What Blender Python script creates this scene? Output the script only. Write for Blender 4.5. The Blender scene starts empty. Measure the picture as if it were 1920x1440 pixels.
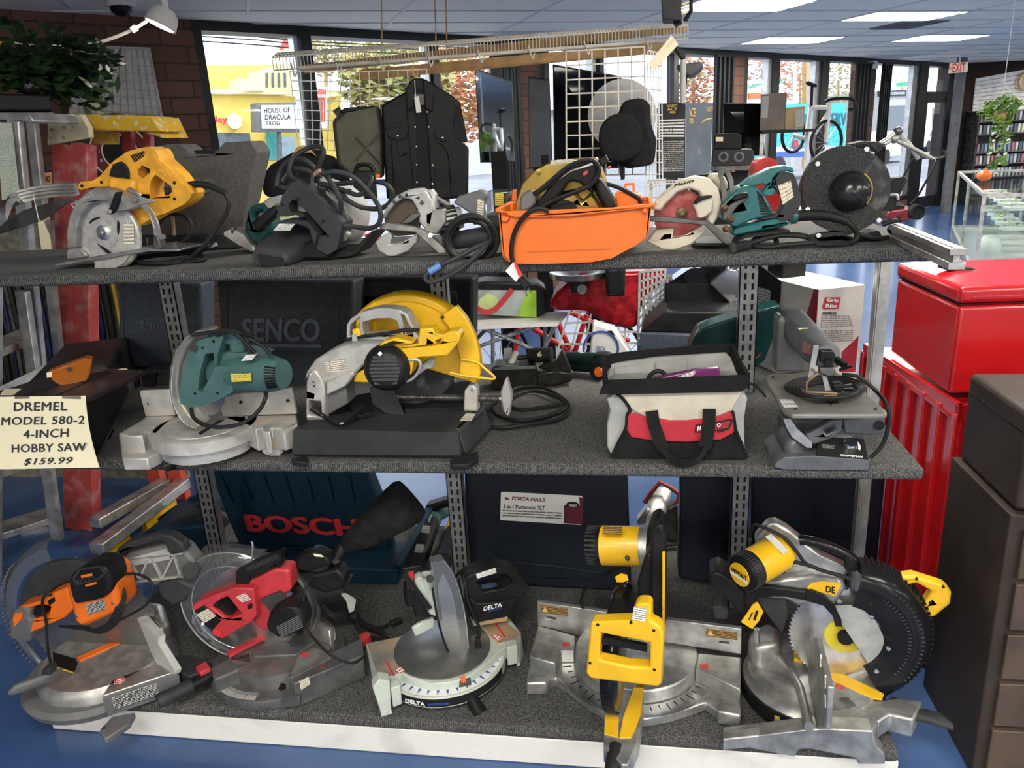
import bpy, bmesh, math, random
from mathutils import Vector as V, Matrix
from mathutils.geometry import tessellate_polygon
random.seed(7)
sc = bpy.context.scene
COL = sc.collection
R = math.radians
# ---------------------------------------------------------------- camera (image 1920 x 1440)
FPX, CAM = 1441.7, V((0, 0, 1.70))
_p, _y, _r = 0.3012, 0.1641, -0.0548
_f = V((-math.sin(_y)*math.cos(_p), math.cos(_y)*math.cos(_p), -math.sin(_p)))
_r0 = V((math.cos(_y), math.sin(_y), 0)); _u0 = _r0.cross(_f)
_rt = _r0*math.cos(_r) + _u0*math.sin(_r); _up = _u0*math.cos(_r) - _r0*math.sin(_r)
def ray(x, y): return _rt*((x-960)/FPX) - _up*((y-720)/FPX) + _f
def atz(x, y, z): d = ray(x, y); return CAM + d*((z-CAM.z)/d.z)
def aty(x, y, Y): d = ray(x, y); return CAM + d*((Y-CAM.y)/d.y)
cd = bpy.data.cameras.new('camera'); cam = bpy.data.objects.new('camera', cd); COL.objects.link(cam)
cam.matrix_world = Matrix.Translation(CAM) @ Matrix((_rt, _up, -_f)).transposed().to_4x4()
cd.sensor_width = 36; cd.lens = 36*FPX/1920; cd.clip_end = 300; cd.clip_start = .02
sc.camera = cam
# ---------------------------------------------------------------- materials
MATS = {}
def mat(name, col, rough=.5, metal=0, var=.12, scale=9, bump=0, bscale=120, col2=None, mixlo=.4, mixhi=.62, emit=0, coat=0):
    if name in MATS: return MATS[name]
    m = bpy.data.materials.new(name); m.use_nodes = True; MATS[name] = m
    nt = m.node_tree; N = nt.nodes; L = nt.links; b = N['Principled BSDF']
    tc = N.new('ShaderNodeTexCoord'); nz = N.new('ShaderNodeTexNoise'); nz.inputs['Scale'].default_value = scale
    nz.inputs['Detail'].default_value = 6; L.new(tc.outputs['Object'], nz.inputs['Vector'])
    rp = N.new('ShaderNodeValToRGB'); L.new(nz.outputs['Fac'], rp.inputs['Fac'])
    e = rp.color_ramp.elements; e[0].position = mixlo; e[1].position = mixhi
    c2 = col2 or tuple(min(1, c*(1+var)) for c in col)
    c1 = col if col2 else tuple(c*(1-var) for c in col)
    e[0].color = (*c1, 1); e[1].color = (*c2, 1)
    L.new(rp.outputs['Color'], b.inputs['Base Color'])
    b.inputs['Roughness'].default_value = rough; b.inputs['Metallic'].default_value = metal
    if max(col) < .075 and not metal: b.inputs['Specular IOR Level'].default_value = .22
    if coat: b.inputs['Coat Weight'].default_value = coat; b.inputs['Coat Roughness'].default_value = .08
    if emit:
        b.inputs['Emission Color'].default_value = (*col, 1); b.inputs['Emission Strength'].default_value = emit
    if bump:
        n2 = N.new('ShaderNodeTexNoise'); n2.inputs['Scale'].default_value = bscale; L.new(tc.outputs['Object'], n2.inputs['Vector'])
        bp = N.new('ShaderNodeBump'); bp.inputs['Strength'].default_value = bump; bp.inputs['Distance'].default_value = .004
        L.new(n2.outputs['Fac'], bp.inputs['Height']); L.new(bp.outputs['Normal'], b.inputs['Normal'])
    return m
def clear(name, tint, fac=.12, rough=.08, body=None, edge=.55):
    """thin see-through plastic or glass: transparent body with a glossy coat"""
    if name in MATS: return MATS[name]
    m = bpy.data.materials.new(name); m.use_nodes = True; MATS[name] = m
    nt = m.node_tree; N = nt.nodes; L = nt.links; N.remove(N['Principled BSDF'])
    t = N.new('ShaderNodeBsdfTransparent'); t.inputs['Color'].default_value = (*tint, 1)
    g = N.new('ShaderNodeBsdfGlossy'); g.inputs['Roughness'].default_value = rough
    if body:
        d = N.new('ShaderNodeBsdfDiffuse'); d.inputs['Color'].default_value = (*tint, 1); tl = N.new('ShaderNodeBsdfTranslucent'); tl.inputs['Color'].default_value = (*tint, 1)
        m1 = N.new('ShaderNodeMixShader'); L.new(d.outputs[0], m1.inputs[1]); L.new(tl.outputs[0], m1.inputs[2]); m2 = N.new('ShaderNodeMixShader'); m2.inputs[0].default_value = body
        L.new(t.outputs[0], m2.inputs[1]); L.new(m1.outputs[0], m2.inputs[2]); t = m2
    lw = N.new('ShaderNodeLayerWeight'); lw.inputs['Blend'].default_value = .35
    ma = N.new('ShaderNodeMath'); ma.operation = 'MULTIPLY_ADD'; ma.inputs[1].default_value = edge; ma.inputs[2].default_value = fac
    mx = N.new('ShaderNodeMixShader'); L.new(lw.outputs['Fresnel'], ma.inputs[0]); L.new(ma.outputs[0], mx.inputs[0])
    L.new(t.outputs[0], mx.inputs[1]); L.new(g.outputs[0], mx.inputs[2])
    L.new(mx.outputs[0], N['Material Output'].inputs['Surface']); return m
def print_mat(name, paper=(1, 1, 1), ink=(0, 0, 0), rows=9, cols=14, fill=.5, rough=.6):
    """a small label whose print is too fine to read: rows of ink dashes on paper"""
    if name in MATS: return MATS[name]
    m = bpy.data.materials.new(name); m.use_nodes = True; MATS[name] = m
    nt = m.node_tree; N = nt.nodes; L = nt.links; b = N['Principled BSDF']; b.inputs['Roughness'].default_value = rough
    uv = N.new('ShaderNodeUVMap'); sp = N.new('ShaderNodeSeparateXYZ'); L.new(uv.outputs[0], sp.inputs[0])
    wv = N.new('ShaderNodeMath'); wv.operation = 'MULTIPLY'; wv.inputs[1].default_value = rows; L.new(sp.outputs['Y'], wv.inputs[0])
    fr = N.new('ShaderNodeMath'); fr.operation = 'FRACT'; L.new(wv.outputs[0], fr.inputs[0])
    gt = N.new('ShaderNodeMath'); gt.operation = 'GREATER_THAN'; gt.inputs[1].default_value = .52; L.new(fr.outputs[0], gt.inputs[0])
    fl = N.new('ShaderNodeMath'); fl.operation = 'FLOOR'; L.new(wv.outputs[0], fl.inputs[0])
    cb = N.new('ShaderNodeCombineXYZ'); cm = N.new('ShaderNodeMath'); cm.operation = 'MULTIPLY'; cm.inputs[1].default_value = cols
    L.new(sp.outputs['X'], cm.inputs[0]); L.new(cm.outputs[0], cb.inputs[0]); L.new(fl.outputs[0], cb.inputs[1])
    nz = N.new('ShaderNodeTexNoise'); nz.inputs['Scale'].default_value = 1.7; L.new(cb.outputs[0], nz.inputs['Vector'])
    g2 = N.new('ShaderNodeMath'); g2.operation = 'GREATER_THAN'; g2.inputs[1].default_value = fill; L.new(nz.outputs['Fac'], g2.inputs[0])
    mu = N.new('ShaderNodeMath'); mu.operation = 'MULTIPLY'; L.new(gt.outputs[0], mu.inputs[0]); L.new(g2.outputs[0], mu.inputs[1])
    mx = N.new('ShaderNodeMix'); mx.data_type = 'RGBA'; L.new(mu.outputs[0], mx.inputs[0])
    mx.inputs[6].default_value = (*paper, 1); mx.inputs[7].default_value = (*ink, 1); L.new(mx.outputs[2], b.inputs['Base Color'])
    return m
# ---------------------------------------------------------------- mesh helper
def crom(pts, n=6, closed=False):
    pts = [V(p) for p in pts]; k = len(pts); out = []
    if k < 3 and not closed: return pts
    for i in range(k if closed else k-1):
        if closed: a, b, c, d = pts[i-1], pts[i], pts[(i+1) % k], pts[(i+2) % k]
        else: a, b, c, d = pts[max(i-1, 0)], pts[i], pts[i+1], pts[min(i+2, k-1)]
        for j in range(n):
            t = j/n
            out.append(.5*((2*b)+(c-a)*t+(2*a-5*b+4*c-d)*t*t+(3*b-a-3*c+d)*t**3))
    if not closed: out.append(pts[-1])
    return out
def pairs(q): return [(q[i], q[i+1]) for i in range(0, len(q), 2)]
def basis(n):
    n = n.normalized(); a = V((0, 0, 1)) if abs(n.z) < .9 else V((1, 0, 0))
    u = a.cross(n).normalized(); return u, n.cross(u), n
class B:
    def __init__(s): s.v = []; s.f = []; s.uv = {}
    def add(s, vs, fs):
        o = len(s.v); s.v += [V(p) for p in vs]; s.f += [tuple(o+i for i in f) for f in fs]; return s
    def prism(s, pts, ext, holes=()):
        loops = [list(pts)]+[list(h) for h in holes]; ext = V(ext)
        flat = [V(p) for l in loops for p in l]; n = len(flat)
        fs = []
        if len(loops) == 1 and n <= 4: fs = [tuple(range(n))]
        else: fs = [tuple(t) for t in tessellate_polygon(loops)]
        fs = fs+[tuple(i+n for i in reversed(f)) for f in fs]; o = 0
        for l in loops:
            k = len(l)
            for i in range(k): a, b = o+i, o+(i+1) % k; fs.append((a, a+n, b+n, b))
            o += k
        return s.add(flat+[p+ext for p in flat], fs)
    def bx(s, x0, x1, y0, y1, z0, z1, rot=None):
        vs = [V((x, y, z)) for z in (z0, z1) for x, y in ((x0, y0), (x1, y0), (x1, y1), (x0, y1))]
        if rot is not None:
            c = V(((x0+x1)/2, (y0+y1)/2, (z0+z1)/2)); vs = [c+rot@(p-c) for p in vs]
        return s.add(vs, [(3, 2, 1, 0), (4, 5, 6, 7), (0, 1, 5, 4), (1, 2, 6, 5), (2, 3, 7, 6), (3, 0, 4, 7)])
    def bar(s, p0, p1, w, h=None, up=(0, 0, 1)):
        p0, p1 = V(p0), V(p1); d = (p1-p0).normalized(); h = h or w
        u = V(up); a = d.cross(u)
        if a.length < .01: a = d.cross(V((0, 1, 0)))
        a.normalize(); b = a.cross(d); vs = []
        for p in (p0, p1): vs += [p-a*w/2-b*h/2, p+a*w/2-b*h/2, p+a*w/2+b*h/2, p-a*w/2+b*h/2]
        return s.add(vs, [(0, 1, 2, 3), (7, 6, 5, 4), (0, 4, 5, 1), (1, 5, 6, 2), (2, 6, 7, 3), (3, 7, 4, 0)])
    def lathe(s, c, ax, prof, n=32, a0=0, a1=2*math.pi, start=None, cap=True):
        """prof: (radius, height along ax)"""
        c = V(c); u, w, ax = basis(V(ax))
        if start is not None:
            u = V(start); u = (u-ax*u.dot(ax)).normalized(); w = ax.cross(u)
        full = abs(a1-a0-2*math.pi) < 1e-4; m = n if full else n+1; vs = []; fs = []
        for r, h in prof:
            for i in range(m):
                t = a0+(a1-a0)*i/n; vs.append(c+ax*h+(u*math.cos(t)+w*math.sin(t))*max(r, 1e-5))
        for j in range(len(prof)-1):
            for i in range(n): a, b = j*m+i, j*m+(i+1) % m; fs.append((a, b, b+m, a+m))
        if full and cap:
            if prof[0][0] > 1e-4: fs.append(tuple(reversed(range(m))))
            if prof[-1][0] > 1e-4: fs.append(tuple(range(len(vs)-m, len(vs))))
        return s.add(vs, fs)
    def cyl(s, p0, p1, r, r2=None, n=24):
        p0, p1 = V(p0), V(p1); d = p1-p0
        return s.lathe(p0, d, [(r, 0), (r if r2 is None else r2, d.length)], n)
    def arc(s, c, ax, start, a0, a1, r0, r1, h0, h1, n=40):
        """a piece of a flat ring, h0..h1 thick along ax"""
        full = abs(a1-a0) > 359.9
        s.lathe(c, ax, [(r0, h0), (r1, h0), (r1, h1), (r0, h1), (r0, h0)], n, R(a0), R(a1), start, False)
        if not full:
            m = n+1; o = len(s.v)-5*m
            for k in (0, n): s.f.append(tuple(o+j*m+k for j in (range(4) if k == 0 else reversed(range(4)))))
        return s
    def sph(s, c, r, n=20, m=12, sx=1, sy=1, sz=1):
        c = V(c); vs = [c+V((0, 0, -r*sz))]; fs = []
        for j in range(1, m):
            p = -math.pi/2+math.pi*j/m
            for i in range(n): t = 2*math.pi*i/n; vs.append(c+V((r*sx*math.cos(p)*math.cos(t), r*sy*math.cos(p)*math.sin(t), r*sz*math.sin(p))))
        vs.append(c+V((0, 0, r*sz))); e = len(vs)-1
        for i in range(n):
            k = (i+1) % n; fs.append((0, 1+k, 1+i)); fs.append((e, e-n+i, e-n+k))
            for j in range(m-2): a, b = 1+j*n+i, 1+j*n+k; fs.append((a, b, b+n, a+n))
        return s.add(vs, fs)
    def tube(s, pts, r, n=8, closed=False, sm=5, rr=None):
        p = crom(pts, sm, closed) if sm else [V(q) for q in pts]; k = len(p); vs = []; fs = []; pu = None
        for i in range(k):
            d = (p[(i+1) % k]-p[i-1]) if closed else (p[min(i+1, k-1)]-p[max(i-1, 0)])
            if d.length < 1e-7: d = V((0, 0, 1))
            d.normalize(); u = basis(d)[0] if pu is None else (pu-d*pu.dot(d))
            u.normalize(); pu = u; w = d.cross(u); q = r if rr is None else rr(i/(k-1))
            vs += [p[i]+(u*math.cos(2*math.pi*j/n)+w*math.sin(2*math.pi*j/n))*q for j in range(n)]
        for i in range(k if closed else k-1):
            for j in range(n): a, b = i*n+j, i*n+(j+1) % n; c, d = (a+n) % (k*n), (b+n) % (k*n); fs.append((a, b, d, c))
        if not closed: fs += [tuple(reversed(range(n))), tuple(range((k-1)*n, k*n))]
        return s.add(vs, fs)
    def loft(s, rings, cap=True):
        n = len(rings[0]); vs = [p for r in rings for p in r]; fs = []
        for j in range(len(rings)-1):
            for i in range(n): a, b = j*n+i, j*n+(i+1) % n; fs.append((a, b, b+n, a+n))
        if cap: fs += [tuple(reversed(range(n))), tuple(range(len(vs)-n, len(vs)))]
        return s.add(vs, fs)
    def quad(s, a, b, c, d, th=.0006):
        """thin sticker: corners lower-left, lower-right, upper-right, upper-left; print runs from a to b"""
        a, b, c, d = map(V, (a, b, c, d)); n = (b-a).cross(d-a).normalized()*th; o = len(s.f)
        s.add([a, b, c, d, a+n, b+n, c+n, d+n], [(3, 2, 1, 0), (4, 5, 6, 7), (0, 1, 5, 4), (1, 2, 6, 5), (2, 3, 7, 6), (3, 0, 4, 7)])
        s.uv[o+1] = ((0, 0), (1, 0), (1, 1), (0, 1)); return s
    def mesh(s, name, m, smooth=True, ang=38):
        me = bpy.data.meshes.new(name); me.from_pydata([tuple(p) for p in s.v], [], s.f)
        if s.uv:
            uv = me.uv_layers.new(name='UVMap').data
            for fi, q in s.uv.items():
                p = me.polygons[fi]
                for k, li in enumerate(p.loop_indices): uv[li].uv = q[k]
        else:
            bm = bmesh.new(); bm.from_mesh(me); bmesh.ops.remove_doubles(bm, verts=bm.verts, dist=1e-6)
            bmesh.ops.recalc_face_normals(bm, faces=bm.faces); bm.to_mesh(me); bm.free()
        me.materials.append(m)
        if smooth:
            me.polygons.foreach_set('use_smooth', [True]*len(me.polygons)); me.set_sharp_from_angle(angle=R(ang))
        return me
def ring(c, u, w, a, b, p=2.6, n=24):
    """a superellipse ring: half axes a along u, b along w"""
    out = []
    for i in range(n):
        t = 2*math.pi*i/n; x, y = math.cos(t), math.sin(t)
        out.append(V(c)+V(u)*a*math.copysign(abs(x)**(2/p), x)+V(w)*b*math.copysign(abs(y)**(2/p), y))
    return out
class T:
    """one thing: a frame (x right, y away, z up) standing at o; P/G/X put a line of sight on one of its planes"""
    def __init__(s, name, label, cat, o=(0, 0, 0), yaw=0, pitch=0, roll=0, group=None, kind=None):
        s.name, s.label, s.cat, s.group, s.kind = name, label, cat, group, kind
        s.M = Matrix.Translation(V(o)) @ Matrix.Rotation(R(yaw), 4, 'Z') @ Matrix.Rotation(R(pitch), 4, 'X') @ Matrix.Rotation(R(roll), 4, 'Y')
        s.I = s.M.inverted(); s.J = s.I.to_3x3(); s.c = s.I @ CAM; s.root = None
    def tag(s, o):
        if s.label: o['label'] = s.label
        if s.cat: o['category'] = s.cat
        if s.group: o['group'] = s.group
        if s.kind: o['kind'] = s.kind
    def P(s, x, y, d=0): r = s.J @ ray(x, y); return s.c+r*((d-s.c.y)/r.y)
    def G(s, x, y, z=0): r = s.J @ ray(x, y); return s.c+r*((z-s.c.z)/r.z)
    def X(s, x, y, x0=0): r = s.J @ ray(x, y); return s.c+r*((x0-s.c.x)/r.x)
    def pl(s, q, d=0): return [s.P(x, y, d) for x, y in pairs(q)]
    def gl(s, q, z=0): return [s.G(x, y, z) for x, y in pairs(q)]
    def xl(s, q, x0=0): return [s.X(x, y, x0) for x, y in pairs(q)]
    def W(s, p): return s.M @ V(p)
    def L(s, p): return s.I @ V(p)
    def _root(s):
        if s.root is None:
            s.root = bpy.data.objects.new(s.name, None); COL.objects.link(s.root); s.root.matrix_world = s.M
            s.root.empty_display_size = .05; s.tag(s.root)
        return s.root
    def part(s, name, b, m, bev=0, par=None, label=None, smooth=True, seg=2, kind=None, ang=38):
        o = bpy.data.objects.new(name, b.mesh(name, m, smooth, ang)); COL.objects.link(o); o.parent = par or s._root()
        if label: o['label'] = label
        if kind: o['kind'] = kind
        if bev: bevel(o, bev, seg)
        return o
    def solo(s, b, m, bev=0, smooth=True, seg=2, ang=38):
        o = bpy.data.objects.new(s.name, b.mesh(s.name, m, smooth, ang)); COL.objects.link(o); o.matrix_world = s.M; s.tag(o); s.root = o
        if bev: bevel(o, bev, seg)
        return o
    # shorthand shapes traced on the frame's planes
    def pp(s, q, y0, y1, holes=(), sm=0, b=None):
        b = b or B(); f = (lambda l: crom(l, sm, True)) if sm else (lambda l: l)
        return b.prism(f(s.pl(q, y0)), (0, y1-y0, 0), [f(s.pl(h, y0)) for h in holes])
    def gp(s, q, z0, z1, holes=(), sm=0, b=None):
        b = b or B(); f = (lambda l: crom(l, sm, True)) if sm else (lambda l: l)
        return b.prism(f(s.gl(q, z1)), (0, 0, z0-z1), [f(s.gl(h, z1)) for h in holes])
    def xp(s, q, x0, x1, holes=(), sm=0, b=None):
        b = b or B(); f = (lambda l: crom(l, sm, True)) if sm else (lambda l: l)
        return b.prism(f(s.xl(q, x0)), (x1-x0, 0, 0), [f(s.xl(h, x0)) for h in holes])
    def stick(s, name, q, d, m, par=None, label=None, flip=0):
        """label with corners LL LR UR UL in the photograph, on plane y=d (or on a list of points)"""
        p = s.pl(q, d) if isinstance(d, (int, float)) else d
        return s.part(name, B().quad(*p), m, par=par, label=label, smooth=False)
    def txt(s, string, ll, lr, ul, m, par=None, name='lettering', th=.0012, bold=0.0, sp=1.0, label=None, shear=0, off=0):
        me = text_mesh(string, bold, sp, shear)
        xs = [v.co.x for v in me.vertices]; ys = [v.co.y for v in me.vertices]
        x0, x1, y0, y1 = min(xs), max(xs), min(ys), max(ys)
        ll, lr, ul = V(ll), V(lr), V(ul); n = (lr-ll).cross(ul-ll).normalized()
        vs = [ll+(lr-ll)*((v.co.x-x0)/(x1-x0))+(ul-ll)*((v.co.y-y0)/(y1-y0))+n*(v.co.z*.00006) for v in me.vertices]
        me.vertices.foreach_set('co', [c for p in vs for c in (p+n*off)])
        bm = bmesh.new(); bm.from_mesh(me)
        r = bmesh.ops.extrude_face_region(bm, geom=bm.faces[:]); vv = [e for e in r['geom'] if isinstance(e, bmesh.types.BMVert)]
        bmesh.ops.translate(bm, verts=vv, vec=n*th); bmesh.ops.recalc_face_normals(bm, faces=bm.faces); bm.to_mesh(me); bm.free()
        me.materials.clear(); me.materials.append(m)
        o = bpy.data.objects.new(name, me); COL.objects.link(o); o.parent = par or s._root()
        if label: o['label'] = label
        return o
    def ptxt(s, string, q, d, m, **k):
        """q: lower-left, lower-right, upper-left in the photograph"""
        p = s.pl(q, d) if isinstance(d, (int, float)) else d
        return s.txt(string, *p, m, **k)
def text_mesh(string, bold, sp, shear=0):
    c = bpy.data.curves.new('t', 'FONT'); c.body = string; c.space_character = sp; c.shear = shear; c.resolution_u = 3
    o = bpy.data.objects.new('t', c); COL.objects.link(o); dg = bpy.context.evaluated_depsgraph_get()
    me = bpy.data.meshes.new_from_object(o.evaluated_get(dg)); bpy.data.objects.remove(o); bpy.data.curves.remove(c)
    if bold:
        bm = bmesh.new()
        for dz, dx, dy in ((0, 0, 0), (1, bold, 0), (2, -bold, 0), (3, 0, bold*.6), (4, 0, -bold*.6)):
            k = len(bm.verts); bm.from_mesh(me); bm.verts.ensure_lookup_table(); bmesh.ops.translate(bm, verts=bm.verts[k:], vec=(dx, dy, dz))
        bm.to_mesh(me); bm.free()
    return me
def bevel(o, w, seg=2, ang=35):
    m = o.modifiers.new('bevel', 'BEVEL'); m.width = w; m.segments = seg; m.limit_method = 'ANGLE'; m.angle_limit = R(ang)
def dup(root):
    """a copy of a thing, its parts and their sub-parts"""
    c = root.copy(); COL.objects.link(c)
    for ch in list(root.children):
        k = dup(ch); k.parent = c
    return c
def struct(name, b, m, M=None, smooth=False, bev=0):
    o = bpy.data.objects.new(name, b.mesh(name, m, smooth)); COL.objects.link(o); o['kind'] = 'structure'
    if M is not None: o.matrix_world = M
    if bev: bevel(o, bev)
    return o
# ================================================================ palette
K = dict(
 black=mat('black plastic', (.011, .011, .012), .42, var=.3, bump=.15, bscale=500),
 blackg=mat('gloss black', (.012, .012, .013), .18, var=.2),
 rubber=mat('black rubber', (.014, .014, .015), .55, var=.2),
 char=mat('charcoal plastic', (.034, .035, .038), .48, var=.18, bump=.2, bscale=420),
 grey=mat('grey plastic', (.12, .12, .125), .5, var=.15, bump=.12, bscale=400),
 lgrey=mat('light grey plastic', (.36, .36, .35), .5, var=.1),
 cast=mat('cast aluminium', (.42, .42, .41), .42, .75, var=.22, scale=22, bump=.12, bscale=300),
 alu=mat('worn aluminium', (.5, .49, .47), .38, .8, var=.25, scale=16, bump=.06),
 steel=mat('bright steel', (.62, .61, .6), .26, .95, var=.2, scale=20),
 dsteel=mat('dark steel', (.13, .125, .12), .4, .8, var=.35, scale=14),
 paintm=mat('silver paint', (.4, .4, .39), .45, .35, var=.15, scale=18),
 yel=mat('tool yellow', (.78, .45, .012), .38, var=.07, scale=14, coat=.1),
 ochre=mat('worn amber yellow', (.70, .33, .022), .42, var=.15, scale=25),
 teal=mat('faded teal', (.05, .115, .112), .45, var=.12, scale=20),
 dteal=mat('deep teal', (.012, .12, .125), .34, var=.12, scale=20),
 red=mat('tool red', (.48, .035, .045), .45, var=.1, scale=20),
 white=mat('white paint', (.75, .74, .71), .5, var=.06, scale=6),
 cream=mat('cream paper', (.82, .74, .52), .7, var=.03, scale=3),
 wood=mat('pale wood', (.55, .33, .13), .6, var=.18, scale=12),
 chrome=mat('chrome', (.8, .8, .8), .12, 1, var=.03),
 gold=mat('brass gold', (.36, .25, .06), .3, .75, var=.15, scale=14),
 orange=mat('orange plastic', (.76, .15, .012), .42, var=.06, scale=10),
)
ink = mat('dark ink', (.012, .012, .014), .7, var=.05)
inkw = mat('white ink', (.85, .85, .83), .6, var=.02)
inkr = mat('red ink', (.62, .03, .04), .6, var=.03)
tagm = print_mat('price label print', (.74, .68, .56), (.12, .09, .08), 6, 26, .47)
tagw = print_mat('white label print', (.8, .79, .76), (.1, .1, .1), 6, 24, .47)
warn = print_mat('black warning print', (.02, .02, .02), (.6, .32, .05), 5, 30, .45)
ywarn = print_mat('yellow warning print', (.75, .6, .06), (.06, .05, .03), 6, 30, .47)
grn = mat('leaf green', (.06, .15, .03), .6, var=.5, scale=6)
carpet = mat('grey carpet', (.045, .045, .047), .95, col2=(.185, .182, .178), scale=280, mixlo=.38, mixhi=.62, bump=1, bscale=700)
def rib_carpet():
    m = carpet.copy(); m.name = 'ribbed carpet edge'; MATS[m.name] = m
    nt = m.node_tree; N = nt.nodes; w = N.new('ShaderNodeTexWave'); w.bands_direction = 'X'; w.inputs['Scale'].default_value = 55; w.inputs['Distortion'].default_value = 1.5
    tc = [n for n in N if n.type == 'TEX_COORD'][0]; bp = [n for n in N if n.type == 'BUMP'][0]
    nt.links.new(tc.outputs['Object'], w.inputs['Vector']); nt.links.new(w.outputs['Fac'], bp.inputs['Height']); return m
carpet_rib = rib_carpet()
# ================================================================ room shell
ZC = 2.8
w = T('wall', None, None, (-3.58, 6.33, 0), 49.06)
def brick(name):
    m = bpy.data.materials.new(name); m.use_nodes = True; nt = m.node_tree; N = nt.nodes; L = nt.links; b = N['Principled BSDF']
    tc = N.new('ShaderNodeTexCoord'); s = N.new('ShaderNodeSeparateXYZ'); c = N.new('ShaderNodeCombineXYZ'); L.new(tc.outputs['Object'], s.inputs[0])
    L.new(s.outputs[0], c.inputs[0]); L.new(s.outputs[2], c.inputs[1])
    t = N.new('ShaderNodeTexBrick'); L.new(c.outputs[0], t.inputs['Vector']); t.inputs['Scale'].default_value = 1
    t.inputs['Brick Width'].default_value = .4; t.inputs['Row Height'].default_value = .13; t.inputs['Mortar Size'].default_value = .008
    t.inputs['Color1'].default_value = (.15, .068, .045, 1); t.inputs['Color2'].default_value = (.095, .046, .032, 1); t.inputs['Mortar'].default_value = (.05, .03, .022, 1)
    L.new(t.outputs['Color'], b.inputs['Base Color']); b.inputs['Roughness'].default_value = .85
    bp = N.new('ShaderNodeBump'); bp.inputs['Strength'].default_value = .5; bp.inputs['Distance'].default_value = .01; L.new(t.outputs['Fac'], bp.inputs['Height']); bp.invert = True
    L.new(bp.outputs[0], b.inputs['Normal']); return m
brickm = brick('brown brick')
frame = mat('dark bronze frame', (.014, .014, .016), .4, .3, var=.2)
sx = lambda x, y: w.P(x, y).x
ZH, ZS = w.P(380, 58).z, .35
S0, S1 = sx(358, 48), sx(1787, 119)
floorm = mat('polished blue floor', (.025, .065, .19), .25, col2=(.06, .12, .27), scale=1.6, mixlo=.35, mixhi=.7, bump=.03, bscale=14, coat=.15)
pr0, pr1 = atz(1784, 117, ZC), atz(1920, 111, ZC)
dr = (pr1-pr0).normalized(); dr.z = 0
wa = w.M @ V((-8.2, .1, 0)); wb = w.M @ V((S1, .1, 0)); rc_ = wb+dr*((16-wb.x)/dr.x)
ROOM = [V((-9, -6, 0)), V((16, -6, 0)), V((16, rc_.y, 0)), V((wb.x, wb.y, 0)), V((-9, wa.y, 0))]
struct('floor', B().prism(ROOM, (0, 0, -.1)), floorm)
ceilm = mat('ceiling tile', (.84, .78, .68), .9, col2=(.95, .89, .78), scale=160, bump=.4, bscale=260)
struct('ceiling', B().prism([p+V((0, 0, ZC)) for p in ROOM], (0, 0, .1)), ceilm)
g = T('grid', None, None, (*atz(1570, 38, ZC).xy, ZC), 27.3)
b = B()
def gridbar(p, q):
    P_, Q_ = g.M @ V(p), g.M @ V(q); ok = []
    for k in range(121):
        r_ = P_+(Q_-P_)*k/120
        if (r_.x-wb.x)*.7553-(r_.y-wb.y)*.6555 > .1 and -(r_.x-wb.x)*dr.y*-1-(r_.y-wb.y)*dr.x > -50 and (r_.y-wb.y)*dr.x-(r_.x-wb.x)*dr.y < 0 and -9 < r_.x < 16 and r_.y > -6: ok.append(k/120)
    if ok: p, q = V(p), V(q); b.bar(p+(q-p)*ok[0], p+(q-p)*ok[-1], .024, .012)
for i in range(-16, 12): gridbar((i*1.22, -22, -.002), (i*1.22, 12, -.002))
for i in range(-36, 20): gridbar((-19, i*.61, -.002), (14, i*.61, -.002))
struct('trim_1', b, mat('ceiling grid bars', (.62, .63, .65), .5, var=.05), g.M)
# window wall: sill band, head band, brick piers, frames, panes
piers = [(-8.2, S0), (sx(975, 240), sx(1010, 240)), (sx(1366, 140), sx(1394, 140)), (sx(1620, 150), sx(1640, 150))]
wl = B()
for a, c in piers: wl.bx(a, c, -.02, .25, 0, ZC)
wl.bx(S0, sx(1738, 150), 0, .22, 0, ZS-.04)
struct('wall_front', wl, brickm, w.M)
fr = B(); fr.bx(S0, S1, -.03, .2, ZH, ZC); fr.bx(S0, sx(1735, 150), -.05, .2, ZS-.06, ZS)
for x0, x1, y in [(360, 376, 60), (563, 582, 80), (808, 821, 105), (1018, 1027, 110), (1122, 1130, 110), (1262, 1271, 115), (1394, 1401, 115), (1450, 1461, 118), (1541, 1554, 122), (1726, 1741, 125), (1780, 1790, 125)]:
    fr.bx(sx(x0, y), sx(x1, y), -.02, .1, 0 if x0 > 1700 else ZS, ZH)
struct('window_1', fr, frame, w.M)
al = mat('silver mullion face', (.45, .46, .48), .35, .8)
m2 = B()
for x0, x1, y in [(552, 560, 80), (1443, 1450, 118), (1532, 1541, 122), (1716, 1726, 125), (1112, 1119, 112), (798, 807, 105)]: m2.bx(sx(x0, y), sx(x1, y), .02, .12, ZS, ZH)
struct('trim_2', m2, al, w.M)
glass = clear('window glass', (.97, .98, .98), .0, .02, None, .3)
for i, (a, c, y) in enumerate([(376, 563, 70), (582, 808, 90), (821, 975, 105), (1027, 1122, 110), (1130, 1262, 113), (1271, 1366, 115), (1401, 1450, 117), (1461, 1541, 120), (1554, 1620, 122), (1640, 1726, 125)]):
    struct('window_%d' % (i+2), B().bx(sx(a, y), sx(c, y), .05, .056, ZS, ZH), glass, w.M)
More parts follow.
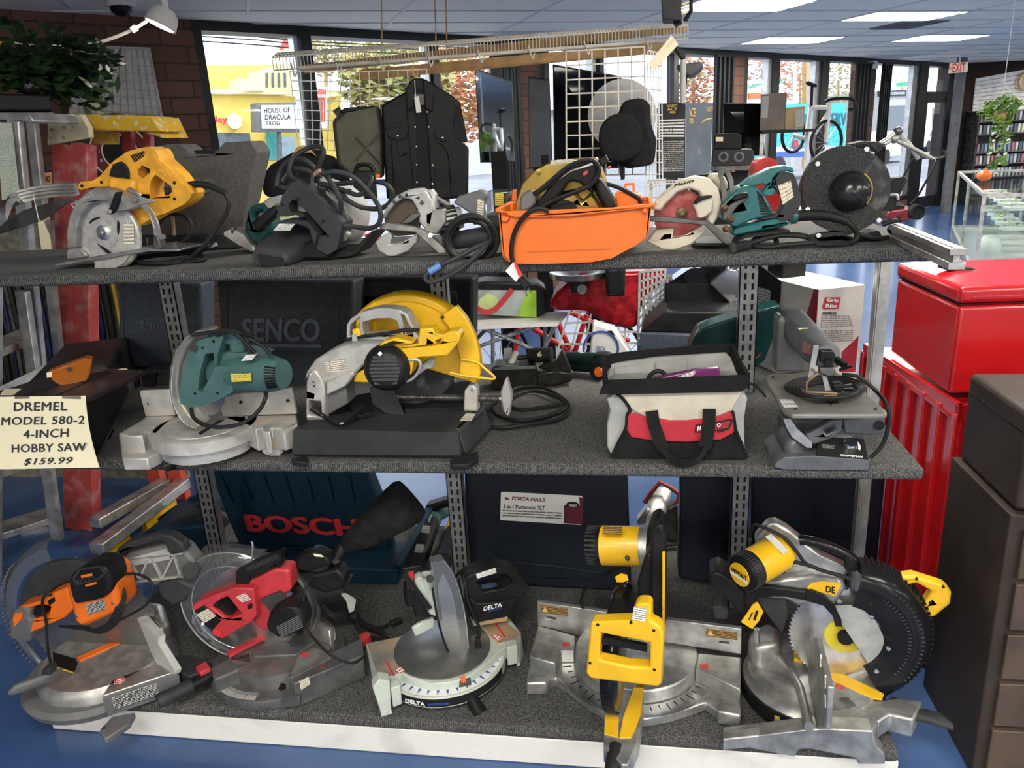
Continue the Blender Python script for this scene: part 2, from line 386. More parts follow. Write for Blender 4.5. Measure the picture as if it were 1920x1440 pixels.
# glazed exit door and transom
d0, d1 = sx(1741, 150), sx(1780, 150); zt = w.P(1760, 182).z
db = B(); db.bx(d0, d1, -.01, .08, zt, zt+.1)
for a, c, e, h in [(d0, d0+.08, .02, zt), (d1-.08, d1, .02, zt)]: db.bx(a, c, 0, .05, e, h)
db.bx(d0, d1, 0, .05, .02, .25); db.bx(d0, d1, 0, .05, zt-.1, zt)
struct('door_1', db, frame, w.M); struct('window_12', B().bx(d0, d1, .03, .036, .25, ZH), glass, w.M)
# the other walls
rw = T('r', None, None, (wb.x, wb.y, 0), math.degrees(math.atan2(dr.y, dr.x)))
RWM = rw.M
struct('wall_right', B().bx(-.05, (16-wb.x)/dr.x, 0, .2, 0, ZC), mat('dark brown wall', (.035, .02, .015), .8), RWM)
wallm = mat('shop wall paint', (.66, .63, .58), .85)
struct('wall_back', B().bx(-9, 16, -6.1, -6, 0, ZC), wallm)
struct('wall_left', B().bx(-9.1, -9, -6, wa.y, 0, ZC), wallm)
struct('wall_side', B().bx(16, 16.1, -6, rc_.y, 0, ZC), wallm)
# ceiling lights (grid frame: 1.22 along x, 0.61 along y)
tubeL = mat('light diffuser', (1, .95, .82), .5, var=.03, scale=3, emit=40.0)
def troffer(ix, iy, label):
    t = T('ceiling_light', label, 'ceiling light', g.M @ V((ix*1.22, iy*.61, -.012)), 27.3, group='fluorescent ceiling lights')
    t.part('frame', B().prism([(0, 0, 0), (1.22, 0, 0), (1.22, .61, 0), (0, .61, 0)], (0, 0, .01), [[(.03, .03, 0), (1.19, .03, 0), (1.19, .58, 0), (.03, .58, 0)]]), MATS['ceiling grid bars'], smooth=False)
    d = B()
    for k in range(4):
        y = .03+k*.1375
        d.add([(.03, y, .004), (1.19, y, .004), (1.19, y+.069, -.004), (.03, y+.069, -.004), (1.19, y+.1375, .004), (.03, y+.1375, .004)], [(0, 1, 2, 3), (3, 2, 4, 5)])
    t.part('diffuser', d, tubeL, smooth=False); return t
troffer(-2, -2, 'fluorescent ceiling light partly hidden by the hanging black heater')
troffer(0, -1, 'fluorescent ceiling light beside the ceiling air vent')
troffer(0, 2, 'fluorescent ceiling light nearest the window piers, left one of the far row')
troffer(2, 2, 'fluorescent ceiling light of the far row nearest the exit sign')
for ix, iy in [(-2, -9), (0, -9), (2, -9), (-4, -9), (-4, -15), (-2, -15), (0, -15), (2, -15), (-2, -21), (0, -21), (-4, -21), (2, -5), (-6, -13), (-6, -19), (-8, -15), (-8, -21), (-6, -23), (-10, -18), (-4, -24), (4, -1), (6, 2), (8, 2), (8, 5)]:  # out-of-view troffers added as fill for shelf fronts and the right side
    troffer(ix, iy, 'unseen fluorescent ceiling light added over the aisles around the saw shelves')
v = T('ceiling_vent', 'grey square air vent in the ceiling beside a light', 'vent', (*atz(1705, 45, ZC).xy, ZC-.012), 27.3)
b = B()
for i in range(9): b.bx(-.28, .28, -.28+i*.07, -.25+i*.07, -.005, .01)
v.part('louvre', b, K['grey']); v.part('frame', B().prism([(-.3, -.3, 0), (.3, -.3, 0), (.3, .3, 0), (-.3, .3, 0)], (0, 0, .012), [[(-.27, -.27, 0), (.27, -.27, 0), (.27, .27, 0), (-.27, .27, 0)]]), K['grey'])
# ================================================================ world and sun
W = bpy.data.worlds.new('sky'); sc.world = W; W.use_nodes = True; nt = W.node_tree; N = nt.nodes
bg = N['Background']; tc = N.new('ShaderNodeTexCoord'); nz = N.new('ShaderNodeTexNoise'); nz.inputs['Scale'].default_value = 2.2; nz.inputs['Detail'].default_value = 5
mp = N.new('ShaderNodeMapping'); mp.inputs['Scale'].default_value = (1, 1, 3.5); nt.links.new(tc.outputs['Generated'], mp.inputs[0]); nt.links.new(mp.outputs[0], nz.inputs['Vector'])
rp = N.new('ShaderNodeValToRGB'); e = rp.color_ramp.elements; e[0].position = .38; e[0].color = (.50, .66, .95, 1); e[1].position = .6; e[1].color = (.95, .97, 1, 1)
nt.links.new(nz.outputs['Fac'], rp.inputs[0]); nt.links.new(rp.outputs[0], bg.inputs['Color']); bg.inputs['Strength'].default_value = 3.6
sl = bpy.data.lights.new('sun', 'SUN'); sl.energy = 3.5; sl.angle = R(8); so = bpy.data.objects.new('sun', sl); COL.objects.link(so)
so.rotation_euler = (R(52), 0, R(110))
sc.view_settings.view_transform = 'Standard'; sc.view_settings.look = 'None'; sc.view_settings.gamma = 1; sc.view_settings.exposure = .08
# ================================================================ the shelving unit
z1, z2, z3 = 1.3994, .8805, .1235
ZT, ZM = z1+.033, z2+.033
sh = T('display_shelf', 'carpeted saw display shelving with slotted posts and a white base board', 'shelving', (-.57, 2.2, 0))
xr, xl = .687+.57, -1.833+.57
# deck and boards run left past the frame only as far as the photograph shows
def board(name, x0, x1, y0, y1, z0, z1_):
    o = sh.part(name, B().bx(x0, x1, y0+.006, y1, z0, z1_), carpet, bev=.012, seg=3)
    sh.part('carpet_edge', B().bx(x0+.004, x1-.004, y0, y0+.02, z0+.002, z1_-.004), carpet_rib, bev=.01, par=o, seg=3); return o
y0 = -2.2
board('shelf_board', -1.73, .687+.57, 1.85+y0, 2.48+y0, z1, ZT)
board('shelf_board', -1.26, .687+.57, 1.805+y0, 2.76+y0, z2, ZM)
board('deck', xl, xr, 1.757+y0, 2.95+y0, .09, z3)
sh.part('base_board', B().bx(xl, xr, 1.762+y0, 1.80+y0, .001, .092), mat('scuffed white paint', (.5, .49, .46), .55, col2=(.74, .73, .70), scale=5, mixlo=.25, mixhi=.45, bump=.2, bscale=60), bev=.004)
sh.part('base_board', B().bx(xr-.03, xr, 1.80+y0, 2.95+y0, .001, .09), K['white'], bev=.003, label='white end board of the base')
galv = mat('galvanised steel', (.36, .37, .38), .42, .8, var=.18, scale=25)
PX = []
for (x, y) in [(330, 640), (845, 830), (1397, 720)]:
    p = aty(x, y, 2.40); PX.append(p.x); X = p.x+.57; YP = .17
    pb = B(); wd = .028
    pb.bx(X-wd, X+wd, YP+.03, YP+.034, z3, z1); pb.bx(X-wd, X-wd+.003, YP+.03, YP+.07, z3, z1); pb.bx(X+wd-.003, X+wd, YP+.03, YP+.07, z3, z1)
    o = sh.part('post', pb, galv)
    sb = B(); z = z3+.03
    while z < z1-.03:
        for dx in (-.011, .011): sb.bx(X+dx-.0035, X+dx+.0035, YP+.0285, YP+.03, z, z+.019)
        z += .032
    sh.part('slots', sb, ink, par=o, smooth=False, label='dark slots of the post')
    for zz in (z1, z2): sh.part('bracket', B().prism([(X, YP-.28, zz), (X, YP+.03, zz), (X, YP+.03, zz-.07), (X, YP-.28, zz-.02)], (.004, 0, 0)), galv)
pa = aty(1635, 750, 2.3)
sh.part('post', B().bx(pa.x+.57-.018, pa.x+.57+.018, .09, .125, z3, z1).bx(pa.x+.57-.014, pa.x+.57-.006, .087, .09, z3, z1), K['alu'], label='plain aluminium post at the right end', bev=.002)
# ================================================================ tracing helpers for the tools
def Z(ox, oy, s):
    def f(*q): return [ox+v/s if i % 2 == 0 else oy+v/s for i, v in enumerate(q)]
    return f
zA, zB, zC, zD, zE = Z(0, 860, 2.4826), Z(320, 960, 3.6), Z(640, 880, 2.88), Z(940, 880, 2.5708), Z(1300, 940, 2.8808)
FV, UX = V((0, -1, 0)), V((1, 0, 0))       # towards the viewer, to the right
def saw_blade(c, n, r, teeth=48, th=.0025, start=UX):
    u, w_, n = basis(V(n)); pts = []
    for i in range(teeth):
        a = 2*math.pi*i/teeth; e = 2*math.pi/teeth
        for da, k in ((0, 1), (.55, .965), (.8, .955)): pts.append(V(c)+(u*math.cos(a+e*da)+w_*math.sin(a+e*da))*r*k)
    return B().prism(pts, n*th)
def screws(t, q, d, m, r=.004, par=None, name='screw'):
    for p in t.pl(q, d): t.part(name, B().lathe(p+V((0, .004, 0)), FV, [(r, 0), (r, .006), (r*.6, .0065), (0, .0065)], 10), m, par=par)
def tubes(t, q, d, r, n=8, sm=5):
    """a bent round bar or cord traced at depths d (one number, or one per point)"""
    ps = pairs(q); d = d if isinstance(d, (list, tuple)) else [d]*len(ps)
    return B().tube([t.P(x, y, e) for (x, y), e in zip(ps, d)], r, n, sm=sm)
def motor(t, p0, p1, r, name, m, ribs=0, par=None, cap=.2, label=None):
    p0, p1 = V(p0), V(p1); L_ = (p1-p0).length
    b = B().lathe(p0, p1-p0, [(r*.94, 0), (r, L_*.08), (r, L_*(1-cap)), (r*.9, L_*.94), (r*.72, L_)], 32)
    return t.part(name, b, m, par=par, label=label, bev=.002)
def ribs_on(t, p0, p1, r, a, b_, n, m, par, w=.004, name='vent_slots'):
    """raised lengthwise ribs round a motor between the fractions a and b_ of its axis"""
    p0, p1 = V(p0), V(p1); u, v_, ax = basis(p1-p0); L_ = (p1-p0).length; b = B()
    for i in range(n):
        t_ = 2*math.pi*i/n; d = u*math.cos(t_)+v_*math.sin(t_)
        b.bar(p0+ax*L_*a+d*r, p0+ax*L_*b_+d*r, w, w, up=d)
    return t.part(name, b, m, par=par)
# ================================================================ bottom shelf: sliding mitre saw in the middle
z = zD
t = T('miter_saw', 'yellow and silver mitre saw facing straight out with a big square yellow handle', 'saw', (-.015, 1.88, z3+.002), -9.5)
ht = .085
yf = t.G(*z(660, 825), ht).y
base = t.part('base', t.gp(z(118, 1030, 215, 1028, 262, 1000, 330, 1050, 420, 1120, 500, 1168, 600, 1195, 700, 1198, 800, 1180, 900, 1150, 985, 1120, 1050, 1170, 1155, 1186, 1156, 880, 176, 745), 0, .035), K['cast'], bev=.006)
t.part('foot', t.gp(z(118, 1030, 215, 1028, 240, 1005, 140, 985), 0, .045), K['cast'], bev=.006)
t.part('foot', t.gp(z(1040, 1165, 1155, 1186, 1155, 1110, 1060, 1100), 0, .045), K['cast'], bev=.006)
t.part('table_wing', t.gp(z(175, 750, 356, 800, 352, 872, 285, 872, 258, 935, 137, 902), .02, ht), K['cast'], bev=.004)
t.part('table_wing', t.gp(z(946, 884, 1156, 905, 1152, 1062, 936, 955), .02, ht), K['cast'], bev=.004)
C0 = t.G(*z(648, 868), ht); r0 = (t.G(*z(945, 900), ht)-t.G(*z(352, 850), ht)).length/2
t.part('turntable', B().lathe((C0.x, C0.y, 0), (0, 0, 1), [(r0, .02), (r0, ht-.006), (r0-.004, ht-.001), (r0-.012, ht), (0, ht)], 48), K['cast'])
sc_ = t.part('miter_scale', B().arc((C0.x, C0.y, 0), (0, 0, 1), (1, 0, 0), 196, 344, r0+.004, r0+.05, .035, .04), K['steel'])
b = B()
for i in range(21):
    a = R(200+7*i); d = V((math.cos(a), math.sin(a), 0)); b.bar(V((C0.x, C0.y, .0405))+d*(r0+.012), V((C0.x, C0.y, .0405))+d*(r0+(.04 if i % 3 == 0 else .028)), .0022, .001)
t.part('scale_marks', b, ink, par=sc_)
fn = t.pp(z(172, 637, 512, 690, 512, 838, 175, 752), yf, yf+.016, holes=[z(215, 706, 262, 715, 262, 728, 215, 719)])
t.part('fence', t.pp(z(778, 722, 1158, 770, 1156, 892, 778, 832), yf, yf+.016, holes=[z(1050, 826, 1098, 832, 1098, 845, 1050, 839)]), K['cast'], bev=.002)
f_ = t.part('fence', fn, K['cast'], bev=.002)
t.stick('warning_label', z(190, 690, 320, 705, 320, 671, 190, 656), yf-.001, warn, f_); t.stick('warning_label', z(986, 802, 1138, 823, 1138, 788, 986, 768), yf-.001, warn, f_)
for q in (z(196, 686, 224, 689, 210, 662), z(993, 800, 1022, 803, 1008, 774)):
    p = t.pl(q, yf-.002); t.part('warning_triangle', B().prism(p, (0, -.0006, 0)), mat('amber ink', (.75, .5, .2), .6), par=f_, smooth=False)
for q in (z(293, 860, 330, 864, 310, 835), z(958, 965, 1000, 968, 978, 935)):
    c = t.G(*z(312, 846), ht) if q[0] < 1100 else t.G(*z(978, 951), ht)
    t.part('no_hands_symbol', B().arc(c, (0, 0, 1), (1, 0, 0), 0, 360, .009, .012, .0003, .0009, 24).bar(c+V((-.008, -.006, .0008)), c+V((.008, .006, .0008)), .003, .001).bx(c.x-.004, c.x+.004, c.y-.005, c.y+.005, c.z+.0002, c.z+.0006), inkr, par=f_)
arm = t.part('miter_arm', t.gp(z(496, 1180, 520, 1040, 690, 1010, 682, 1180, 662, 1300, 612, 1425, 580, 1425, 492, 1330), .025, ht-.004), K['cast'], bev=.004)
for q in (z(500, 1180, 566, 1190, 562, 1288, 497, 1272), z(588, 1192, 640, 1050, 690, 1020, 672, 1180, 640, 1262, 625, 1290, 570, 1290)): t.part('kerf_plate', t.gp(q, ht-.004, ht), K['yel'], par=arm)
h0, h1 = t.G(*z(552, 1335), .07), t.G(*z(536, 1470), .055)
t.part('miter_handle', B().lathe(h0, h1-h0, [(.019, 0), (.021, .02), (.022, (h1-h0).length-.01), (.015, (h1-h0).length)], 20), K['rubber'], par=arm)
C1 = t.G(*z(566, 848), .255)
ax = V((1, 0, -.03)); gr = .172
gd = t.part('lower_guard', B().lathe(C1-ax*.024, ax, [(.03, -.002), (gr-.03, 0), (gr-.008, .005), (gr, .016), (gr, .034), (gr-.008, .043), (gr-.03, .048), (.03, .05)], 56, R(-200), R(62), (0, -1, 0)), K['blackg'])
b = B()
for i in range(15):
    a = R(-60+i*3.6); d = V((0, -math.cos(a), math.sin(a))); b.bar(C1+d*(gr+.001)-ax*.016, C1+d*(gr+.001)+ax*.016, .0045, .003, up=d)
t.part('guard_ribs', b, K['black'], par=gd)
t.part('saw_blade', saw_blade(C1+ax*.004, ax, .148, 60), K['steel'])
t.part('guard_badge', t.pp(z(548, 520, 575, 505, 605, 512, 612, 535, 585, 545, 556, 543), C1.y-.03, C1.y-.026), K['yel'], par=gd, label='small yellow badge on the black guard')
hs = t.pp(z(716, 285, 772, 262, 786, 300, 790, 760, 742, 762, 716, 640), C1.y-.05, C1.y-.005)
t.pp(z(655, 545, 690, 420, 722, 400, 722, 640, 660, 642), C1.y-.04, C1.y+.08, b=hs)
hd = t.part('saw_head', hs, K['black'], bev=.008)
t.part('side_stripe', t.pp(z(776, 400, 790, 400, 786, 745, 774, 745), C1.y-.056, C1.y-.05), K['yel'], par=hd, label='yellow stripe with black lettering')
p = t.pl(z(777, 740, 777, 440, 788, 740), C1.y-.057); t.txt('DEWALT', p[0], p[1], p[0]*2-p[2] if 0 else t.P(*z(774.5, 740), C1.y-.057), ink, par=hd, bold=.02)
ym = C1.y+.10
m0, m1 = t.P(*z(700, 372), ym), t.P(*z(482, 366), ym); mr = .055
mo = motor(t, m0, m1, mr, 'motor', K['yel'], cap=.02)
e0 = m1+(m1-m0).normalized()*.042
t.part('motor_cap', B().lathe(m1-(m1-m0).normalized()*.004, m1-m0, [(mr*1.0, 0), (mr*.98, .02), (mr*.85, .036), (mr*.6, .044), (0, .046)], 32), K['black'], par=mo)
ribs_on(t, m1, e0, mr*.94, .1, .85, 26, K['char'], mo, .005)
t.part('motor_ring', B().lathe(m0+(m0-m1).normalized()*.012, m1-m0, [(mr*1.02, 0), (mr*1.02, .026), (mr, .027)], 32), K['cast'], par=mo)
t.part('gear_housing', t.pp(z(700, 290, 740, 268, 770, 300, 770, 470, 720, 480, 690, 455), ym-.06, ym+.05), K['black'], bev=.008)
t.stick('warning_label', z(487, 310, 578, 314, 585, 274, 490, 272), ym-mr-.001, warn, mo)
t.part('switch_knob', B().cyl(t.P(*z(608, 428), ym-mr), t.P(*z(606, 425), ym-mr-.012), .007, .006, 14), K['black'], par=mo)
yh = C1.y-gr-.035
hb = t.pp(z(430, 738, 640, 730, 640, 665, 655, 646, 712, 648, 722, 665, 722, 735, 765, 760, 780, 790, 772, 1035, 755, 1052, 430, 1012, 406, 985), yh, yh+.04, holes=[z(480, 792, 715, 838, 716, 958, 600, 950, 470, 922)])
h_ = t.part('handle', hb, K['yel'], bev=.011, seg=3)
t.stick('price_label', z(628, 722, 690, 734, 702, 672, 640, 660), yh-.0012, tagw, h_)
screws(t, z(465, 748, 625, 738, 735, 775, 428, 932, 738, 964), yh+.001, K['black'], .004, h_)
t.part('trigger', t.pp(z(480, 812, 700, 850, 702, 880, 482, 842), yh+.02, yh+.032), K['black'], par=h_)
t.part('power_cord', tubes(t, z(392, 665, 388, 620, 420, 560, 500, 500, 620, 440, 720, 395, 840, 385), [yf-.01, yf-.03, yf-.08, yf-.1, yf-.1, yf-.1, yf-.02], .0055), K['rubber'])
t.part('power_cord', tubes(t, z(480, 528, 560, 478, 680, 415, 760, 375, 850, 360), [yf-.09, yf-.1, yf-.11, yf-.1, yf], .005), K['rubber'])
# ================================================================ bottom shelf: the large yellow saw on the right
z = zE
t = T('miter_saw', 'yellow and silver mitre saw at the right end, turned sideways, blade showing', 'saw', (.43, 1.735, z3+.002), -6)
base = t.part('base', t.pp(z(160, 1290, 640, 1232, 712, 1228, 972, 1242, 985, 1320, 1035, 1372, 1036, 1420, 892, 1420, 872, 1388, 640, 1340, 575, 1340, 548, 1380, 160, 1312), 0, .05), K['cast'], bev=.005)
t.part('base_lip', t.gp(z(160, 1285, 168, 1245, 440, 1205, 470, 1180, 610, 1150, 640, 1236), .0, .038), K['cast'], bev=.004)
xw = t.G(*z(700, 1150), ht).x
t.part('table_wing', t.gp(z(706, 1228, 730, 1062, 840, 1052, 905, 1120, 1000, 1165, 972, 1244), .02, ht), K['cast'], bev=.004)
C0 = t.G(*z(640, 905), ht); r0 = .19
tt = t.part('turntable', B().lathe((C0.x, C0.y, 0), (0, 0, 1), [(r0, .02), (r0, ht-.03), (r0-.01, ht-.02), (r0-.012, ht-.004), (r0-.02, ht), (0, ht)], 56), K['cast'])
t.part('turntable_skirt', B().lathe((C0.x, C0.y, 0), (0, 0, 1), [(r0+.004, .004), (r0+.006, .05), (r0+.001, .052)], 56), K['black'], par=tt)
t.stick('warning_label', z(415, 1035, 585, 1112, 585, 1062, 415, 990), [V((C0.x, C0.y, 0))+V((math.cos(R(a)), math.sin(R(a)), 0))*(r0+.0075)+V((0, 0, h)) for a, h in ((236, .012), (262, .012), (262, .044), (236, .044))], ywarn, tt)
fx = t.G(*z(640, 1200), .03).x
fb = t.xp(z(640, 735, 662, 735, 727, 1000, 716, 1160, 712, 1225, 640, 1225, 600, 1100, 612, 960, 585, 862), fx, fx+.014)
f_ = t.part('fence', fb, K['cast'], bev=.003)
b = B()
for q in (z(612, 850, 690, 860), z(625, 950, 715, 975), z(630, 1060, 715, 1080)):
    p = t.xl(q, fx); b.bar(p[0], p[1], .004, .03, up=(0, 0, 1))
t.part('fence_rib', b, K['cast'], par=f_)
p = t.G(*z(1010, 1090), ht); q = t.G(*z(1235, 1140), ht)
arm = t.part('miter_arm', t.gp(z(830, 1040, 905, 1030, 985, 1075, 1100, 1060, 1238, 1075, 1190, 1180, 1060, 1150, 1000, 1190, 960, 1160), .02, ht-.006), K['cast'], bev=.006)
t.part('miter_lever', B().loft([ring(t.G(*z(a, c), h), (0, .7, .1), (0, .1, 1), s_, h2, 2.4, 14) for a, c, h, s_, h2 in ((1190, 1150, .06, .022, .012), (1260, 1160, .058, .028, .012), (1340, 1185, .055, .03, .012), (1400, 1215, .052, .014, .007))]), K['char'], par=arm)
t.part('kerf_plate', t.gp(z(700, 890, 745, 900, 1030, 1040, 1018, 1066, 975, 1062, 702, 945), ht-.002, ht+.003), K['yel'], label='yellow kerf plate')
t.part('kerf_plate', t.gp(z(540, 800, 585, 800, 590, 855, 545, 845), ht, ht+.012), K['yel'])
t.part('no_hands_symbol', B().arc(t.G(*z(793, 1000), ht), (0, 0, 1), (1, 0, 0), 0, 360, .008, .012, 0, .0008, 24).bar(t.G(*z(775, 990), ht), t.G(*z(812, 1010), ht), .004, .0012), inkr, par=arm)
yb = C0.y-.01
Cb = t.P(*z(820, 722), yb)
PXR = (t.P(*z(1120, 722), yb)-Cb).x/300
sb = t.part('saw_blade', saw_blade(Cb, FV, 322*PXR, 72), K['steel'])
t.part('blade_flange', B().lathe(Cb+FV*.003, FV, [(118*PXR, 0), (118*PXR, .0006), (0, .0007)], 32), mat('yellow blade print', (.62, .5, .03), .5), par=sb)
t.part('arbor_hub', B().lathe(Cb+FV*.004, FV, [(46*PXR, 0), (46*PXR, .012), (40*PXR, .016), (0, .017)], 28), K['black'], par=sb)
gp_ = t.part('guard_plate', t.pp(z(768, 565, 850, 562, 920, 590, 985, 645, 1025, 725, 1035, 795, 1010, 860, 962, 908, 905, 815, 868, 760, 800, 660), yb-.03, yb-.027), K['paintm'])
Cg = t.P(*z(818, 735), yb-.03); pr = PXR*.985
gs = B().lathe(Cg, FV, [(215*pr, 0), (285*pr, .004), (340*pr, .014), (395*pr, .018), (445*pr, .008), (482*pr, -.02), (492*pr, -.05)], 60, R(-58), R(83), UX)
gd = t.part('lower_guard', gs, K['blackg'])
gb = B()
for i in range(34):
    a = R(-55+i*4.05); d = V((math.cos(a), 0, math.sin(a)))
    gb.bar(Cg+d*486*pr+V((0, .022, 0)), Cg+d*490*pr+V((0, .062, 0)), .0055, .008, up=d)
t.part('guard_ribs', gb, K['black'], par=gd)
gb = B()
for i in range(24):
    a = R(-34+i*4.0); d = V((math.cos(a), 0, math.sin(a)))
    gb.bar(Cg+d*340*pr+V((0, -.0148, 0)), Cg+d*425*pr+V((0, -.0145, 0)), .0012, .0012, up=d)
t.part('guard_lines', gb, K['grey'], par=gd, label='thin pale ribs on the black guard')
screws(t, z(788, 540, 962, 625, 1054, 797, 990, 918), yb-.05, K['steel'], .006, gd)
t.part('guard_roller', B().cyl(t.P(*z(1085, 1080), yb-.02), t.P(*z(1085, 1085), yb-.045), .012, n=20), K['black'], par=gd)
t.part('guard_link', t.pp(z(598, 495, 640, 480, 700, 505, 760, 560, 800, 640, 805, 680, 770, 680, 752, 620, 700, 565, 610, 540), yb-.036, yb-.026), K['black'], bev=.003)
arm2 = t.pp(z(330, 200, 400, 120, 450, 116, 510, 150, 620, 240, 700, 300, 860, 372, 812, 420, 640, 420, 590, 452, 500, 470, 360, 440), yb+.01, yb+.05)
hd = t.part('saw_head', arm2, K['cast'], bev=.012, seg=3)
t.part('housing', t.pp(z(340, 455, 420, 425, 640, 400, 800, 420, 830, 470, 760, 575, 640, 555, 560, 570, 500, 530, 350, 515), yb-.02, yb+.03), K['cast'], bev=.01, par=hd)
t.part('lower_housing', t.pp(z(260, 455, 420, 460, 640, 490, 700, 530, 640, 545, 500, 520, 380, 520, 300, 500), yb-.034, yb+.02), K['black'], bev=.008, par=hd)
bd = t.part('badge', t.pp(z(610, 470, 640, 442, 700, 434, 780, 442, 800, 450, 765, 512, 720, 500), yb-.024, yb-.0205), K['yel'], par=hd, label='yellow badge with black lettering')
t.ptxt('DE', z(716, 490, 766, 498, 716, 455), yb-.025, ink, par=bd, bold=.03)
t.part('dust_boot', t.pp(z(335, 520, 500, 525, 510, 620, 480, 720, 380, 590), yb-.01, yb+.03), K['char'], bev=.004)
t.part('carry_handle', tubes(t, z(572, 210, 620, 212, 720, 240, 830, 290, 900, 350, 935, 385), yb+.02, .0145, 14), K['blackg'])
t.part('handle_post', t.pp(z(815, 300, 860, 310, 905, 360, 870, 385, 820, 375), yb+.0, yb+.03), K['black'], bev=.004)
m0, m1 = t.P(*z(478, 268), yb-.01), t.P(*z(305, 365), yb-.10); mr = 108*PXR
mo = motor(t, m0, m1, mr, 'motor', K['yel'], cap=.02)
ax = (m1-m0).normalized()
cp = t.part('motor_cap', B().lathe(m1-ax*.006, ax, [(mr*1.03, 0), (mr*1.0, .02), (mr*.9, .036), (mr*.7, .042), (0, .043)], 36), K['black'], par=mo)
ribs_on(t, m1, m1+ax*.03, mr*.99, 0, .9, 40, K['char'], mo, .0035)
fc = m1+ax*.038; u_ = V((1, 0, 0)); u_ = (u_-ax*u_.dot(ax)).normalized(); v_ = -ax.cross(u_) if ax.cross(u_).z < 0 else ax.cross(u_)
t.part('cap_badge', B().prism(ring(fc, u_, v_, mr*.66, mr*.66, 2, 28), ax*.002), K['yel'], par=mo)
t.part('badge_band', B().prism([fc+ax*.0021-u_*mr*.62-v_*mr*.26, fc+ax*.0021+u_*mr*.62-v_*mr*.26, fc+ax*.0021+u_*mr*.5-v_*mr*.06, fc+ax*.0021-u_*mr*.6-v_*mr*.06], ax*.0004), mat('white label', (.85, .83, .72), .5), par=mo)
o_ = fc+ax*.0022; t.txt('DEWALT', o_-u_*mr*.52-v_*mr*.06, o_+u_*mr*.52-v_*mr*.06, o_-u_*mr*.52+v_*mr*.2, ink, par=mo, bold=.03)
n_ = V((0, -.55, .83)).normalized(); s_ = ax.cross(n_).normalized(); n_ = s_.cross(ax).normalized()
mc = (m0+m1)/2+n_*(mr+.001)
t.stick('price_label', None, [mc-s_*.036+ax*(-.012), mc+s_*.03+ax*(-.012), mc+s_*.03-ax*.035, mc-s_*.036-ax*.035] if s_.x > 0 else [mc+s_*.036+ax*(-.012), mc-s_*.03+ax*(-.012), mc-s_*.03-ax*.035, mc+s_*.036-ax*.035], tagw, mo)
screws(t, z(305, 208, 490, 272, 485, 380), yb-.06, K['black'], .006, mo)
t.part('power_cord', tubes(t, z(524, 322, 620, 345, 700, 375, 790, 400, 850, 420), yb-.05, .0055), K['rubber'])
t.part('power_cord', tubes(t, z(300, 200, 320, 140, 350, 130, 480, 190, 550, 260, 600, 330, 640, 350), [yb+.02, yb, yb-.02, yb-.04, yb-.05, yb-.05, yb-.05], .005), K['rubber'])
t.part('pivot_bracket', t.pp(z(80, 400, 130, 378, 200, 415, 270, 495, 285, 590, 245, 610, 190, 540, 85, 450), yb-.03, yb+.06), K['black'], bev=.008)
bs = t.part('bevel_scale', t.pp(z(300, 592, 320, 560, 345, 545, 378, 598, 355, 645, 318, 690, 258, 652), yb-.05, yb-.044), K['yel'], label='yellow bevel scale')
t.part('scale_marks', B().bar(t.P(*z(320, 600), yb-.051), t.P(*z(300, 640), yb-.051), .003).bar(t.P(*z(345, 590), yb-.051), t.P(*z(330, 640), yb-.051), .006), ink, par=bs)
t.part('rear_casting', t.gp(z(290, 740, 310, 690, 400, 640, 480, 690, 470, 770, 340, 790), .03, .15), K['cast'], bev=.02, seg=3)
t.part('lock_bolt', B().cyl(t.P(*z(343, 760), yb-.04), t.P(*z(343, 690), yb-.04), .009, n=16), K['steel'])
t.part('clamp_lever', t.pp(z(100, 570, 150, 565, 190, 590, 185, 640, 115, 640), yb+.0, yb+.03), K['char'], bev=.005)
t.part('table_rail', B().loft([ring(t.G(*z(a, c), .09), (1, 0, 0), (0, 0, 1), .012, .016, 2.2, 12) for a, c in ((420, 735), (440, 830), (520, 920), (575, 1010), (600, 1110), (625, 1220))]), K['cast'])
hb = t.pp(z(935, 372, 1080, 418, 1190, 405, 1370, 462, 1398, 500, 1392, 560, 1315, 622, 1285, 634, 1180, 590, 1040, 500, 950, 420), yb+.0, yb+.04, holes=[z(1100, 475, 1205, 445, 1290, 492, 1250, 552, 1195, 548, 1140, 515)])
h_ = t.part('handle', hb, K['yel'], bev=.01, seg=3)
screws(t, z(1205, 418, 1350, 462, 1280, 545), yb+.001, K['black'], .004, h_)
t.part('trigger', t.pp(z(1180, 535, 1210, 500, 1235, 510, 1225, 545), yb+.012, yb+.03), K['black'], par=h_)
# ================================================================ bottom shelf: pale mitre saw with the clear guard
z = zC
pale = mat('pale grey green paint', (.50, .55, .50), .42, var=.06, scale=12)
tabm = mat('table metal with tan reflection', (.30, .29, .28), .4, .55, col2=(.62, .46, .29), scale=7, mixlo=.38, mixhi=.55)  # tan patches paint a wood-like reflection into the plate colour
t = T('miter_saw', 'pale grey mitre saw with a clear blade guard and black top handle', 'saw', (-.68, 1.92, z3+.002), 24)
ht = .085
bp = t.gp(z(132, 945, 300, 905, 420, 868, 800, 800, 905, 795, 968, 878, 938, 922, 850, 985, 800, 1040, 700, 1110, 600, 1148, 480, 1160, 360, 1120, 320, 1100, 210, 1140), .035, ht-.004)
base = t.part('base', bp, pale, bev=.004)
t.part('foot', t.pp(z(168, 1180, 205, 1135, 262, 1145, 270, 1290, 272, 1316, 218, 1335), t.G(*z(245, 1325), 0).y, t.G(*z(245, 1325), 0).y+.04), pale, bev=.004)
t.part('foot', t.gp(z(205, 1290, 262, 1275, 272, 1300, 215, 1318), 0, .012), pale)
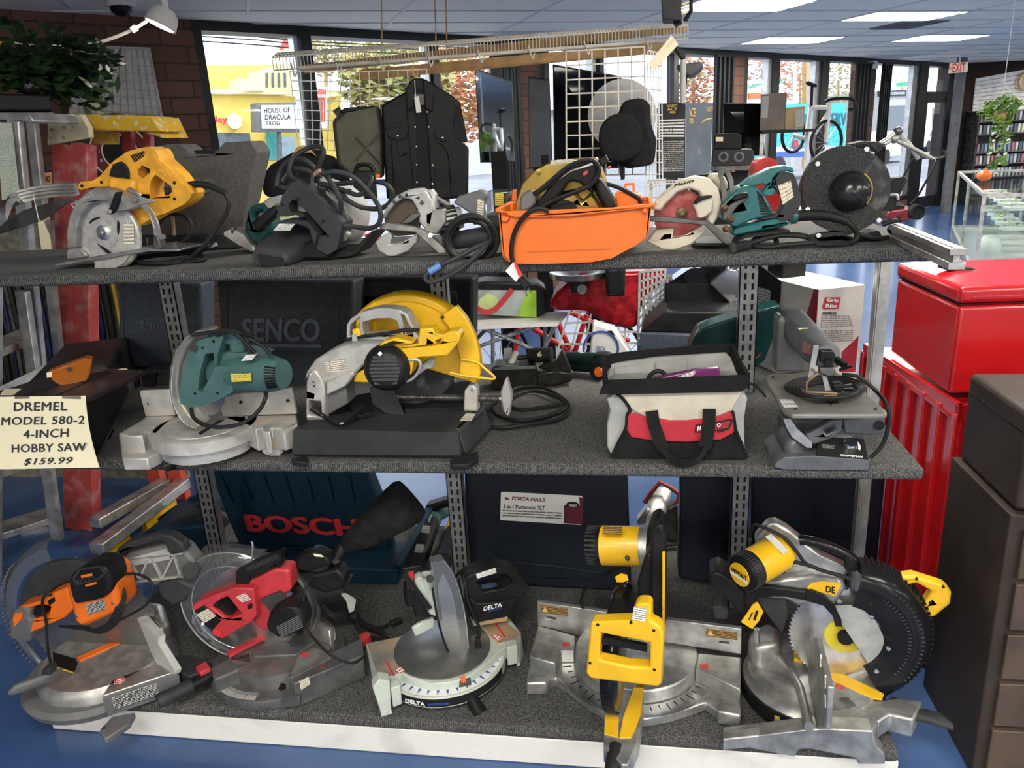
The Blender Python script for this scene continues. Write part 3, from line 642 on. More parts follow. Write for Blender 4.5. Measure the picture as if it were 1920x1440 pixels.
t.part('leg_wall', B().prism([t.G(*z(132, 945), ht-.006), t.G(*z(210, 1140), ht-.006), t.G(*z(215, 1322), .005), t.G(*z(150, 1060), .005)], (.008, .0, 0)), pale)
t.part('leg_wall', B().prism([t.G(*z(968, 878), ht-.006), t.G(*z(938, 925), ht-.006), t.G(*z(965, 1060), .003), t.G(*z(985, 1000), .003)], (-.01, 0, 0)), pale)
t.part('boss', t.gp(z(258, 1145, 310, 1130, 318, 1165, 268, 1185), .02, ht+.002), pale, bev=.003)
t.part('boss', t.gp(z(885, 925, 945, 915, 950, 950, 893, 965), .02, ht+.002), pale, bev=.003)
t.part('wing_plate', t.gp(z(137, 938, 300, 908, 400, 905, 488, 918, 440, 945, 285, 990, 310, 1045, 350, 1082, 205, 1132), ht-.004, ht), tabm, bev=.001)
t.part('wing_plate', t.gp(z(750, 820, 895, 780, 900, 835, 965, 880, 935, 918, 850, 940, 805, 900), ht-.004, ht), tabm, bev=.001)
C0 = t.G(*z(545, 960), ht); r0 = (t.G(*z(802, 930), ht)-t.G(*z(282, 985), ht)).length/2
t.part('turntable', B().lathe((C0.x, C0.y, 0), (0, 0, 1), [(r0, .04), (r0, ht), (r0-.004, ht+.002), (0, ht+.002)], 56), mat('dark table metal', (.2, .2, .2), .32, .7, col2=(.3, .29, .27), scale=14))
aw = B().arc((C0.x, C0.y, 0), (0, 0, 1), (1, 0, 0), 205, 345, r0+.002, r0+.045, .018, .055, 40)
sw = t.part('scale_rim', aw, pale, bev=.003)
a0s = [200+i*14 for i in range(10)]
t.part('scale_band', B().arc((C0.x, C0.y, 0), (0, 0, 1), (1, 0, 0), 212, 338, r0+.008, r0+.036, .055, .0558, 40), mat('white scale', (.75, .75, .74), .5), par=sw)
b = B()
for i in range(13):
    a = R(216+i*9.6); d = V((math.cos(a), math.sin(a), 0)); s_ = V((-d.y, d.x, 0)); c = V((C0.x, C0.y, .056))
    b.prism([c+d*(r0+.034), c+d*(r0+.012)+s_*.005, c+d*(r0+.012)-s_*.005], (0, 0, .0004))
t.part('scale_marks', b, mat('blue ink', (.03, .08, .35), .6), par=sw)
t.part('name_band', B().arc((C0.x, C0.y, 0), (0, 0, 1), (1, 0, 0), 218, 325, r0+.0445, r0+.0465, .024, .05, 40), ink, par=sw, label='black band with white lettering')
for a_, b_, h0_, h1_, s_, m_ in ((226, 244, .031, .044, 'DELTA', inkw), (247, 264, .034, .042, 'SHOPMASTER', mat('blue ink', (.03, .08, .35)))):
    pt = lambda a, h: V((C0.x, C0.y, h))+V((math.cos(R(a)), math.sin(R(a)), 0))*(r0+.052)
    t.txt(s_, pt(a_, h0_), pt(b_, h0_), pt(a_, h1_), m_, par=sw, bold=.03)
for q in (z(242, 1035, 285, 1115), z(832, 832, 884, 905)):
    p = t.gl(q, ht+.0005); t.part('red_line', B().bar(p[0], p[1], .006, .0008), inkr)
for q in ((316, 1085), (838, 906)):
    c = t.G(*z(*q), ht+.0005); k_ = t.part('no_hands_symbol', B().lathe(c, (0, 0, 1), [(.016, 0), (.016, .0006), (0, .0006)], 24), inkw)
    t.part('symbol_ring', B().arc(c, (0, 0, 1), (1, 0, 0), 0, 360, .011, .015, .0006, .001, 24).bar(c+V((-.01, -.006, .0009)), c+V((.01, .006, .0009)), .004, .0006), inkr, par=k_)
fcz = t.P(*z(700, 860), C0.y+.03)
t.part('fence', t.pp(z(380, 860, 430, 830, 500, 805, 505, 850, 400, 905), C0.y+.045, C0.y+.06), pale, bev=.004)
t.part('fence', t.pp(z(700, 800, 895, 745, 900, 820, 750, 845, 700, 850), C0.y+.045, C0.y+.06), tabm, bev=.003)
# head: guard nearly edge-on, arm, chute, handle and motor
gy = C0.y-.02
gq = z(486, 508, 520, 498, 548, 492, 600, 560, 640, 680, 670, 800, 684, 960, 682, 1045, 640, 1064, 600, 1040, 560, 950, 535, 880, 510, 760, 492, 600)
gv = t.part('blade_guard', t.pp(gq, gy-.01, gy+.03), clear('clear guard plastic', (.94, .95, .95), .10, .08, .10), bev=.006)
b = B().tube([t.P(*p, gy-.012) for p in pairs(z(488, 505, 500, 620, 520, 760, 548, 900, 590, 1020, 640, 1066, 684, 1046, 686, 950, 668, 790, 640, 670, 600, 558, 548, 492))], .0022, 6)
t.part('guard_rim', b, clear('guard rim plastic', (.85, .86, .86), .35, .15, .4), par=gv)
gi = t.pp(z(548, 560, 590, 640, 615, 740, 640, 900, 650, 1020, 612, 1010, 575, 930, 545, 800, 520, 640), gy+.034, gy+.038)
t.part('saw_blade', gi, K['steel'], label='blade seen almost edge on through the guard')
t.part('dark_edge', tubes(t, z(492, 640, 515, 780, 545, 900, 595, 1030, 622, 1072), gy-.012, .0035), K['black'], par=gv)
t.part('guard_bolt', B().cyl(t.P(*z(478, 590), gy-.01), t.P(*z(478, 590), gy-.022), .012, n=18), K['black'])
t.part('dust_chute', B().lathe(t.P(*z(478, 700), gy+.05), t.P(*z(440, 505), gy+.05)-t.P(*z(478, 700), gy+.05), [(.016, 0), (.021, .03), (.024, .075), (.026, .085), (.022, .086), (.02, .06)], 24), pale)
t.part('chute_housing', t.pp(z(395, 600, 430, 580, 490, 640, 520, 800, 480, 790, 410, 660), gy+.03, gy+.07), pale, bev=.006)
t.part('return_link', B().bar(t.P(*z(338, 560), gy+.02), t.P(*z(478, 750), gy+.02), .01, .014), K['black'])
t.part('return_link', B().bar(t.P(*z(335, 545), gy+.02), t.P(*z(425, 528), gy+.04), .008, .01), K['black'])
t.part('red_clip', t.pp(z(360, 545, 392, 545, 385, 655, 362, 610), gy+.04, gy+.055), inkr)
t.part('pivot', t.pp(z(345, 640, 380, 630, 440, 690, 490, 760, 490, 800, 400, 805, 385, 740, 350, 745), gy+.05, gy+.1), K['black'], bev=.006)
hy = C0.y+.03
hb = t.pp(z(662, 600, 690, 575, 760, 548, 850, 532, 920, 545, 985, 590, 1014, 630, 1015, 660, 985, 690, 880, 715, 740, 726, 690, 700, 668, 640), hy-.02, hy+.045, holes=[z(728, 610, 790, 580, 880, 566, 918, 590, 926, 618, 890, 640, 770, 664)])
h_ = t.part('handle', hb, K['black'], bev=.012, seg=3)
t.part('trigger', t.pp(z(760, 640, 840, 628, 850, 640, 765, 664), hy, hy+.02), mat('blue grey plastic', (.05, .07, .16), .5), par=h_)
t.stick('price_label', z(735, 590, 838, 558, 832, 530, 725, 566), hy-.021, tagw, h_)
mb = t.part('motor', t.pp(z(690, 690, 740, 722, 880, 712, 955, 692, 935, 770, 900, 798, 720, 832, 700, 800), hy-.03, hy+.07), K['black'], bev=.014, seg=3)
t.ptxt('DELTA', z(768, 764, 866, 740, 770, 742), hy-.0325, inkw, par=mb, bold=.02); t.ptxt('SHOPMASTER', z(795, 772, 868, 752, 794, 760), hy-.0325, mat('blue ink', (.03, .08, .35)), par=mb)
t.part('power_cord', tubes(t, z(610, 590, 640, 560, 665, 600, 680, 700, 720, 800, 745, 860, 740, 940, 745, 985), [hy+.02, hy, hy-.03, hy-.04, hy-.05, hy-.05, hy-.06, hy-.07], .005), K['rubber'])
t.part('power_cord', tubes(t, z(630, 600, 650, 690, 680, 790, 720, 870, 745, 885), [hy, hy-.02, hy-.04, hy-.05, hy-.05], .005), K['rubber'])
t.part('plug', t.pp(z(728, 920, 750, 918, 762, 985, 728, 1000), hy-.08, hy-.06), K['rubber'], bev=.004)
kn = t.G(*z(655, 1150), .06)
k0, k1 = t.P(*z(690, 1215), kn.y-.02), t.P(*z(752, 1322), kn.y-.07)
hd = t.part('miter_handle', B().lathe(k0, k1-k0, [(.012, -.02), (.017, 0), (.02, (k1-k0).length*.5), (.0235, (k1-k0).length), (.019, (k1-k0).length), (.017, (k1-k0).length-.03), (0, (k1-k0).length-.03)], 24), K['black'])
t.part('detent_lever', t.pp(z(640, 1150, 700, 1135, 705, 1175, 660, 1200, 645, 1240, 635, 1190), kn.y-.015, kn.y+.005), K['dsteel'], par=hd, bev=.002)
t.part('red_pointer', t.pp(z(646, 1128, 668, 1120, 675, 1150, 650, 1155), kn.y-.018, kn.y-.012), K['orange'], par=hd)
# ================================================================ bottom shelf: red mitre saw
z = zB
t = T('miter_saw', 'red bodied mitre saw with a round clear guard and black dust bag', 'saw', (-1.1, 2.0, z3+.002), 0)
ht = .085
dgrey = mat('dark grey casting', (.10, .10, .105), .5, .25, var=.2, scale=20)
wg = t.part('table_wing', t.gp(z(792, 1135, 862, 958, 960, 908, 1085, 945, 1292, 845, 1300, 965, 832, 1160), .0, ht), dgrey, bev=.004)
t.part('wing_top', t.gp(z(800, 1125, 866, 962, 960, 914, 1084, 950, 1082, 985, 812, 1122), ht, ht+.0015), K['alu'], par=wg)
t.part('foot', t.pp(z(735, 1275, 770, 1250, 870, 1245, 868, 1310, 770, 1362, 740, 1340), t.G(*z(800, 1330), 0).y, t.G(*z(800, 1330), 0).y+.05), dgrey, bev=.005)
p = [t.G(*z(x, y), 0) for x, y in ((832, 1262), (1300, 1060))]
fr_ = lambda a, h: p[0]+(p[1]-p[0])*a+V((0, 0, h))+V(((p[1]-p[0]).y, -(p[1]-p[0]).x, 0)).normalized()*.0035
t.stick('price_label', None, [t.P(*z(x, y), t.G(*z(860, 1245), .02).y-.012) for x, y in ((828, 1235), (944, 1160), (932, 1108), (814, 1168))], tagm, wg)
t.stick('warning_label', None, [t.P(*z(x, y), t.G(*z(1000, 1170), .02).y-.0) for x, y in ((945, 1148), (1050, 1080), (1045, 1010), (935, 1065))], print_mat('dark red print', (.03, .02, .02), (.25, .07, .05), 7, 20, .45), wg)
c = t.G(*z(908, 960), ht+.002); t.part('no_hands_symbol', B().arc(c, (0, 0, 1), (1, 0, 0), 0, 360, .009, .013, 0, .0008, 24).bar(c+V((-.009, -.005, .0004)), c+V((.009, .005, .0004)), .004, .001), inkr, par=wg)
t.part('clamp_knob', B().cyl(t.P(*z(765, 1175), t.G(*z(790, 1250), 0).y), t.P(*z(738, 1178), t.G(*z(790, 1250), 0).y-.01), .011, n=16), K['black'], par=wg)
C0 = t.G(*z(760, 880), ht); r0 = .165
tt = t.part('turntable', B().lathe((C0.x, C0.y, 0), (0, 0, 1), [(r0, .03), (r0, ht-.004), (r0-.006, ht), (0, ht)], 56), mat('dark table metal', (.2, .2, .2)))
t.part('base', B().lathe((C0.x-.02, C0.y-.005, 0), (0, 0, 1), [(r0+.045, 0), (r0+.05, .02), (r0+.045, .034), (r0, .036)], 56), dgrey)
b = B().arc((C0.x-.02, C0.y-.005, 0), (0, 0, 1), (1, 0, 0), 208, 275, r0+.012, r0+.042, .0355, .037, 30)
sb = t.part('scale_band', b, K['lgrey']); b = B()
for i in range(30):
    a = R(210+i*2.2); d = V((math.cos(a), math.sin(a), 0)); c = V((C0.x-.02, C0.y-.005, .037)); b.bar(c+d*(r0+.014), c+d*(r0+(.034 if i % 5 == 0 else .024)), .0018, .0006)
t.part('scale_marks', b, ink, par=sb)
ab = t.part('miter_arm', t.gp(z(270, 1050, 380, 985, 540, 940, 560, 1020, 320, 1120, 290, 1130), .03, ht), dgrey, bev=.006)
t.part('arm_grip', B().cyl(t.G(*z(300, 1090), .06), t.G(*z(120, 1180), .06), .016, .018, 18), K['black'], par=ab); t.part('arm_grip', B().lathe(t.G(*z(140, 1170), .06), t.G(*z(-30, 1254), .06)-t.G(*z(140, 1170), .06), [(.021, 0), (.021, .1), (.024, (t.G(*z(-30, 1254), .06)-t.G(*z(140, 1170), .06)).length), (.016, (t.G(*z(-30, 1254), .06)-t.G(*z(140, 1170), .06)).length), (0, .1)], 18), K['char'], par=ab)
t.part('side_plate', t.gp(z(10, 985, 60, 960, 250, 985, 262, 1060, 120, 1110, 20, 1050), .03, ht-.012), K['char'], bev=.006)
t.part('front_block', t.gp(z(540, 940, 820, 905, 980, 865, 850, 960, 560, 975), .03, ht+.006), dgrey, bev=.004)
t.part('red_rail', B().bar(t.G(*z(385, 965), ht+.012), t.G(*z(640, 835), ht+.012), .02, .012), K['red'])
t.part('red_latch', t.gp(z(165, 1042, 235, 1005, 270, 1048, 200, 1085), ht-.02, ht+.005), K['red'], bev=.004)
fx = t.G(*z(1000, 890), ht)
t.part('fence', B().prism([t.P(*z(*q), fx.y+e) for q, e in (((893, 700), .06), ((1000, 760), .03), ((1070, 800), .01), ((1088, 950), -.01), ((990, 890), .02), ((890, 760), .06))], (.006, .014, 0)), K['alu'], bev=.002)
gyd = C0.y+.015
zoff = V((0, gyd, 0))
Cg = t.P(*z(455, 640), gyd-.05)
PR = (t.P(*z(855, 640), gyd-.05)-Cg).x/400
up_ = t.part('upper_guard', B().lathe(t.P(*z(640, 590), gyd+.02), FV, [(352*PR, 0), (352*PR, .03), (338*PR, .036), (325*PR, .03), (322*PR, .012), (60*PR, .012)], 48, R(-30), R(150), UX), mat('smoked metal', (.07, .068, .068), .4, .3))
t.part('saw_blade', saw_blade(t.P(*z(560, 650), gyd-.01), FV, 318*PR, 60), K['steel'])
gc = B().lathe(Cg, FV, [(392*PR, -.05), (396*PR, -.02), (388*PR, 0), (365*PR, .008), (300*PR, .01), (150*PR, .012)], 56, R(62), R(262), UX)
gv = t.part('clear_guard', gc, clear('clear guard plastic', (.86, .87, .86)))
b = B().tube([Cg+V((math.cos(R(a)), 0, math.sin(R(a))))*388*PR-V((0, .002, 0)) for a in range(66, 262, 6)], .003, 6, sm=2)
b2 = B().tube([t.P(*q, gyd-.055) for q in pairs(z(545, 200, 555, 240, 540, 350))], .003, 6)
rimm = clear('guard rim plastic', (.75, .76, .75))
t.part('guard_rim', b, rimm, par=gv); t.part('guard_rim', b2, rimm, par=gv)
t.part('guard_rim', B().tube([Cg+V((math.cos(R(a)), 0, math.sin(R(a))))*300*PR-V((0, .01, 0)) for a in range(80, 262, 6)], .0018, 6, sm=2), rimm, par=gv)
by = gyd-.075
bd = t.part('motor_housing', t.pp(z(520, 470, 700, 380, 800, 392, 812, 530, 790, 545, 740, 560, 660, 800, 640, 815, 575, 770, 440, 560, 440, 510), by, by+.06), K['red'], bev=.01, seg=3)
hb = t.pp(z(140, 640, 180, 605, 440, 510, 560, 520, 580, 700, 540, 745, 350, 858, 282, 830, 275, 790, 170, 690), by-.03, by+.03, holes=[z(275, 645, 300, 615, 345, 585, 385, 572, 480, 690, 400, 722, 360, 715)])
h_ = t.part('handle', hb, K['red'], bev=.009, seg=3)
t.part('grip_pad', t.pp(z(158, 668, 225, 630, 340, 735, 282, 796, 240, 775), by-.034, by-.029), K['black'], par=h_, bev=.003)
t.stick('price_label', z(230, 748, 308, 700, 250, 650, 172, 692), by-.036, tagm, h_)
t.part('trigger', t.pp(z(305, 640, 330, 615, 420, 680, 380, 720, 340, 700), by-.015, by+.015), K['black'], par=h_)
t.part('safety_switch', t.pp(z(280, 622, 318, 603, 330, 620, 322, 650, 290, 640), by-.022, by), K['black'], par=h_)
t.part('rocker', t.pp(z(285, 795, 345, 810, 335, 845, 288, 830), by-.033, by-.029), inkr, par=h_)
t.part('rocker', t.pp(z(516, 630, 548, 618, 550, 648, 520, 660), by-.033, by-.029), K['black'], par=h_, label='small black square button')
t.stick('warning_label', z(480, 610, 545, 590, 500, 545, 438, 572), by-.0315, print_mat('red and white print', (.7, .66, .6), (.3, .03, .03), 5, 12, .45), h_)
tq = t.pp(z(436, 405, 510, 370, 740, 280, 746, 310, 730, 345, 740, 375, 700, 365, 530, 430, 528, 470, 505, 522, 440, 508), by-.01, by+.03, holes=[z(532, 430, 700, 352, 720, 366, 545, 455)])
th_ = t.part('carry_handle', tq, K['black'], bev=.007)
b = B()
for i in range(13):
    q0 = t.P(*z(520+i*16, 376-i*7), by-.01); b.bar(q0+V((0, -.002, .004)), q0+V((.004, -.002, -.01)), .004, .006)
t.part('grip_ribs', b, K['char'], par=th_)
mg = t.part('motor_label', t.pp(z(600, 592, 735, 540, 800, 610, 670, 668), by-.012, by-.002), print_mat('dark grey print', (.04, .04, .04), (.2, .2, .19), 14, 30, .4), label='dark label with fine print')
mc = t.part('motor_cap', t.pp(z(640, 762, 662, 690, 760, 632, 850, 645, 892, 705, 905, 785, 830, 830, 740, 866, 700, 840, 645, 805), by-.07, by-.0), K['black'], bev=.014, seg=3)
b = B()
for i in range(7):
    b.bar(t.P(*z(716+i*4, 778+i*11), by-.0715), t.P(*z(868+i*4, 700+i*12), by-.0715), .003, .003)
t.part('vent_slots', b, K['grey'], par=mc)
t.part('rear_arm', t.pp(z(800, 390, 980, 420, 1120, 380, 1180, 450, 1160, 520, 1040, 560, 960, 520, 900, 500, 820, 520), by+.08, by+.14), K['black'], bev=.012)
t.part('rear_casting', t.gp(z(830, 590, 960, 540, 1010, 620, 1000, 700, 900, 720, 840, 660), .05, .16), dgrey, bev=.02, seg=3)
t.part('guard_shroud', t.pp(z(810, 390, 860, 300, 960, 265, 1060, 310, 1080, 360, 960, 400), by+.05, by+.1), K['black'], bev=.008)
t.part('shroud_tag', t.pp(z(960, 285, 1010, 290, 1030, 305, 975, 300), by+.045, by+.049), K['cream'])
t.part('bevel_lever', B().bar(t.P(*z(1170, 520), by+.1), t.P(*z(1225, 420), by+.1), .012, .012).bar(t.P(*z(1170, 520), by+.1), t.P(*z(1300, 592), by+.08), .012, .012), K['black'], bev=.003)
t.part('bevel_scale', t.pp(z(1150, 555, 1215, 548, 1250, 600, 1235, 670, 1205, 680, 1185, 600), by+.1, by+.106), K['lgrey'])
t.part('red_knob', B().lathe(t.G(*z(1315, 885), .02), (0, 0, 1), [(.02, 0), (.022, .012), (.018, .03), (.008, .036), (0, .036)], 18), K['red'])
cz = .012
t.part('power_cord', B().tube([t.P(*z(*q), d) for q, d in (((960, 400), by+.05), ((920, 480), by), ((890, 640), by-.03), ((905, 760), by-.03), ((980, 870), by-.06), ((1100, 980), C0.y-.16), ((1230, 1020), C0.y-.14), ((1300, 980), C0.y-.08))], .0042), K['rubber'])
for k, off in enumerate((0, 14, 30, 48)):
    t.part('power_cord', B().tube([t.G(*z(x, y+off*.6), h) for x, y, h in ((1020, 620, .11), (1100, 690, .08), (1220, 700, .03), (1330, 760, .012), (1420, 790, .02+.004*k), (1450+off*.3, 850, .012), (1330, 830, .012), (1240, 730, .03))], .0042), K['rubber'])
t.part('power_cord', B().tube([t.G(*z(x, y), h) for x, y, h in ((1220, 700, .04), (1300, 760, .02), (1400, 780, .018), (1480, 755, .014))], .0045), K['rubber'])
t.part('plug', B().bar(t.G(*z(1478, 756), .014), t.G(*z(1560, 726), .014), .022, .018), K['rubber'], bev=.005)
t.part('cord_tie', B().sph(t.G(*z(1235, 705), .035), .022, 12, 8), K['rubber'])
# dust bag, its neck clipped to the saw
z = zC
ys = by+.16
bag = B().loft([ring(t.P(*z(x, y), ys+d), (-.6, 0, .8), (-.2, 1, .2), a, b_, 2.3, 20) for x, y, d, a, b_ in ((5, 425, 0, .016, .016), (50, 395, .0, .03, .03), (120, 345, .01, .044, .045), (215, 275, .02, .055, .055), (300, 215, .03, .066, .06), (355, 175, .04, .072, .05), (382, 150, .045, .066, .02))])
t.part('dust_bag', bag, mat('black fabric', (.010, .010, .011), .9, var=.3, scale=30, bump=.3, bscale=40), label='black cloth dust bag')
t.part('bag_neck', B().cyl(t.P(*z(-30, 480), ys-.02), t.P(*z(10, 415), ys), .022, .02, 20), K['black'])
t.part('bag_neck', B().cyl(t.P(*z(-45, 505), ys-.03), t.P(*z(-28, 478), ys-.02), .027, .026, 20), K['char'])
# ================================================================ bottom shelf: orange mitre saw at the left
z = zA
t = T('miter_saw', 'orange and grey mitre saw at the left end of the bottom shelf', 'saw', (-1.5, 1.95, z3+.002), 0)
ht = .085
C0 = t.G(*z(490, 905), ht); r0 = .2
tt = t.part('turntable', B().lathe((C0.x, C0.y, 0), (0, 0, 1), [(r0, .02), (r0, ht-.02), (r0-.012, ht-.004), (r0-.016, ht), (0, ht)], 56), K['cast'])
t.part('base', B().lathe((C0.x-.02, C0.y-.005, 0), (0, 0, 1), [(r0+.022, 0), (r0+.03, .022), (r0+.02, .04), (r0, .042)], 56), K['grey'])
wg = t.part('table_wing', t.gp(z(475, 1104, 520, 1032, 640, 985, 745, 955, 815, 965, 830, 985, 745, 1014), .018, ht), K['alu'], bev=.003)
yw = t.G(*z(520, 1240), .0).y; pa_, pb_ = t.G(*z(475, 1104), ht), t.G(*z(745, 1014), ht); nn = V(((pb_-pa_).y, -(pb_-pa_).x, 0)).normalized()*.003
fq = lambda f, h: pa_+(pb_-pa_)*f+V((0, 0, h-ht))+nn
t.part('front_skirt', B().prism([fq(-.0, .012), fq(1.3, .012), fq(1.3, ht-.012), fq(1, ht-.004), fq(0, ht-.004)], -nn*3), K['grey'], par=wg, bev=.002)
t.stick('chart_label', None, [p+nn*.4 for p in (fq(.14, .026), fq(.92, .026), fq(.92, .070), fq(.14, .070))], print_mat('white chart on black', (.015, .015, .016), (.6, .6, .6), 8, 22, .46), wg)
ft = t.part('foot', t.gp(z(462, 1262, 488, 1308, 600, 1232, 630, 1180, 520, 1200), 0, .02), K['grey'], bev=.004)
t.part('foot_hole', B().cyl(t.G(*z(484, 1256), .0202), t.G(*z(484, 1256), .0208), .006, n=14), ink, par=ft)
c = t.G(*z(556, 1034), ht); k_ = t.part('no_hands_symbol', B().lathe(c, (0, 0, 1), [(.015, 0), (.015, .0006), (0, .0006)], 24), inkw, par=wg)
t.part('symbol_ring', B().arc(c, (0, 0, 1), (1, 0, 0), 0, 360, .010, .014, .0006, .001, 24).bar(c+V((-.01, -.006, .0009)), c+V((.01, .006, .0009)), .004, .0006), inkr, par=tt)
fy = t.G(*z(760, 1000), ht).y
t.part('fence', B().prism([t.P(*z(*q), fy+e) for q, e in (((635, 742), .12), ((655, 735), .12), ((740, 830), .06), ((735, 860), .05), ((812, 985), 0), ((808, 1005), 0), ((755, 1010), .02), ((700, 900), .07), ((660, 800), .1))], (.018, .012, 0)), K['lgrey'], bev=.003)
t.part('kerf_plate', t.gp(z(355, 925, 640, 798, 655, 812, 372, 940), ht, ht+.004), K['orange'], label='orange kerf plate')
t.part('kerf_plate', t.gp(z(670, 760, 705, 752, 720, 775, 685, 790), ht, ht+.004), K['orange'], label='orange kerf plate')
t.part('no_zone_label', t.gp(z(245, 900, 350, 930, 362, 950, 345, 990, 250, 965), ht, ht+.003), K['black'])
t.part('yellow_strip', t.gp(z(248, 962, 340, 992, 342, 1000, 250, 972), ht+.003, ht+.0036), K['yel'])
t.part('miter_handle', B().loft([ring(t.P(*z(x, y), yw+d), (.3, 0, 1), (0, 1, 0), a, .02, 2.6, 16) for x, y, d, a in ((62, 1072, -.02, .012), (80, 1068, -.02, .018), (150, 1045, 0, .019), (230, 1015, .03, .018), (270, 1005, .05, .016))]), K['grey'])
t.part('detent_lever', t.pp(z(190, 985, 230, 975, 235, 1010, 195, 1012), yw-.02, yw+.01), K['char'], bev=.003)
gyd = C0.y+.05
PR = (t.P(*z(400, 740), gyd)-t.P(*z(300, 740), gyd)).x/100
Cb = t.P(*z(430, 760), gyd)
t.part('saw_blade', saw_blade(Cb+V((0, 0, 0)), FV, 305*PR, 60), mat('brushed blade', (.42, .40, .36), .3, .9, var=.25, scale=5))
gs = B().lathe(t.P(*z(420, 745), gyd), FV, [(300*PR, .03), (350*PR, .028), (372*PR, .01), (376*PR, -.02)], 56, R(104), R(238), UX)
gd = t.part('lower_guard', gs, clear('smoky guard plastic', (.6, .61, .62), .16, .12, .2))
gb = B()
for i in range(30):
    a = R(140+i*3.2); d = V((math.cos(a), 0, math.sin(a))); gb.bar(t.P(*z(420, 745), gyd)+d*372*PR+V((0, -.026, 0)), t.P(*z(420, 745), gyd)+d*380*PR+V((0, .01, 0)), .004, .006, up=d)
t.part('guard_ribs', gb, K['grey'], par=gd)
t.part('upper_guard', B().lathe(t.P(*z(440, 745), gyd+.01), FV, [(300*PR, .02), (300*PR, .035), (285*PR, .04), (200*PR, .03)], 40, R(50), R(175), UX), K['char'])
hd = t.part('saw_head', t.pp(z(520, 480, 600, 440, 780, 400, 860, 425, 900, 480, 930, 500, 900, 560, 840, 600, 700, 590, 600, 560, 540, 530), gyd+.02, gyd+.08), K['grey'], bev=.01, seg=3)
b = B(); rb = [(560, 545), (600, 470), (650, 560), (700, 450), (755, 560), (810, 450), (840, 540)]
for i in range(len(rb)-1): b.bar(t.P(*z(*rb[i]), gyd+.016), t.P(*z(*rb[i+1]), gyd+.016), .008, .006)
for yy in (452, 560): b.bar(t.P(*z(560, yy+20), gyd+.016), t.P(*z(850, yy-12), gyd+.016), .008, .006)
t.part('casting_ribs', b, K['lgrey'], par=hd)
t.part('head_side', t.pp(z(545, 480, 770, 420, 790, 440, 790, 470, 560, 510), gyd+.012, gyd+.02), K['lgrey'], par=hd)
t.part('carry_handle', t.pp(z(520, 470, 545, 420, 580, 395, 740, 350, 800, 365, 850, 400, 862, 435, 790, 450, 762, 395, 740, 385, 590, 425, 555, 480), gyd, gyd+.04), K['char'], bev=.008)
t.part('rear_pivot', B().cyl(t.P(*z(885, 520), gyd+.1), t.P(*z(885, 520), gyd-.02), .024, n=24), K['black'])
t.part('rear_linkage', t.pp(z(720, 590, 830, 560, 900, 600, 870, 660, 800, 690, 740, 640), gyd+.0, gyd+.06), K['char'], bev=.01)
t.part('rear_casting', t.gp(z(620, 640, 760, 660, 790, 760, 720, 800, 640, 760), .04, .14), K['alu'], bev=.03, seg=3)
my = gyd-.06
mb = t.part('motor_housing', t.pp(z(306, 600, 325, 560, 480, 520, 520, 545, 556, 690, 545, 715, 390, 788, 345, 765), my-.05, my+.05), K['orange'], bev=.016, seg=3)
t.stick('warning_label', z(408, 728, 492, 700, 486, 652, 400, 680), my-.051, print_mat('white print on black', (.03, .03, .03), (.6, .6, .6), 7, 14, .45), mb)
screws(t, z(360, 732, 525, 672), my-.05, K['steel'], .005, mb)
oval = t.P(*z(462, 667), my-.052)
cp = t.part('motor_cap', t.pp(z(316, 590, 322, 545, 400, 500, 470, 497, 500, 520, 516, 570, 514, 625, 480, 652, 420, 668, 345, 680, 328, 640), my-.066, my+.02), K['black'], bev=.012, seg=3)
tp = lambda x, y: t.P(*z(x, y), my-.0)
b = B()
for q in ((345, 555, 375, 515), (375, 515, 470, 500), (470, 500, 490, 535), (490, 535, 455, 560), (455, 560, 355, 585), (355, 585, 345, 555)): b.bar(t.P(*z(q[0], q[1]), my-.067), t.P(*z(q[2], q[3]), my-.067), .005, .006)
t.part('cap_ribs', b, K['char'], par=cp)
t.part('cap_slot', t.pp(z(375, 545, 425, 535, 430, 545, 380, 556), my-.069, my-.064), K['orange'], par=cp); t.part('cap_slot', t.pp(z(395, 588, 445, 575, 448, 584, 400, 597), my-.069, my-.064), K['orange'], par=cp)
t.ptxt('RIDGID', z(362, 588, 445, 568, 358, 562), my-.069, K['char'], par=cp, bold=.04, th=.003)
hb = t.part('handle', t.pp(z(45, 765, 60, 715, 90, 690, 190, 662, 215, 640, 310, 600, 340, 700, 300, 742, 140, 812, 140, 850, 80, 850, 46, 830), my-.03, my+.025, holes=[z(120, 700, 195, 680, 235, 690, 225, 730, 150, 755, 130, 730)]), K['orange'], bev=.01, seg=3)
t.part('grip_pad', t.pp(z(42, 780, 60, 715, 90, 692, 140, 702, 135, 745, 150, 760, 140, 815, 142, 850, 80, 852, 48, 832), my-.034, my+.03), K['grey'], par=hb, bev=.01, seg=3)
t.part('pad_inset', t.pp(z(60, 745, 72, 722, 104, 715, 104, 740, 66, 785), my-.037, my-.033), K['orange'], par=hb)
t.part('trigger', t.pp(z(138, 705, 190, 685, 215, 700, 200, 735, 160, 745), my-.015, my+.015), K['black'], par=hb)
t.part('switch', t.pp(z(222, 660, 250, 645, 255, 665, 228, 685), my-.033, my-.029), K['black'], par=hb)
for k in range(4):
    t.part('power_cord', tubes(t, z(525, 555+k*6, 580-k*8, 620, 570-k*10, 700, 540-k*14, 770, 470-k*12, 810-k*5, 400, 795-k*4, 280, 780), [my-.01, my-.02, my-.05, my-.06, my-.06, my-.05, my-.02], .0042), K['rubber'])
t.part('power_cord', tubes(t, z(530, 545, 620, 535, 690, 560, 710, 610, 680, 680, 600, 730, 560, 750), [my, my, my-.02, my-.03, my-.04, my-.05, my-.05], .0042), K['rubber'])
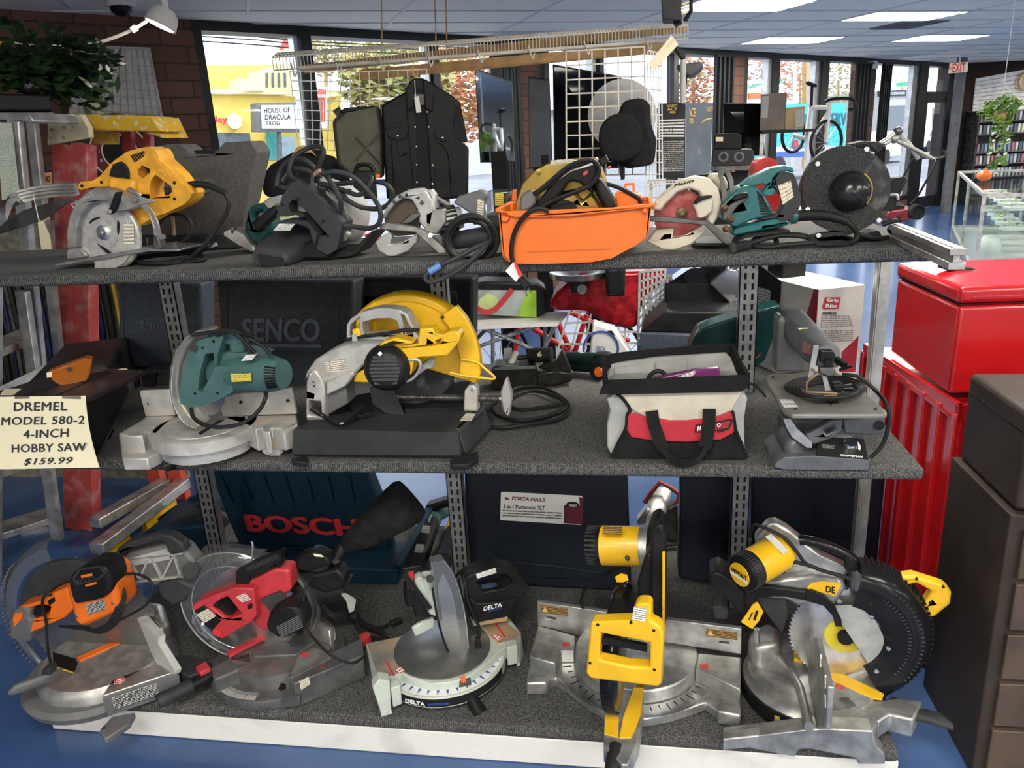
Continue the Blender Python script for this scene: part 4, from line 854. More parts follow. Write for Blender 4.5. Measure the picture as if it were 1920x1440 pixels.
t.part('power_cord', tubes(t, z(240, 635, 205, 640, 198, 690, 215, 760, 220, 860, 235, 950, 250, 1015), [my-.036, my-.04, my-.042, my-.04, my-.05, my-.05, my-.06], .0042), K['rubber'])
t.part('plug', t.pp(z(230, 985, 262, 985, 275, 1040, 262, 1080, 225, 1080, 228, 1040), my-.075, my-.05), K['rubber'], bev=.005)
# ================================================================ middle shelf
zF, zM, zG, zH = Z(0, 500, 3.4286), Z(520, 500, 3.4286), Z(880, 490, 3.4286), Z(1360, 460, 3.2)
def strap(b, pts, w, th, side, sm=6):
    """a flat webbing band along pts; side: direction of its width"""
    p = crom(pts, sm); side = V(side).normalized(); rings = []
    for i in range(len(p)):
        d = (p[min(i+1, len(p)-1)]-p[max(i-1, 0)]).normalized(); s_ = (side-d*side.dot(d)).normalized(); n = d.cross(s_)
        rings.append([p[i]-s_*w/2-n*th/2, p[i]+s_*w/2-n*th/2, p[i]+s_*w/2+n*th/2, p[i]-s_*w/2+n*th/2])
    return b.loft(rings)
# ---- small black table saw with an amber guard
z = zF
t = T('table_saw', 'small black hobby table saw with a see-through orange blade guard', 'saw', (*atz(*z(640, 1225), ZM).xy, ZM+.002), 27)
hz = t.P(*z(578, 838)).z
yb = t.X(*z(935, 962)).y
xl_ = -.24
t.part('body', B().bx(xl_+.02, -.004, .006, yb, 0, hz-.012), K['black'], bev=.008)
top = t.gp(z(578, 840, 932, 672, 740, 655, 505, 640, 60, 780, -210, 850), hz-.014, hz)
tp = t.part('table_top', top, mat('black table enamel', (.03, .024, .024), .38, var=.2), bev=.002)
for q in (z(150, 832, 655, 665), z(350, 832, 705, 680)): p = t.gl(q, hz+.0004); t.part('slot', B().bar(p[0], p[1], .008, .001), ink, par=tp)
t.stick('cream_tape', None, t.gl(z(0, 826, 85, 826, 140, 785, 30, 785), hz+.0005), K['cream'], tp); t.stick('cream_tape', None, t.gl(z(758, 662, 820, 662, 818, 655, 775, 655), hz+.0005), K['cream'], tp)
gy = t.G(*z(480, 740), hz).y
og = clear('amber guard plastic', (1, .36, .05), .05, .1, .55)
gd = t.part('blade_guard', t.pp(z(298, 682, 545, 590, 590, 598, 575, 690, 560, 730, 400, 772, 345, 740), gy-.02, gy+.025), og, bev=.003)
t.part('guard_bolt', B().cyl(t.P(*z(445, 660), gy-.022), t.P(*z(445, 660), gy-.03), .006, n=14), K['black'], par=gd)
t.stick('cream_tape', z(302, 715, 335, 708, 335, 675, 300, 682), gy-.022, K['cream'], gd)
t.part('saw_blade', saw_blade(t.P(*z(500, 715), gy), FV, .026, 26, .0015), K['dsteel'])
t.part('riving_shield', t.pp(z(545, 592, 650, 580, 690, 660, 575, 690), gy+.0, gy+.006), clear('smoked shield', (.35, .3, .3), .2, .1))
t.part('power_switch', B().bx(-.055, -.02, -.004, .006, .07, .09), inkr); t.part('power_switch', t.xp(z(700, 1118, 738, 1112, 742, 1138, 702, 1144), .0, .005), K['red'], label='red rocker switch')
# ---- the price sign taped to its front
z = zF
s = T('price_sign', 'cream paper sign with bold black lettering taped to the small black table saw', 'sign', aty(*z(280, 1080), 1.70))
cols = []
for i in range(15):
    f = i/14; row = []
    for j in range(13):
        g_ = j/12; x = -40+f*(590+70*g_*g_+20*g_); y = 838+g_*465-(8*f)*(1-g_)-12*f*g_
        if g_ > .55 and f > .9: y -= 0
        bow = .012*math.sin(g_*math.pi)*0+(.02*max(0, f-.75)*4*max(0, g_-.3))
        row.append(s.P(*z(x, y), bow))
    cols.append(row)
b = B(); n = 13
for side in (0, .0006): b.add([p+V((0, side, 0)) for r_ in cols for p in r_], [(i*n+j, (i+1)*n+j, (i+1)*n+j+1, i*n+j+1) for i in range(14) for j in range(12)])
s.part('paper', b, K['cream'])
sgink = mat('faded grey black ink', (.035, .04, .05), .7, var=.1)
for tx, q, sh_ in (('DREMEL', (88, 928, 432, 924, 90, 872), 0), ('MODEL 580-2', (8, 1020, 542, 1010, 12, 968), 0), ('4-INCH', (148, 1105, 440, 1095, 150, 1050), 0), ('HOBBY SAW', (75, 1195, 552, 1185, 75, 1142), 0), ('$159.99', (150, 1281, 466, 1272, 152, 1232), .25)):
    s.ptxt(tx, z(*q), -.0012, sgink, bold=.022, sp=1.08, th=.0004, shear=sh_)
for q in (z(95, 850, 190, 848, 190, 832, 95, 834), z(400, 848, 520, 852, 520, 828, 400, 830)): s.stick('clear_tape', q, -.001, clear('tape', (.95, .93, .85), .12, .2))
# ---- teal mitre saw
t = T('miter_saw', 'faded teal mitre saw on a silver base, on the middle shelf', 'saw', (-1.2, 1.86, ZM+.002), 0)
ht = .085
sil = mat('sandy aluminium', (.52, .50, .47), .5, .45, var=.14, scale=18)
lw_ = t.part('table_wing', t.gp(z(762, 1072, 912, 985, 940, 962, 1130, 955, 1040, 1040, 1000, 1078, 925, 1050, 916, 1085, 830, 1090), .0, ht), sil, bev=.004)
t.part('wing_lip', t.gp(z(762, 1072, 810, 1062, 826, 1120, 912, 1165, 1010, 1130, 1060, 1175, 945, 1232, 786, 1232), 0, .035), sil, bev=.004)
t.part('clip', t.pp(z(870, 1090, 925, 1085, 930, 1165, 880, 1165), t.G(*z(900, 1140), .05).y, t.G(*z(900, 1140), .05).y+.01), K['lgrey'], par=lw_)
rw_ = t.part('table_wing', t.gp(z(1420, 965, 1905, 948, 1912, 1010, 1820, 1042, 1742, 1030, 1735, 1062, 1690, 1060, 1690, 1030, 1640, 1045, 1590, 1020), .02, ht), sil, bev=.004)
fy = t.G(*z(1740, 1215), 0).y
t.part('foot', t.pp(z(1600, 1062, 1690, 1045, 1742, 1040, 1825, 1042, 1832, 1150, 1800, 1215, 1735, 1225, 1690, 1200, 1660, 1140, 1590, 1125), fy, fy+.03), sil, bev=.005)
t.part('side_wall', B().prism([t.G(*z(1825, 1045), ht), t.G(*z(1915, 1008), ht), t.G(*z(1915, 1085), .01), t.P(*z(1815, 1200), fy)], (-.008, 0, 0)), sil)
t.stick('warning_label', z(1695, 1165, 1782, 1162, 1784, 1096, 1690, 1098), fy-.001, print_mat('orange warning print', (.85, .42, .02), (.05, .03, .02), 6, 14, .46), rw_)
C0 = t.G(*z(1320, 1015), ht); r0 = (t.G(*z(1640, 1040), ht)-t.G(*z(1000, 1050), ht)).length/2
t.part('turntable', B().lathe((C0.x, C0.y, 0), (0, 0, 1), [(r0-.02, .015), (r0-.016, .045), (r0, .05), (r0, ht-.004), (r0-.006, ht), (r0-.03, ht), (r0-.031, ht-.003), (r0-.036, ht-.003), (r0-.037, ht), (0, ht)], 60), sil)
fb_ = t.G(*z(1000, 962), ht).y
t.part('fence', t.pp(z(895, 800, 1090, 790, 1125, 958, 935, 966), fb_, fb_+.012), sil, bev=.002)
t.part('fence', t.pp(z(1400, 830, 1500, 815, 1600, 812, 1870, 780, 1906, 948, 1430, 962), fb_+.005, fb_+.017), sil, bev=.002)
for q in ((957, 880), (1548, 872), (1850, 862)): t.part('fence_hole', B().cyl(t.P(*z(*q), fb_+.001), t.P(*z(*q), fb_+.0045), .005, n=12), ink)
c = t.G(*z(1672, 1000), ht); t.part('no_hands_symbol', B().arc(c, (0, 0, 1), (1, 0, 0), 0, 360, .005, .009, 0, .0008, 20), mat('faded orange ink', (.6, .25, .1)))
t.part('kerf_slot', t.gp(z(1275, 1072, 1282, 1062, 1410, 985, 1440, 985, 1290, 1080), ht, ht+.0008), K['black'])
k0, k1 = t.P(*z(1215, 1160), fy-.005), t.P(*z(1062, 1288), fy-.06)
hd = t.part('miter_handle', B().lathe(k0, k1-k0, [(.011, 0), (.013, .03), (.017, .035), (.018, (k1-k0).length-.02), (.02, (k1-k0).length-.01), (.012, (k1-k0).length+.006), (0, (k1-k0).length+.006)], 20), K['blackg'])
t.part('detent_lever', t.pp(z(1175, 1135, 1225, 1128, 1312, 1150, 1312, 1175, 1250, 1172, 1220, 1160), fy-.01, fy+.01), K['black'], par=hd, bev=.002)
gy = C0.y-.03
t.part('saw_blade', saw_blade(t.P(*z(1290, 760), gy+.01), V((-.25, -1, 0)), .088, 60), K['steel'])
gq = z(1330, 412, 1270, 410, 1190, 450, 1120, 540, 1088, 650, 1080, 780, 1105, 900, 1165, 1000, 1255, 1045, 1288, 1030, 1215, 950, 1155, 860, 1140, 760, 1152, 640, 1200, 520, 1260, 455, 1330, 440)
gv = t.part('blade_guard', t.pp(gq, gy-.035, gy+.03), clear('yellowed guard plastic', (.92, .89, .80), .12, .12, .3), bev=.008)
t.part('guard_rim', B().tube([t.P(*p, gy-.036) for p in pairs(z(1325, 412, 1250, 425, 1160, 520, 1108, 680, 1108, 850, 1170, 990, 1262, 1042))], .0022, 6), clear('guard rim plastic', (.85, .86, .86)), par=gv)
t.part('guard_arm', t.pp(z(1150, 620, 1200, 520, 1240, 510, 1230, 560, 1180, 700, 1165, 860, 1130, 850), gy-.02, gy+.01), K['grey'], par=gv)
hb = t.pp(z(1236, 500, 1290, 470, 1370, 450, 1440, 440, 1400, 560, 1390, 640, 1470, 640, 1500, 800, 1400, 860, 1300, 895, 1220, 905, 1160, 880, 1152, 800, 1170, 700, 1200, 590), gy-.045, gy+.01, holes=[z(1320, 560, 1372, 555, 1385, 640, 1335, 740, 1300, 808, 1272, 795, 1285, 680)])
h_ = t.part('handle', hb, K['teal'], bev=.010, seg=3)
screws(t, z(1375, 480, 1305, 520, 1255, 815, 1400, 812), gy-.044, K['black'], .004, h_)
t.part('pin', B().cyl(t.P(*z(1238, 518), gy-.045), t.P(*z(1238, 518), gy-.058), .01, n=16), K['black'], par=h_)
t.part('top_bracket', t.pp(z(1400, 445, 1470, 430, 1550, 450, 1565, 555, 1480, 560, 1465, 500, 1400, 500), gy-.02, gy+.02), K['teal'], bev=.006)
m0, m1 = t.P(*z(1400, 680), gy+.02), t.P(*z(1818, 690), gy-.035); mr = (t.P(*z(1500, 800), gy)-t.P(*z(1500, 568), gy)).length/2
ax = (m1-m0).normalized(); L_ = (m1-m0).length
mo = t.part('motor', B().lathe(m0, ax, [(mr*.85, 0), (mr, L_*.12), (mr*.99, L_*.7), (mr*.93, L_*.86), (mr*.8, L_*.97), (mr*.74, L_), (0, L_)], 36), K['teal'])
b = B(); q0 = t.P(*z(1770, 680), gy-.06)
for i in range(9):
    a = R(-40+i*10+180); u_, v_, _x = basis(ax); dd = V((0, -math.cos(R(-34+i*9)), math.sin(R(-34+i*9))))
    b.bar(m0+ax*L_*.85+dd*mr*.955, m0+ax*L_*.99+dd*mr*.82, .0035, .003, up=dd)
t.part('vent_slots', b, K['black'], par=mo)
t.part('gear_case', t.pp(z(1395, 560, 1500, 545, 1700, 575, 1560, 640, 1480, 800, 1500, 830, 1420, 850, 1390, 700), gy-.02, gy+.06), K['teal'], bev=.012)
t.stick('caution_label', z(1490, 740, 1617, 735, 1613, 684, 1482, 688), gy-.035-mr*.85, ywarn, mo)
t.part('brush_cap', B().cyl(t.P(*z(1658, 712), gy-mr*.9), t.P(*z(1658, 712), gy-mr-.008), .0085, n=18), K['grey'], par=mo)
t.stick('price_label', z(1550, 606, 1620, 600, 1652, 562, 1582, 566), gy-.03-mr*.8, tagw, mo)
for q in (z(1230, 440, 1330, 425, 1450, 418, 1530, 440, 1580, 500, 1612, 560), z(1340, 432, 1450, 408, 1540, 425, 1620, 470, 1700, 520, 1745, 570), z(1390, 440, 1480, 420, 1560, 470, 1640, 555)):
    t.part('power_cord', tubes(t, q, [gy-.05]*len(pairs(q)), .0052), K['rubber'])
t.part('cord_clamp', t.pp(z(1545, 425, 1620, 430, 1622, 458, 1550, 452), gy-.06, gy-.045), K['black'], bev=.003)
t.part('power_cord', tubes(t, z(1228, 910, 1245, 970, 1310, 1015, 1420, 1032, 1560, 1005, 1660, 930, 1705, 850, 1708, 800), [gy-.05, gy-.07, gy-.09, gy-.1, gy-.09, gy-.07, gy-.06, gy-.04], .0055), K['rubber'])
# ---- yellow chop saw
z = zM
t = T('chop_saw', 'yellow and silver abrasive chop saw on a wide black base, middle shelf', 'saw', (-.66, 1.825, ZM+.002), -1)
ht = .078
bq = z(102, 1052, 160, 1020, 300, 880, 430, 835, 640, 800, 1180, 735, 1240, 730, 1290, 790, 1330, 880, 1318, 920, 1160, 1062)
base = t.part('base', t.gp(bq, ht-.02, ht), K['char'], bev=.006)
t.part('base_apron', t.pp(z(102, 1050, 160, 1048, 1100, 1065, 1160, 1060, 1180, 1215, 1100, 1215, 200, 1208, 95, 1205), -.002, .03), K['char'], bev=.012, seg=3)
p0, p1 = t.G(*z(1165, 1060), ht), t.G(*z(1330, 890), ht)
t.part('base_side', B().prism([p0, p1, p1+V((.02, 0, -ht+.012)), p0+V((.02, -.0, -ht+.012))], (-.02, .01, 0)), K['char'], bev=.006)
for q in ((85, 1228, 195, 1215, 185, 1255, 95, 1250), (1108, 1240, 1292, 1180, 1290, 1230, 1230, 1268, 1115, 1272)):
    t.part('foot', t.gp(z(*q), 0, .016), K['rubber'], bev=.004)
t.stick('price_label', None, t.gl(z(1172, 990, 1250, 990, 1275, 945, 1212, 945), ht+.0005), tagm, base)
t.part('bolt', B().cyl(t.G(*z(1163, 1055), ht), t.G(*z(1163, 1055), ht+.003), .007, n=14), K['black'], par=base)
yc = t.G(*z(245, 990), ht).y
col = t.part('pivot_column', t.pp(z(186, 735, 200, 690, 215, 662, 248, 665, 285, 720, 305, 790, 306, 990, 186, 992), yc, yc+.035, holes=[z(198, 860, 280, 870, 285, 960, 198, 960)]), sil, bev=.005)
t.part('pivot_column', t.pp(z(306, 800, 440, 770, 455, 880, 306, 965), yc+.02, yc+.09), K['grey'], bev=.004)
for q in ((232, 742, 14), (236, 768, 17), (216, 692, 8)): t.part('bolt', B().cyl(t.P(*z(q[0], q[1]), yc+.001), t.P(*z(q[0], q[1]), yc-.003), q[2]*.00015, n=16), K['black'] if q[2] > 8 else K['steel'], par=col)
ya = yc+.005
ar = t.part('saw_arm', t.pp(z(170, 735, 185, 680, 240, 600, 330, 545, 480, 480, 640, 450, 880, 455, 930, 490, 900, 560, 660, 560, 545, 640, 500, 690, 310, 740, 306, 830, 280, 720, 240, 665), ya+.005, ya+.075), sil, bev=.014, seg=3)
t.part('motor_shroud', t.pp(z(310, 740, 480, 670, 500, 690, 440, 770, 312, 830), ya-.005, ya+.04), sil, bev=.006)
t.stick('price_label', z(318, 680, 452, 662, 436, 592, 306, 610), ya+.0045, tagm, ar)
t.part('vent_opening', t.pp(z(330, 730, 430, 690, 495, 682, 480, 710, 400, 735, 320, 745), ya+.001, ya+.006), K['black'], par=ar)
hq = t.pp(z(445, 470, 446, 375, 470, 335, 540, 292, 640, 268, 720, 268, 790, 280, 832, 305, 880, 400, 930, 495, 870, 480, 560, 468, 520, 472), ya-.02, ya+.03, holes=[z(545, 358, 640, 332, 720, 330, 770, 350, 795, 430, 600, 440, 556, 442), z(466, 375, 530, 322, 530, 440, 464, 450), z(790, 305, 815, 310, 870, 430, 825, 435)])
h_ = t.part('carry_handle', hq, K['paintm'], bev=.006)
t.part('rubber_band', tubes(t, z(440, 470, 560, 448, 700, 430, 800, 410, 910, 405), ya-.024, .005), K['rubber'], par=h_)
t.part('yellow_switch', t.pp(z(478, 405, 520, 398, 538, 435, 530, 465, 485, 465), ya-.026, ya-.01), K['yel'], par=h_, bev=.003)
t.part('clip', t.pp(z(480, 440, 510, 436, 514, 480, 482, 482), ya-.03, ya-.02), K['lgrey'], par=h_)
yg = ya+.10; PR = (t.P(*z(960, 600), yg)-t.P(*z(860, 600), yg)).x/100
Cg = t.P(*z(860, 610), yg)
t.part('abrasive_disc', B().lathe(t.P(*z(840, 560), yg), FV, [(0, -.002), (325*PR, -.002), (325*PR, .002), (0, .002)], 56), mat('scuffed black disc', (.03, .03, .032), .5, col2=(.12, .12, .12), scale=30, mixlo=.5, mixhi=.72))
gd = t.part('blade_guard', B().lathe(Cg, FV, [(438*PR, -.03), (440*PR, -.01), (436*PR, .012), (424*PR, .020), (390*PR, .021), (384*PR, .018), (0, .018), (0, -.028), (438*PR, -.03)], 56, R(-17), R(150), UX), K['yel'], bev=.0015)
t.part('guard_flap', t.pp(z(1038, 322, 1150, 250, 1215, 330, 1270, 440, 1298, 560, 1306, 690, 1290, 722, 1230, 715, 1168, 690, 1172, 600, 1140, 460, 1090, 380), yg-.045, yg-.02), K['yel'], bev=.004)
t.part('wire_loop', B().tube([t.P(*p, yg-.05) for p in pairs(z(1185, 596, 1280, 612, 1340, 660, 1396, 708, 1385, 722, 1330, 716, 1200, 700, 1110, 680))], .0035, 8, sm=3), K['yel'])
t.part('guard_bolt', B().cyl(t.P(*z(1062, 325), yg-.04), t.P(*z(1062, 325), yg-.048), .005, n=12), K['black'], par=gd)
ym = ya-.05
hb = t.part('handle', t.pp(z(640, 520, 700, 470, 770, 460, 800, 500, 905, 500, 915, 400, 1000, 395, 1010, 430, 1060, 440, 1110, 415, 1150, 412, 1178, 440, 1170, 480, 1095, 570, 920, 580, 880, 605, 860, 690, 810, 735, 790, 640, 700, 560, 640, 545), ym-.0, ym+.05, holes=[z(1015, 475, 1055, 465, 1045, 492, 1012, 498)]), K['yel'], bev=.009, seg=3)
t.part('motor_top', t.pp(z(640, 522, 680, 480, 760, 458, 880, 490, 850, 500, 700, 515), ym-.015, ym+.06), K['yel'], bev=.006)
t.part('vent_opening', t.pp(z(672, 505, 740, 478, 820, 488, 720, 508), ym-.018, ym-.014), K['black'])
m0, m1 = t.P(*z(720, 640), ym+.03), t.P(*z(690, 655), ym-.05); ax = (m1-m0).normalized(); mr = 135*PR
cp = t.part('motor_cap', B().lathe(m0, ax, [(mr*1.02, 0), (mr*1.03, .03), (mr*.97, .055), (mr*.82, .072), (mr*.6, .08), (0, .082)], 32), K['black'])
b = B(); u_ = V((1, 0, 0)); e0 = m0+ax*.0
for i in range(8):
    k = (i-4)*.0095; hw = .040-abs(i-3.5)*.003; v_ = ax.cross(V((1, 0, 0))); v_ = v_ if v_.z > 0 else -v_; sd_ = v_.cross(ax).normalized(); c = m0+ax*(.0835-max(0, abs(k)-.018)*.5)+v_.normalized()*k; b.bar(c-sd_*hw, c+sd_*hw, .005, .007, up=v_)
t.part('vent_slots', b, K['char'], par=cp)
t.part('cap_screw', B().cyl(t.P(*z(660, 560), ym-.045), t.P(*z(660, 560), ym-.052), .005, n=12), K['steel'], par=cp)
t.part('motor_rim', tubes(t, z(840, 600, 905, 600, 920, 640, 890, 700, 840, 735, 780, 735), ym+.0, .004), K['paintm'])
t.part('trigger_lock', t.pp(z(900, 640, 980, 590, 1012, 600, 1010, 650, 960, 660, 905, 700), ym+.05, ym+.07), K['paintm'], bev=.004)
t.part('yellow_body', t.pp(z(490, 740, 500, 690, 600, 640, 640, 740, 560, 745), ya+.02, ya+.06), K['yel'], bev=.006)
yv = t.G(*z(1235, 930), ht).y
vb = t.part('vise_bracket', t.pp(z(1195, 932, 1200, 800, 1232, 762, 1265, 762, 1282, 790, 1288, 935), yv, yv+.04), sil, bev=.005)
t.part('bolt', B().cyl(t.P(*z(1250, 790), yv), t.P(*z(1250, 790), yv-.004), .005, n=12), K['dsteel'], par=vb)
r0_, r1_ = t.P(*z(770, 838), yv+.02), t.P(*z(1430, 848), yv+.02)
rod = B().cyl(r0_, r1_, .0085, n=14)
d_ = (r1_-r0_).normalized(); k = 0
while k < (r1_-r0_).length: rod.lathe(r0_+d_*k, d_, [(.0085, 0), (.0098, .0018), (.0085, .0036)], 14); k += .0045
t.part('vise_screw', rod, K['dsteel'])
t.part('vise_wheel', t.pp(z(1466, 718, 1478, 740, 1505, 830, 1505, 860, 1490, 955, 1478, 972, 1450, 930, 1434, 850, 1436, 800), yv+.0, yv+.035), K['lgrey'], bev=.008)
t.part('screw_tip', B().cyl(t.P(*z(1432, 848), yv+.02), t.P(*z(1510, 850), yv+.02), .011, n=14), K['steel'])
t.part('vise_jaw', t.pp(z(590, 780, 720, 778, 745, 800, 815, 958, 808, 970, 690, 942, 610, 880), yv-.03, yv-.02), K['char'], bev=.002)
t.part('fence_rail', t.gp(z(800, 870, 1190, 850, 1195, 900, 820, 915), ht, ht+.012), K['black'])
t.part('clamp_bar', t.gp(z(430, 860, 590, 845, 620, 930, 500, 960), ht, ht+.015), K['black'], bev=.003)
t.part('crank_lever', tubes(t, z(225, 912, 300, 962, 375, 1008, 430, 1005, 480, 960, 545, 895), [yc-.05, yc-.05, yc-.06, yc-.055, yc-.03, yc], .0065), K['blackg'])
t.part('crank_grip', B().cyl(t.P(*z(222, 906), yc-.05), t.P(*z(275, 945), yc-.052), .0085, n=14), K['rubber'])
cw = [(1360, 1030), (1450, 1035), (1600, 1015), (1800, 985), (1880, 920), (1840, 850), (1700, 775), (1560, 775), (1450, 830), (1380, 900), (1420, 960), (1560, 990), (1740, 960), (1860, 900), (1780, 830), (1640, 800), (1520, 830), (1470, 880), (1560, 920), (1700, 905), (1840, 880)]
t.part('power_cord', B().tube([t.G(*z(x, y), .008+.004*(i % 3)) for i, (x, y) in enumerate(cw)], .006, 8), K['rubber'])
# ---- pneumatic nailer
z = zG
t = T('nailer', 'worn black pneumatic nailer lying behind the coiled cord', 'nail gun', (*atz(*z(300, 828), ZM).xy, ZM+.002), 6)
oil = mat('oily black metal', (.022, .021, .02), .32, .4, var=.4, scale=25)
t.part('body', t.pp(z(142, 690, 170, 672, 420, 672, 436, 690, 432, 815, 400, 825, 150, 828, 140, 800), 0, .085), oil, bev=.014, seg=3)
t.part('body_plate', t.pp(z(150, 690, 240, 672, 420, 676, 425, 690, 160, 700), -.002, .006), K['grey'])
t.part('magazine', t.pp(z(432, 720, 560, 700, 640, 715, 662, 705, 660, 775, 600, 790, 540, 800, 436, 812), .02, .06), oil, bev=.006)
t.part('cylinder_head', B().cyl(t.P(*z(385, 605), .05), t.P(*z(530, 600), .03), .025, n=24), oil)
t.part('cylinder_neck', B().cyl(t.P(*z(310, 622), .05), t.P(*z(390, 612), .05), .008, n=14), oil)
t.ptxt('6', z(436, 612, 466, 612, 436, 580), .015, K['cream'], bold=.01)
t.part('grip', B().cyl(t.P(*z(265, 668), .04), t.P(*z(300, 580), .06), .013, .011, 16), K['lgrey'])
t.part('trigger_works', t.pp(z(440, 690, 480, 650, 560, 640, 600, 560, 640, 660, 660, 700, 560, 715), .02, .05), oil, bev=.005)
t.part('nose', t.pp(z(600, 720, 662, 702, 664, 745, 610, 760), .03, .05), K['dsteel'], bev=.003)
t.part('hang_tag', t.pp(z(220, 560, 272, 556, 275, 630, 224, 655), .12, .121), K['white'], label='blank white hang tag')
# ---- dark green cordless tool with an orange cap
t = T('cordless_tool', 'dark green cylindrical tool with an orange round end cap, left of the tool bag', 'power tool', (*atz(*z(830, 775), ZM).xy, ZM+.002), -8)
dg = mat('bottle green plastic', (.008, .022, .022), .35, var=.2)
t.part('barrel', B().cyl(t.P(*z(600, 640), .09), t.P(*z(880, 655), .05), .034, .036, 24), dg, bev=.004)
t.part('cream_label', B().arc(t.P(*z(720, 646), .076), t.P(*z(880, 655), .05)-t.P(*z(600, 640), .09), (0, -1, .4), -60, 60, .0345, .0362, 0, .016, 16), K['cream'])
t.part('head', t.pp(z(790, 600, 900, 598, 930, 640, 860, 700, 850, 760, 800, 740), .03, .08), K['black'], bev=.01)
oc = t.part('end_cap', B().lathe(t.P(*z(830, 712), .03), V((-.2, -1, .1)), [(.026, 0), (.027, .01), (.022, .016), (0, .016)], 24), K['black'])
t.part('cap_face', B().lathe(t.P(*z(832, 712), .012), V((-.2, -1, .1)), [(.017, 0), (.016, .004), (0, .004)], 20).bar(t.P(*z(812, 722), .004), t.P(*z(852, 702), .004), .006, .006), K['orange'], par=oc)
# ---- tool bag
t = T('tool_bag', 'open cream, red and black canvas tool bag with black webbing handles', 'bag', (.12, 1.855, ZM+.002), 0)
canv = mat('cream canvas', (.50, .45, .36), .9, var=.1, scale=14, bump=.5, bscale=30)
gcan = mat('grey canvas', (.33, .33, .32), .9, var=.1, scale=14, bump=.4, bscale=30)
bcan = mat('black canvas', (.009, .009, .0095), .85, var=.25, scale=20, bump=.4, bscale=60)
rcan = mat('red canvas', (.42, .02, .035), .85, var=.1, scale=14, bump=.3, bscale=40)
zt_ = t.P(*z(1300, 845)).z
D_ = .20
fq = z(882, 880, 945, 850, 1300, 845, 1752, 838, 1790, 880, 1770, 1000, 1770, 1180, 1788, 1262, 1770, 1278, 930, 1275, 912, 1250, 885, 1190, 884, 1050, 905, 960)
t.part('body', t.pp(fq, .0, D_), gcan, bev=.02, seg=4)
t.part('front_panel', t.pp(z(942, 852, 1300, 846, 1752, 838, 1706, 930, 1692, 965, 1600, 1005, 1400, 1028, 1262, 1028, 1120, 1000, 1032, 950), -.006, .004), canv, bev=.005, label='cream upper panel')
t.part('red_band', t.pp(z(1030, 975, 1120, 1000, 1262, 1024, 1400, 1024, 1600, 1000, 1692, 962, 1712, 1040, 1700, 1105, 1620, 1150, 1400, 1166, 1200, 1160, 1040, 1135, 1010, 1080, 1012, 1010), -.01, .004), rcan, bev=.004)
t.part('lower_panel', t.pp(z(1006, 1085, 1042, 1138, 1200, 1163, 1400, 1170, 1620, 1154, 1712, 1100, 1740, 1150, 1788, 1270, 1770, 1280, 930, 1277, 914, 1262, 960, 1160), -.008, .006), bcan, bev=.004)
t.part('piping', tubes(t, z(912, 1262, 960, 1160, 1006, 1070, 1014, 990, 1032, 950, 985, 880, 942, 850), -.008, .004), bcan); t.part('piping', tubes(t, z(1788, 1262, 1740, 1150, 1712, 1080, 1700, 1000, 1690, 962), -.008, .004), bcan)
rim = t.part('mouth_flap', t.pp(z(836, 860, 862, 808, 890, 785, 1200, 775, 1796, 752, 1806, 775, 1790, 812, 1752, 840, 1300, 850, 950, 858, 905, 852), -.022, .012), bcan, bev=.008)
t.part('mouth_band', strap(B(), [t.P(*z(x, y), d) for x, y, d in ((880, 800, .0), (868, 700, .10), (905, 640, .19), (1200, 605, .2), (1630, 572, .2), (1692, 585, .19), (1735, 680, .1), (1790, 765, .01))], .035, .010, (0, 0, 1), 5), bcan)
t.part('back_wall', t.pp(z(915, 660, 1200, 618, 1650, 590, 1700, 640, 1760, 770, 1700, 800, 900, 800, 890, 740), .185, .195), gcan)
t.part('lining_pocket', t.pp(z(930, 690, 1190, 650, 1192, 780, 950, 790), .178, .184), gcan, bev=.002); t.part('lining_pocket', t.pp(z(1200, 650, 1400, 632, 1402, 780, 1200, 780), .178, .184), gcan, bev=.002)
lg = t.part('logo_badge', t.pp(z(1448, 1102, 1456, 1052, 1590, 1032, 1690, 1012, 1694, 1028, 1672, 1080, 1604, 1102, 1590, 1090), -.0125, -.009), mat('black rubber badge', (.02, .015, .015)), label='black and red logo badge half hidden by a strap')
t.part('badge_face', t.pp(z(1458, 1094, 1464, 1060, 1590, 1042, 1680, 1024, 1664, 1070, 1600, 1080), -.0135, -.0124), mat('dark red ink', (.25, .015, .02), .6), par=lg)
t.ptxt('H', z(1465, 1090, 1486, 1086, 1468, 1060), -.0138, inkw, par=lg, bold=.04); t.ptxt('O', z(1592, 1066, 1616, 1062, 1592, 1040), -.0138, inkw, par=lg, bold=.04)
for pts, w_ in (((((1172, 962), -.014), ((1185, 1040), -.016), ((1215, 1130), -.022), ((1250, 1215), -.035)), .031), ((((1542, 950), -.014), ((1540, 1040), -.016), ((1530, 1120), -.022), ((1512, 1200), -.035)), .031)):
    t.part('webbing_handle', strap(B(), [t.P(*z(*q), d) for q, d in pts], w_, .004, (1, 0, 0)), bcan)
t.part('webbing_handle', strap(B(), [t.P(*z(x, y), d) for x, y, d in ((1236, 1190, -.035), (1275, 1245, -.045), (1330, 1288, -.05), (1390, 1302, -.05), (1450, 1280, -.05), (1500, 1225, -.042), (1515, 1190, -.035))], .016, .012, (0, 1, .2)), bcan)
t.part('cord_pull', tubes(t, z(1795, 780, 1840, 800, 1880, 840, 1905, 870), .0, .003), bcan)
t2 = T('parts_packet', 'clear purple plastic packet of parts inside the open tool bag', 'packet', t.W(t.P(*z(1400, 790), .08)), 0)
t2.part('packet', t2.pp(z(1150, 772, 1280, 735, 1450, 700, 1610, 688, 1612, 730, 1590, 770), -.01, .012), mat('purple packet', (.18, .03, .16), .2, var=.3), bev=.004)
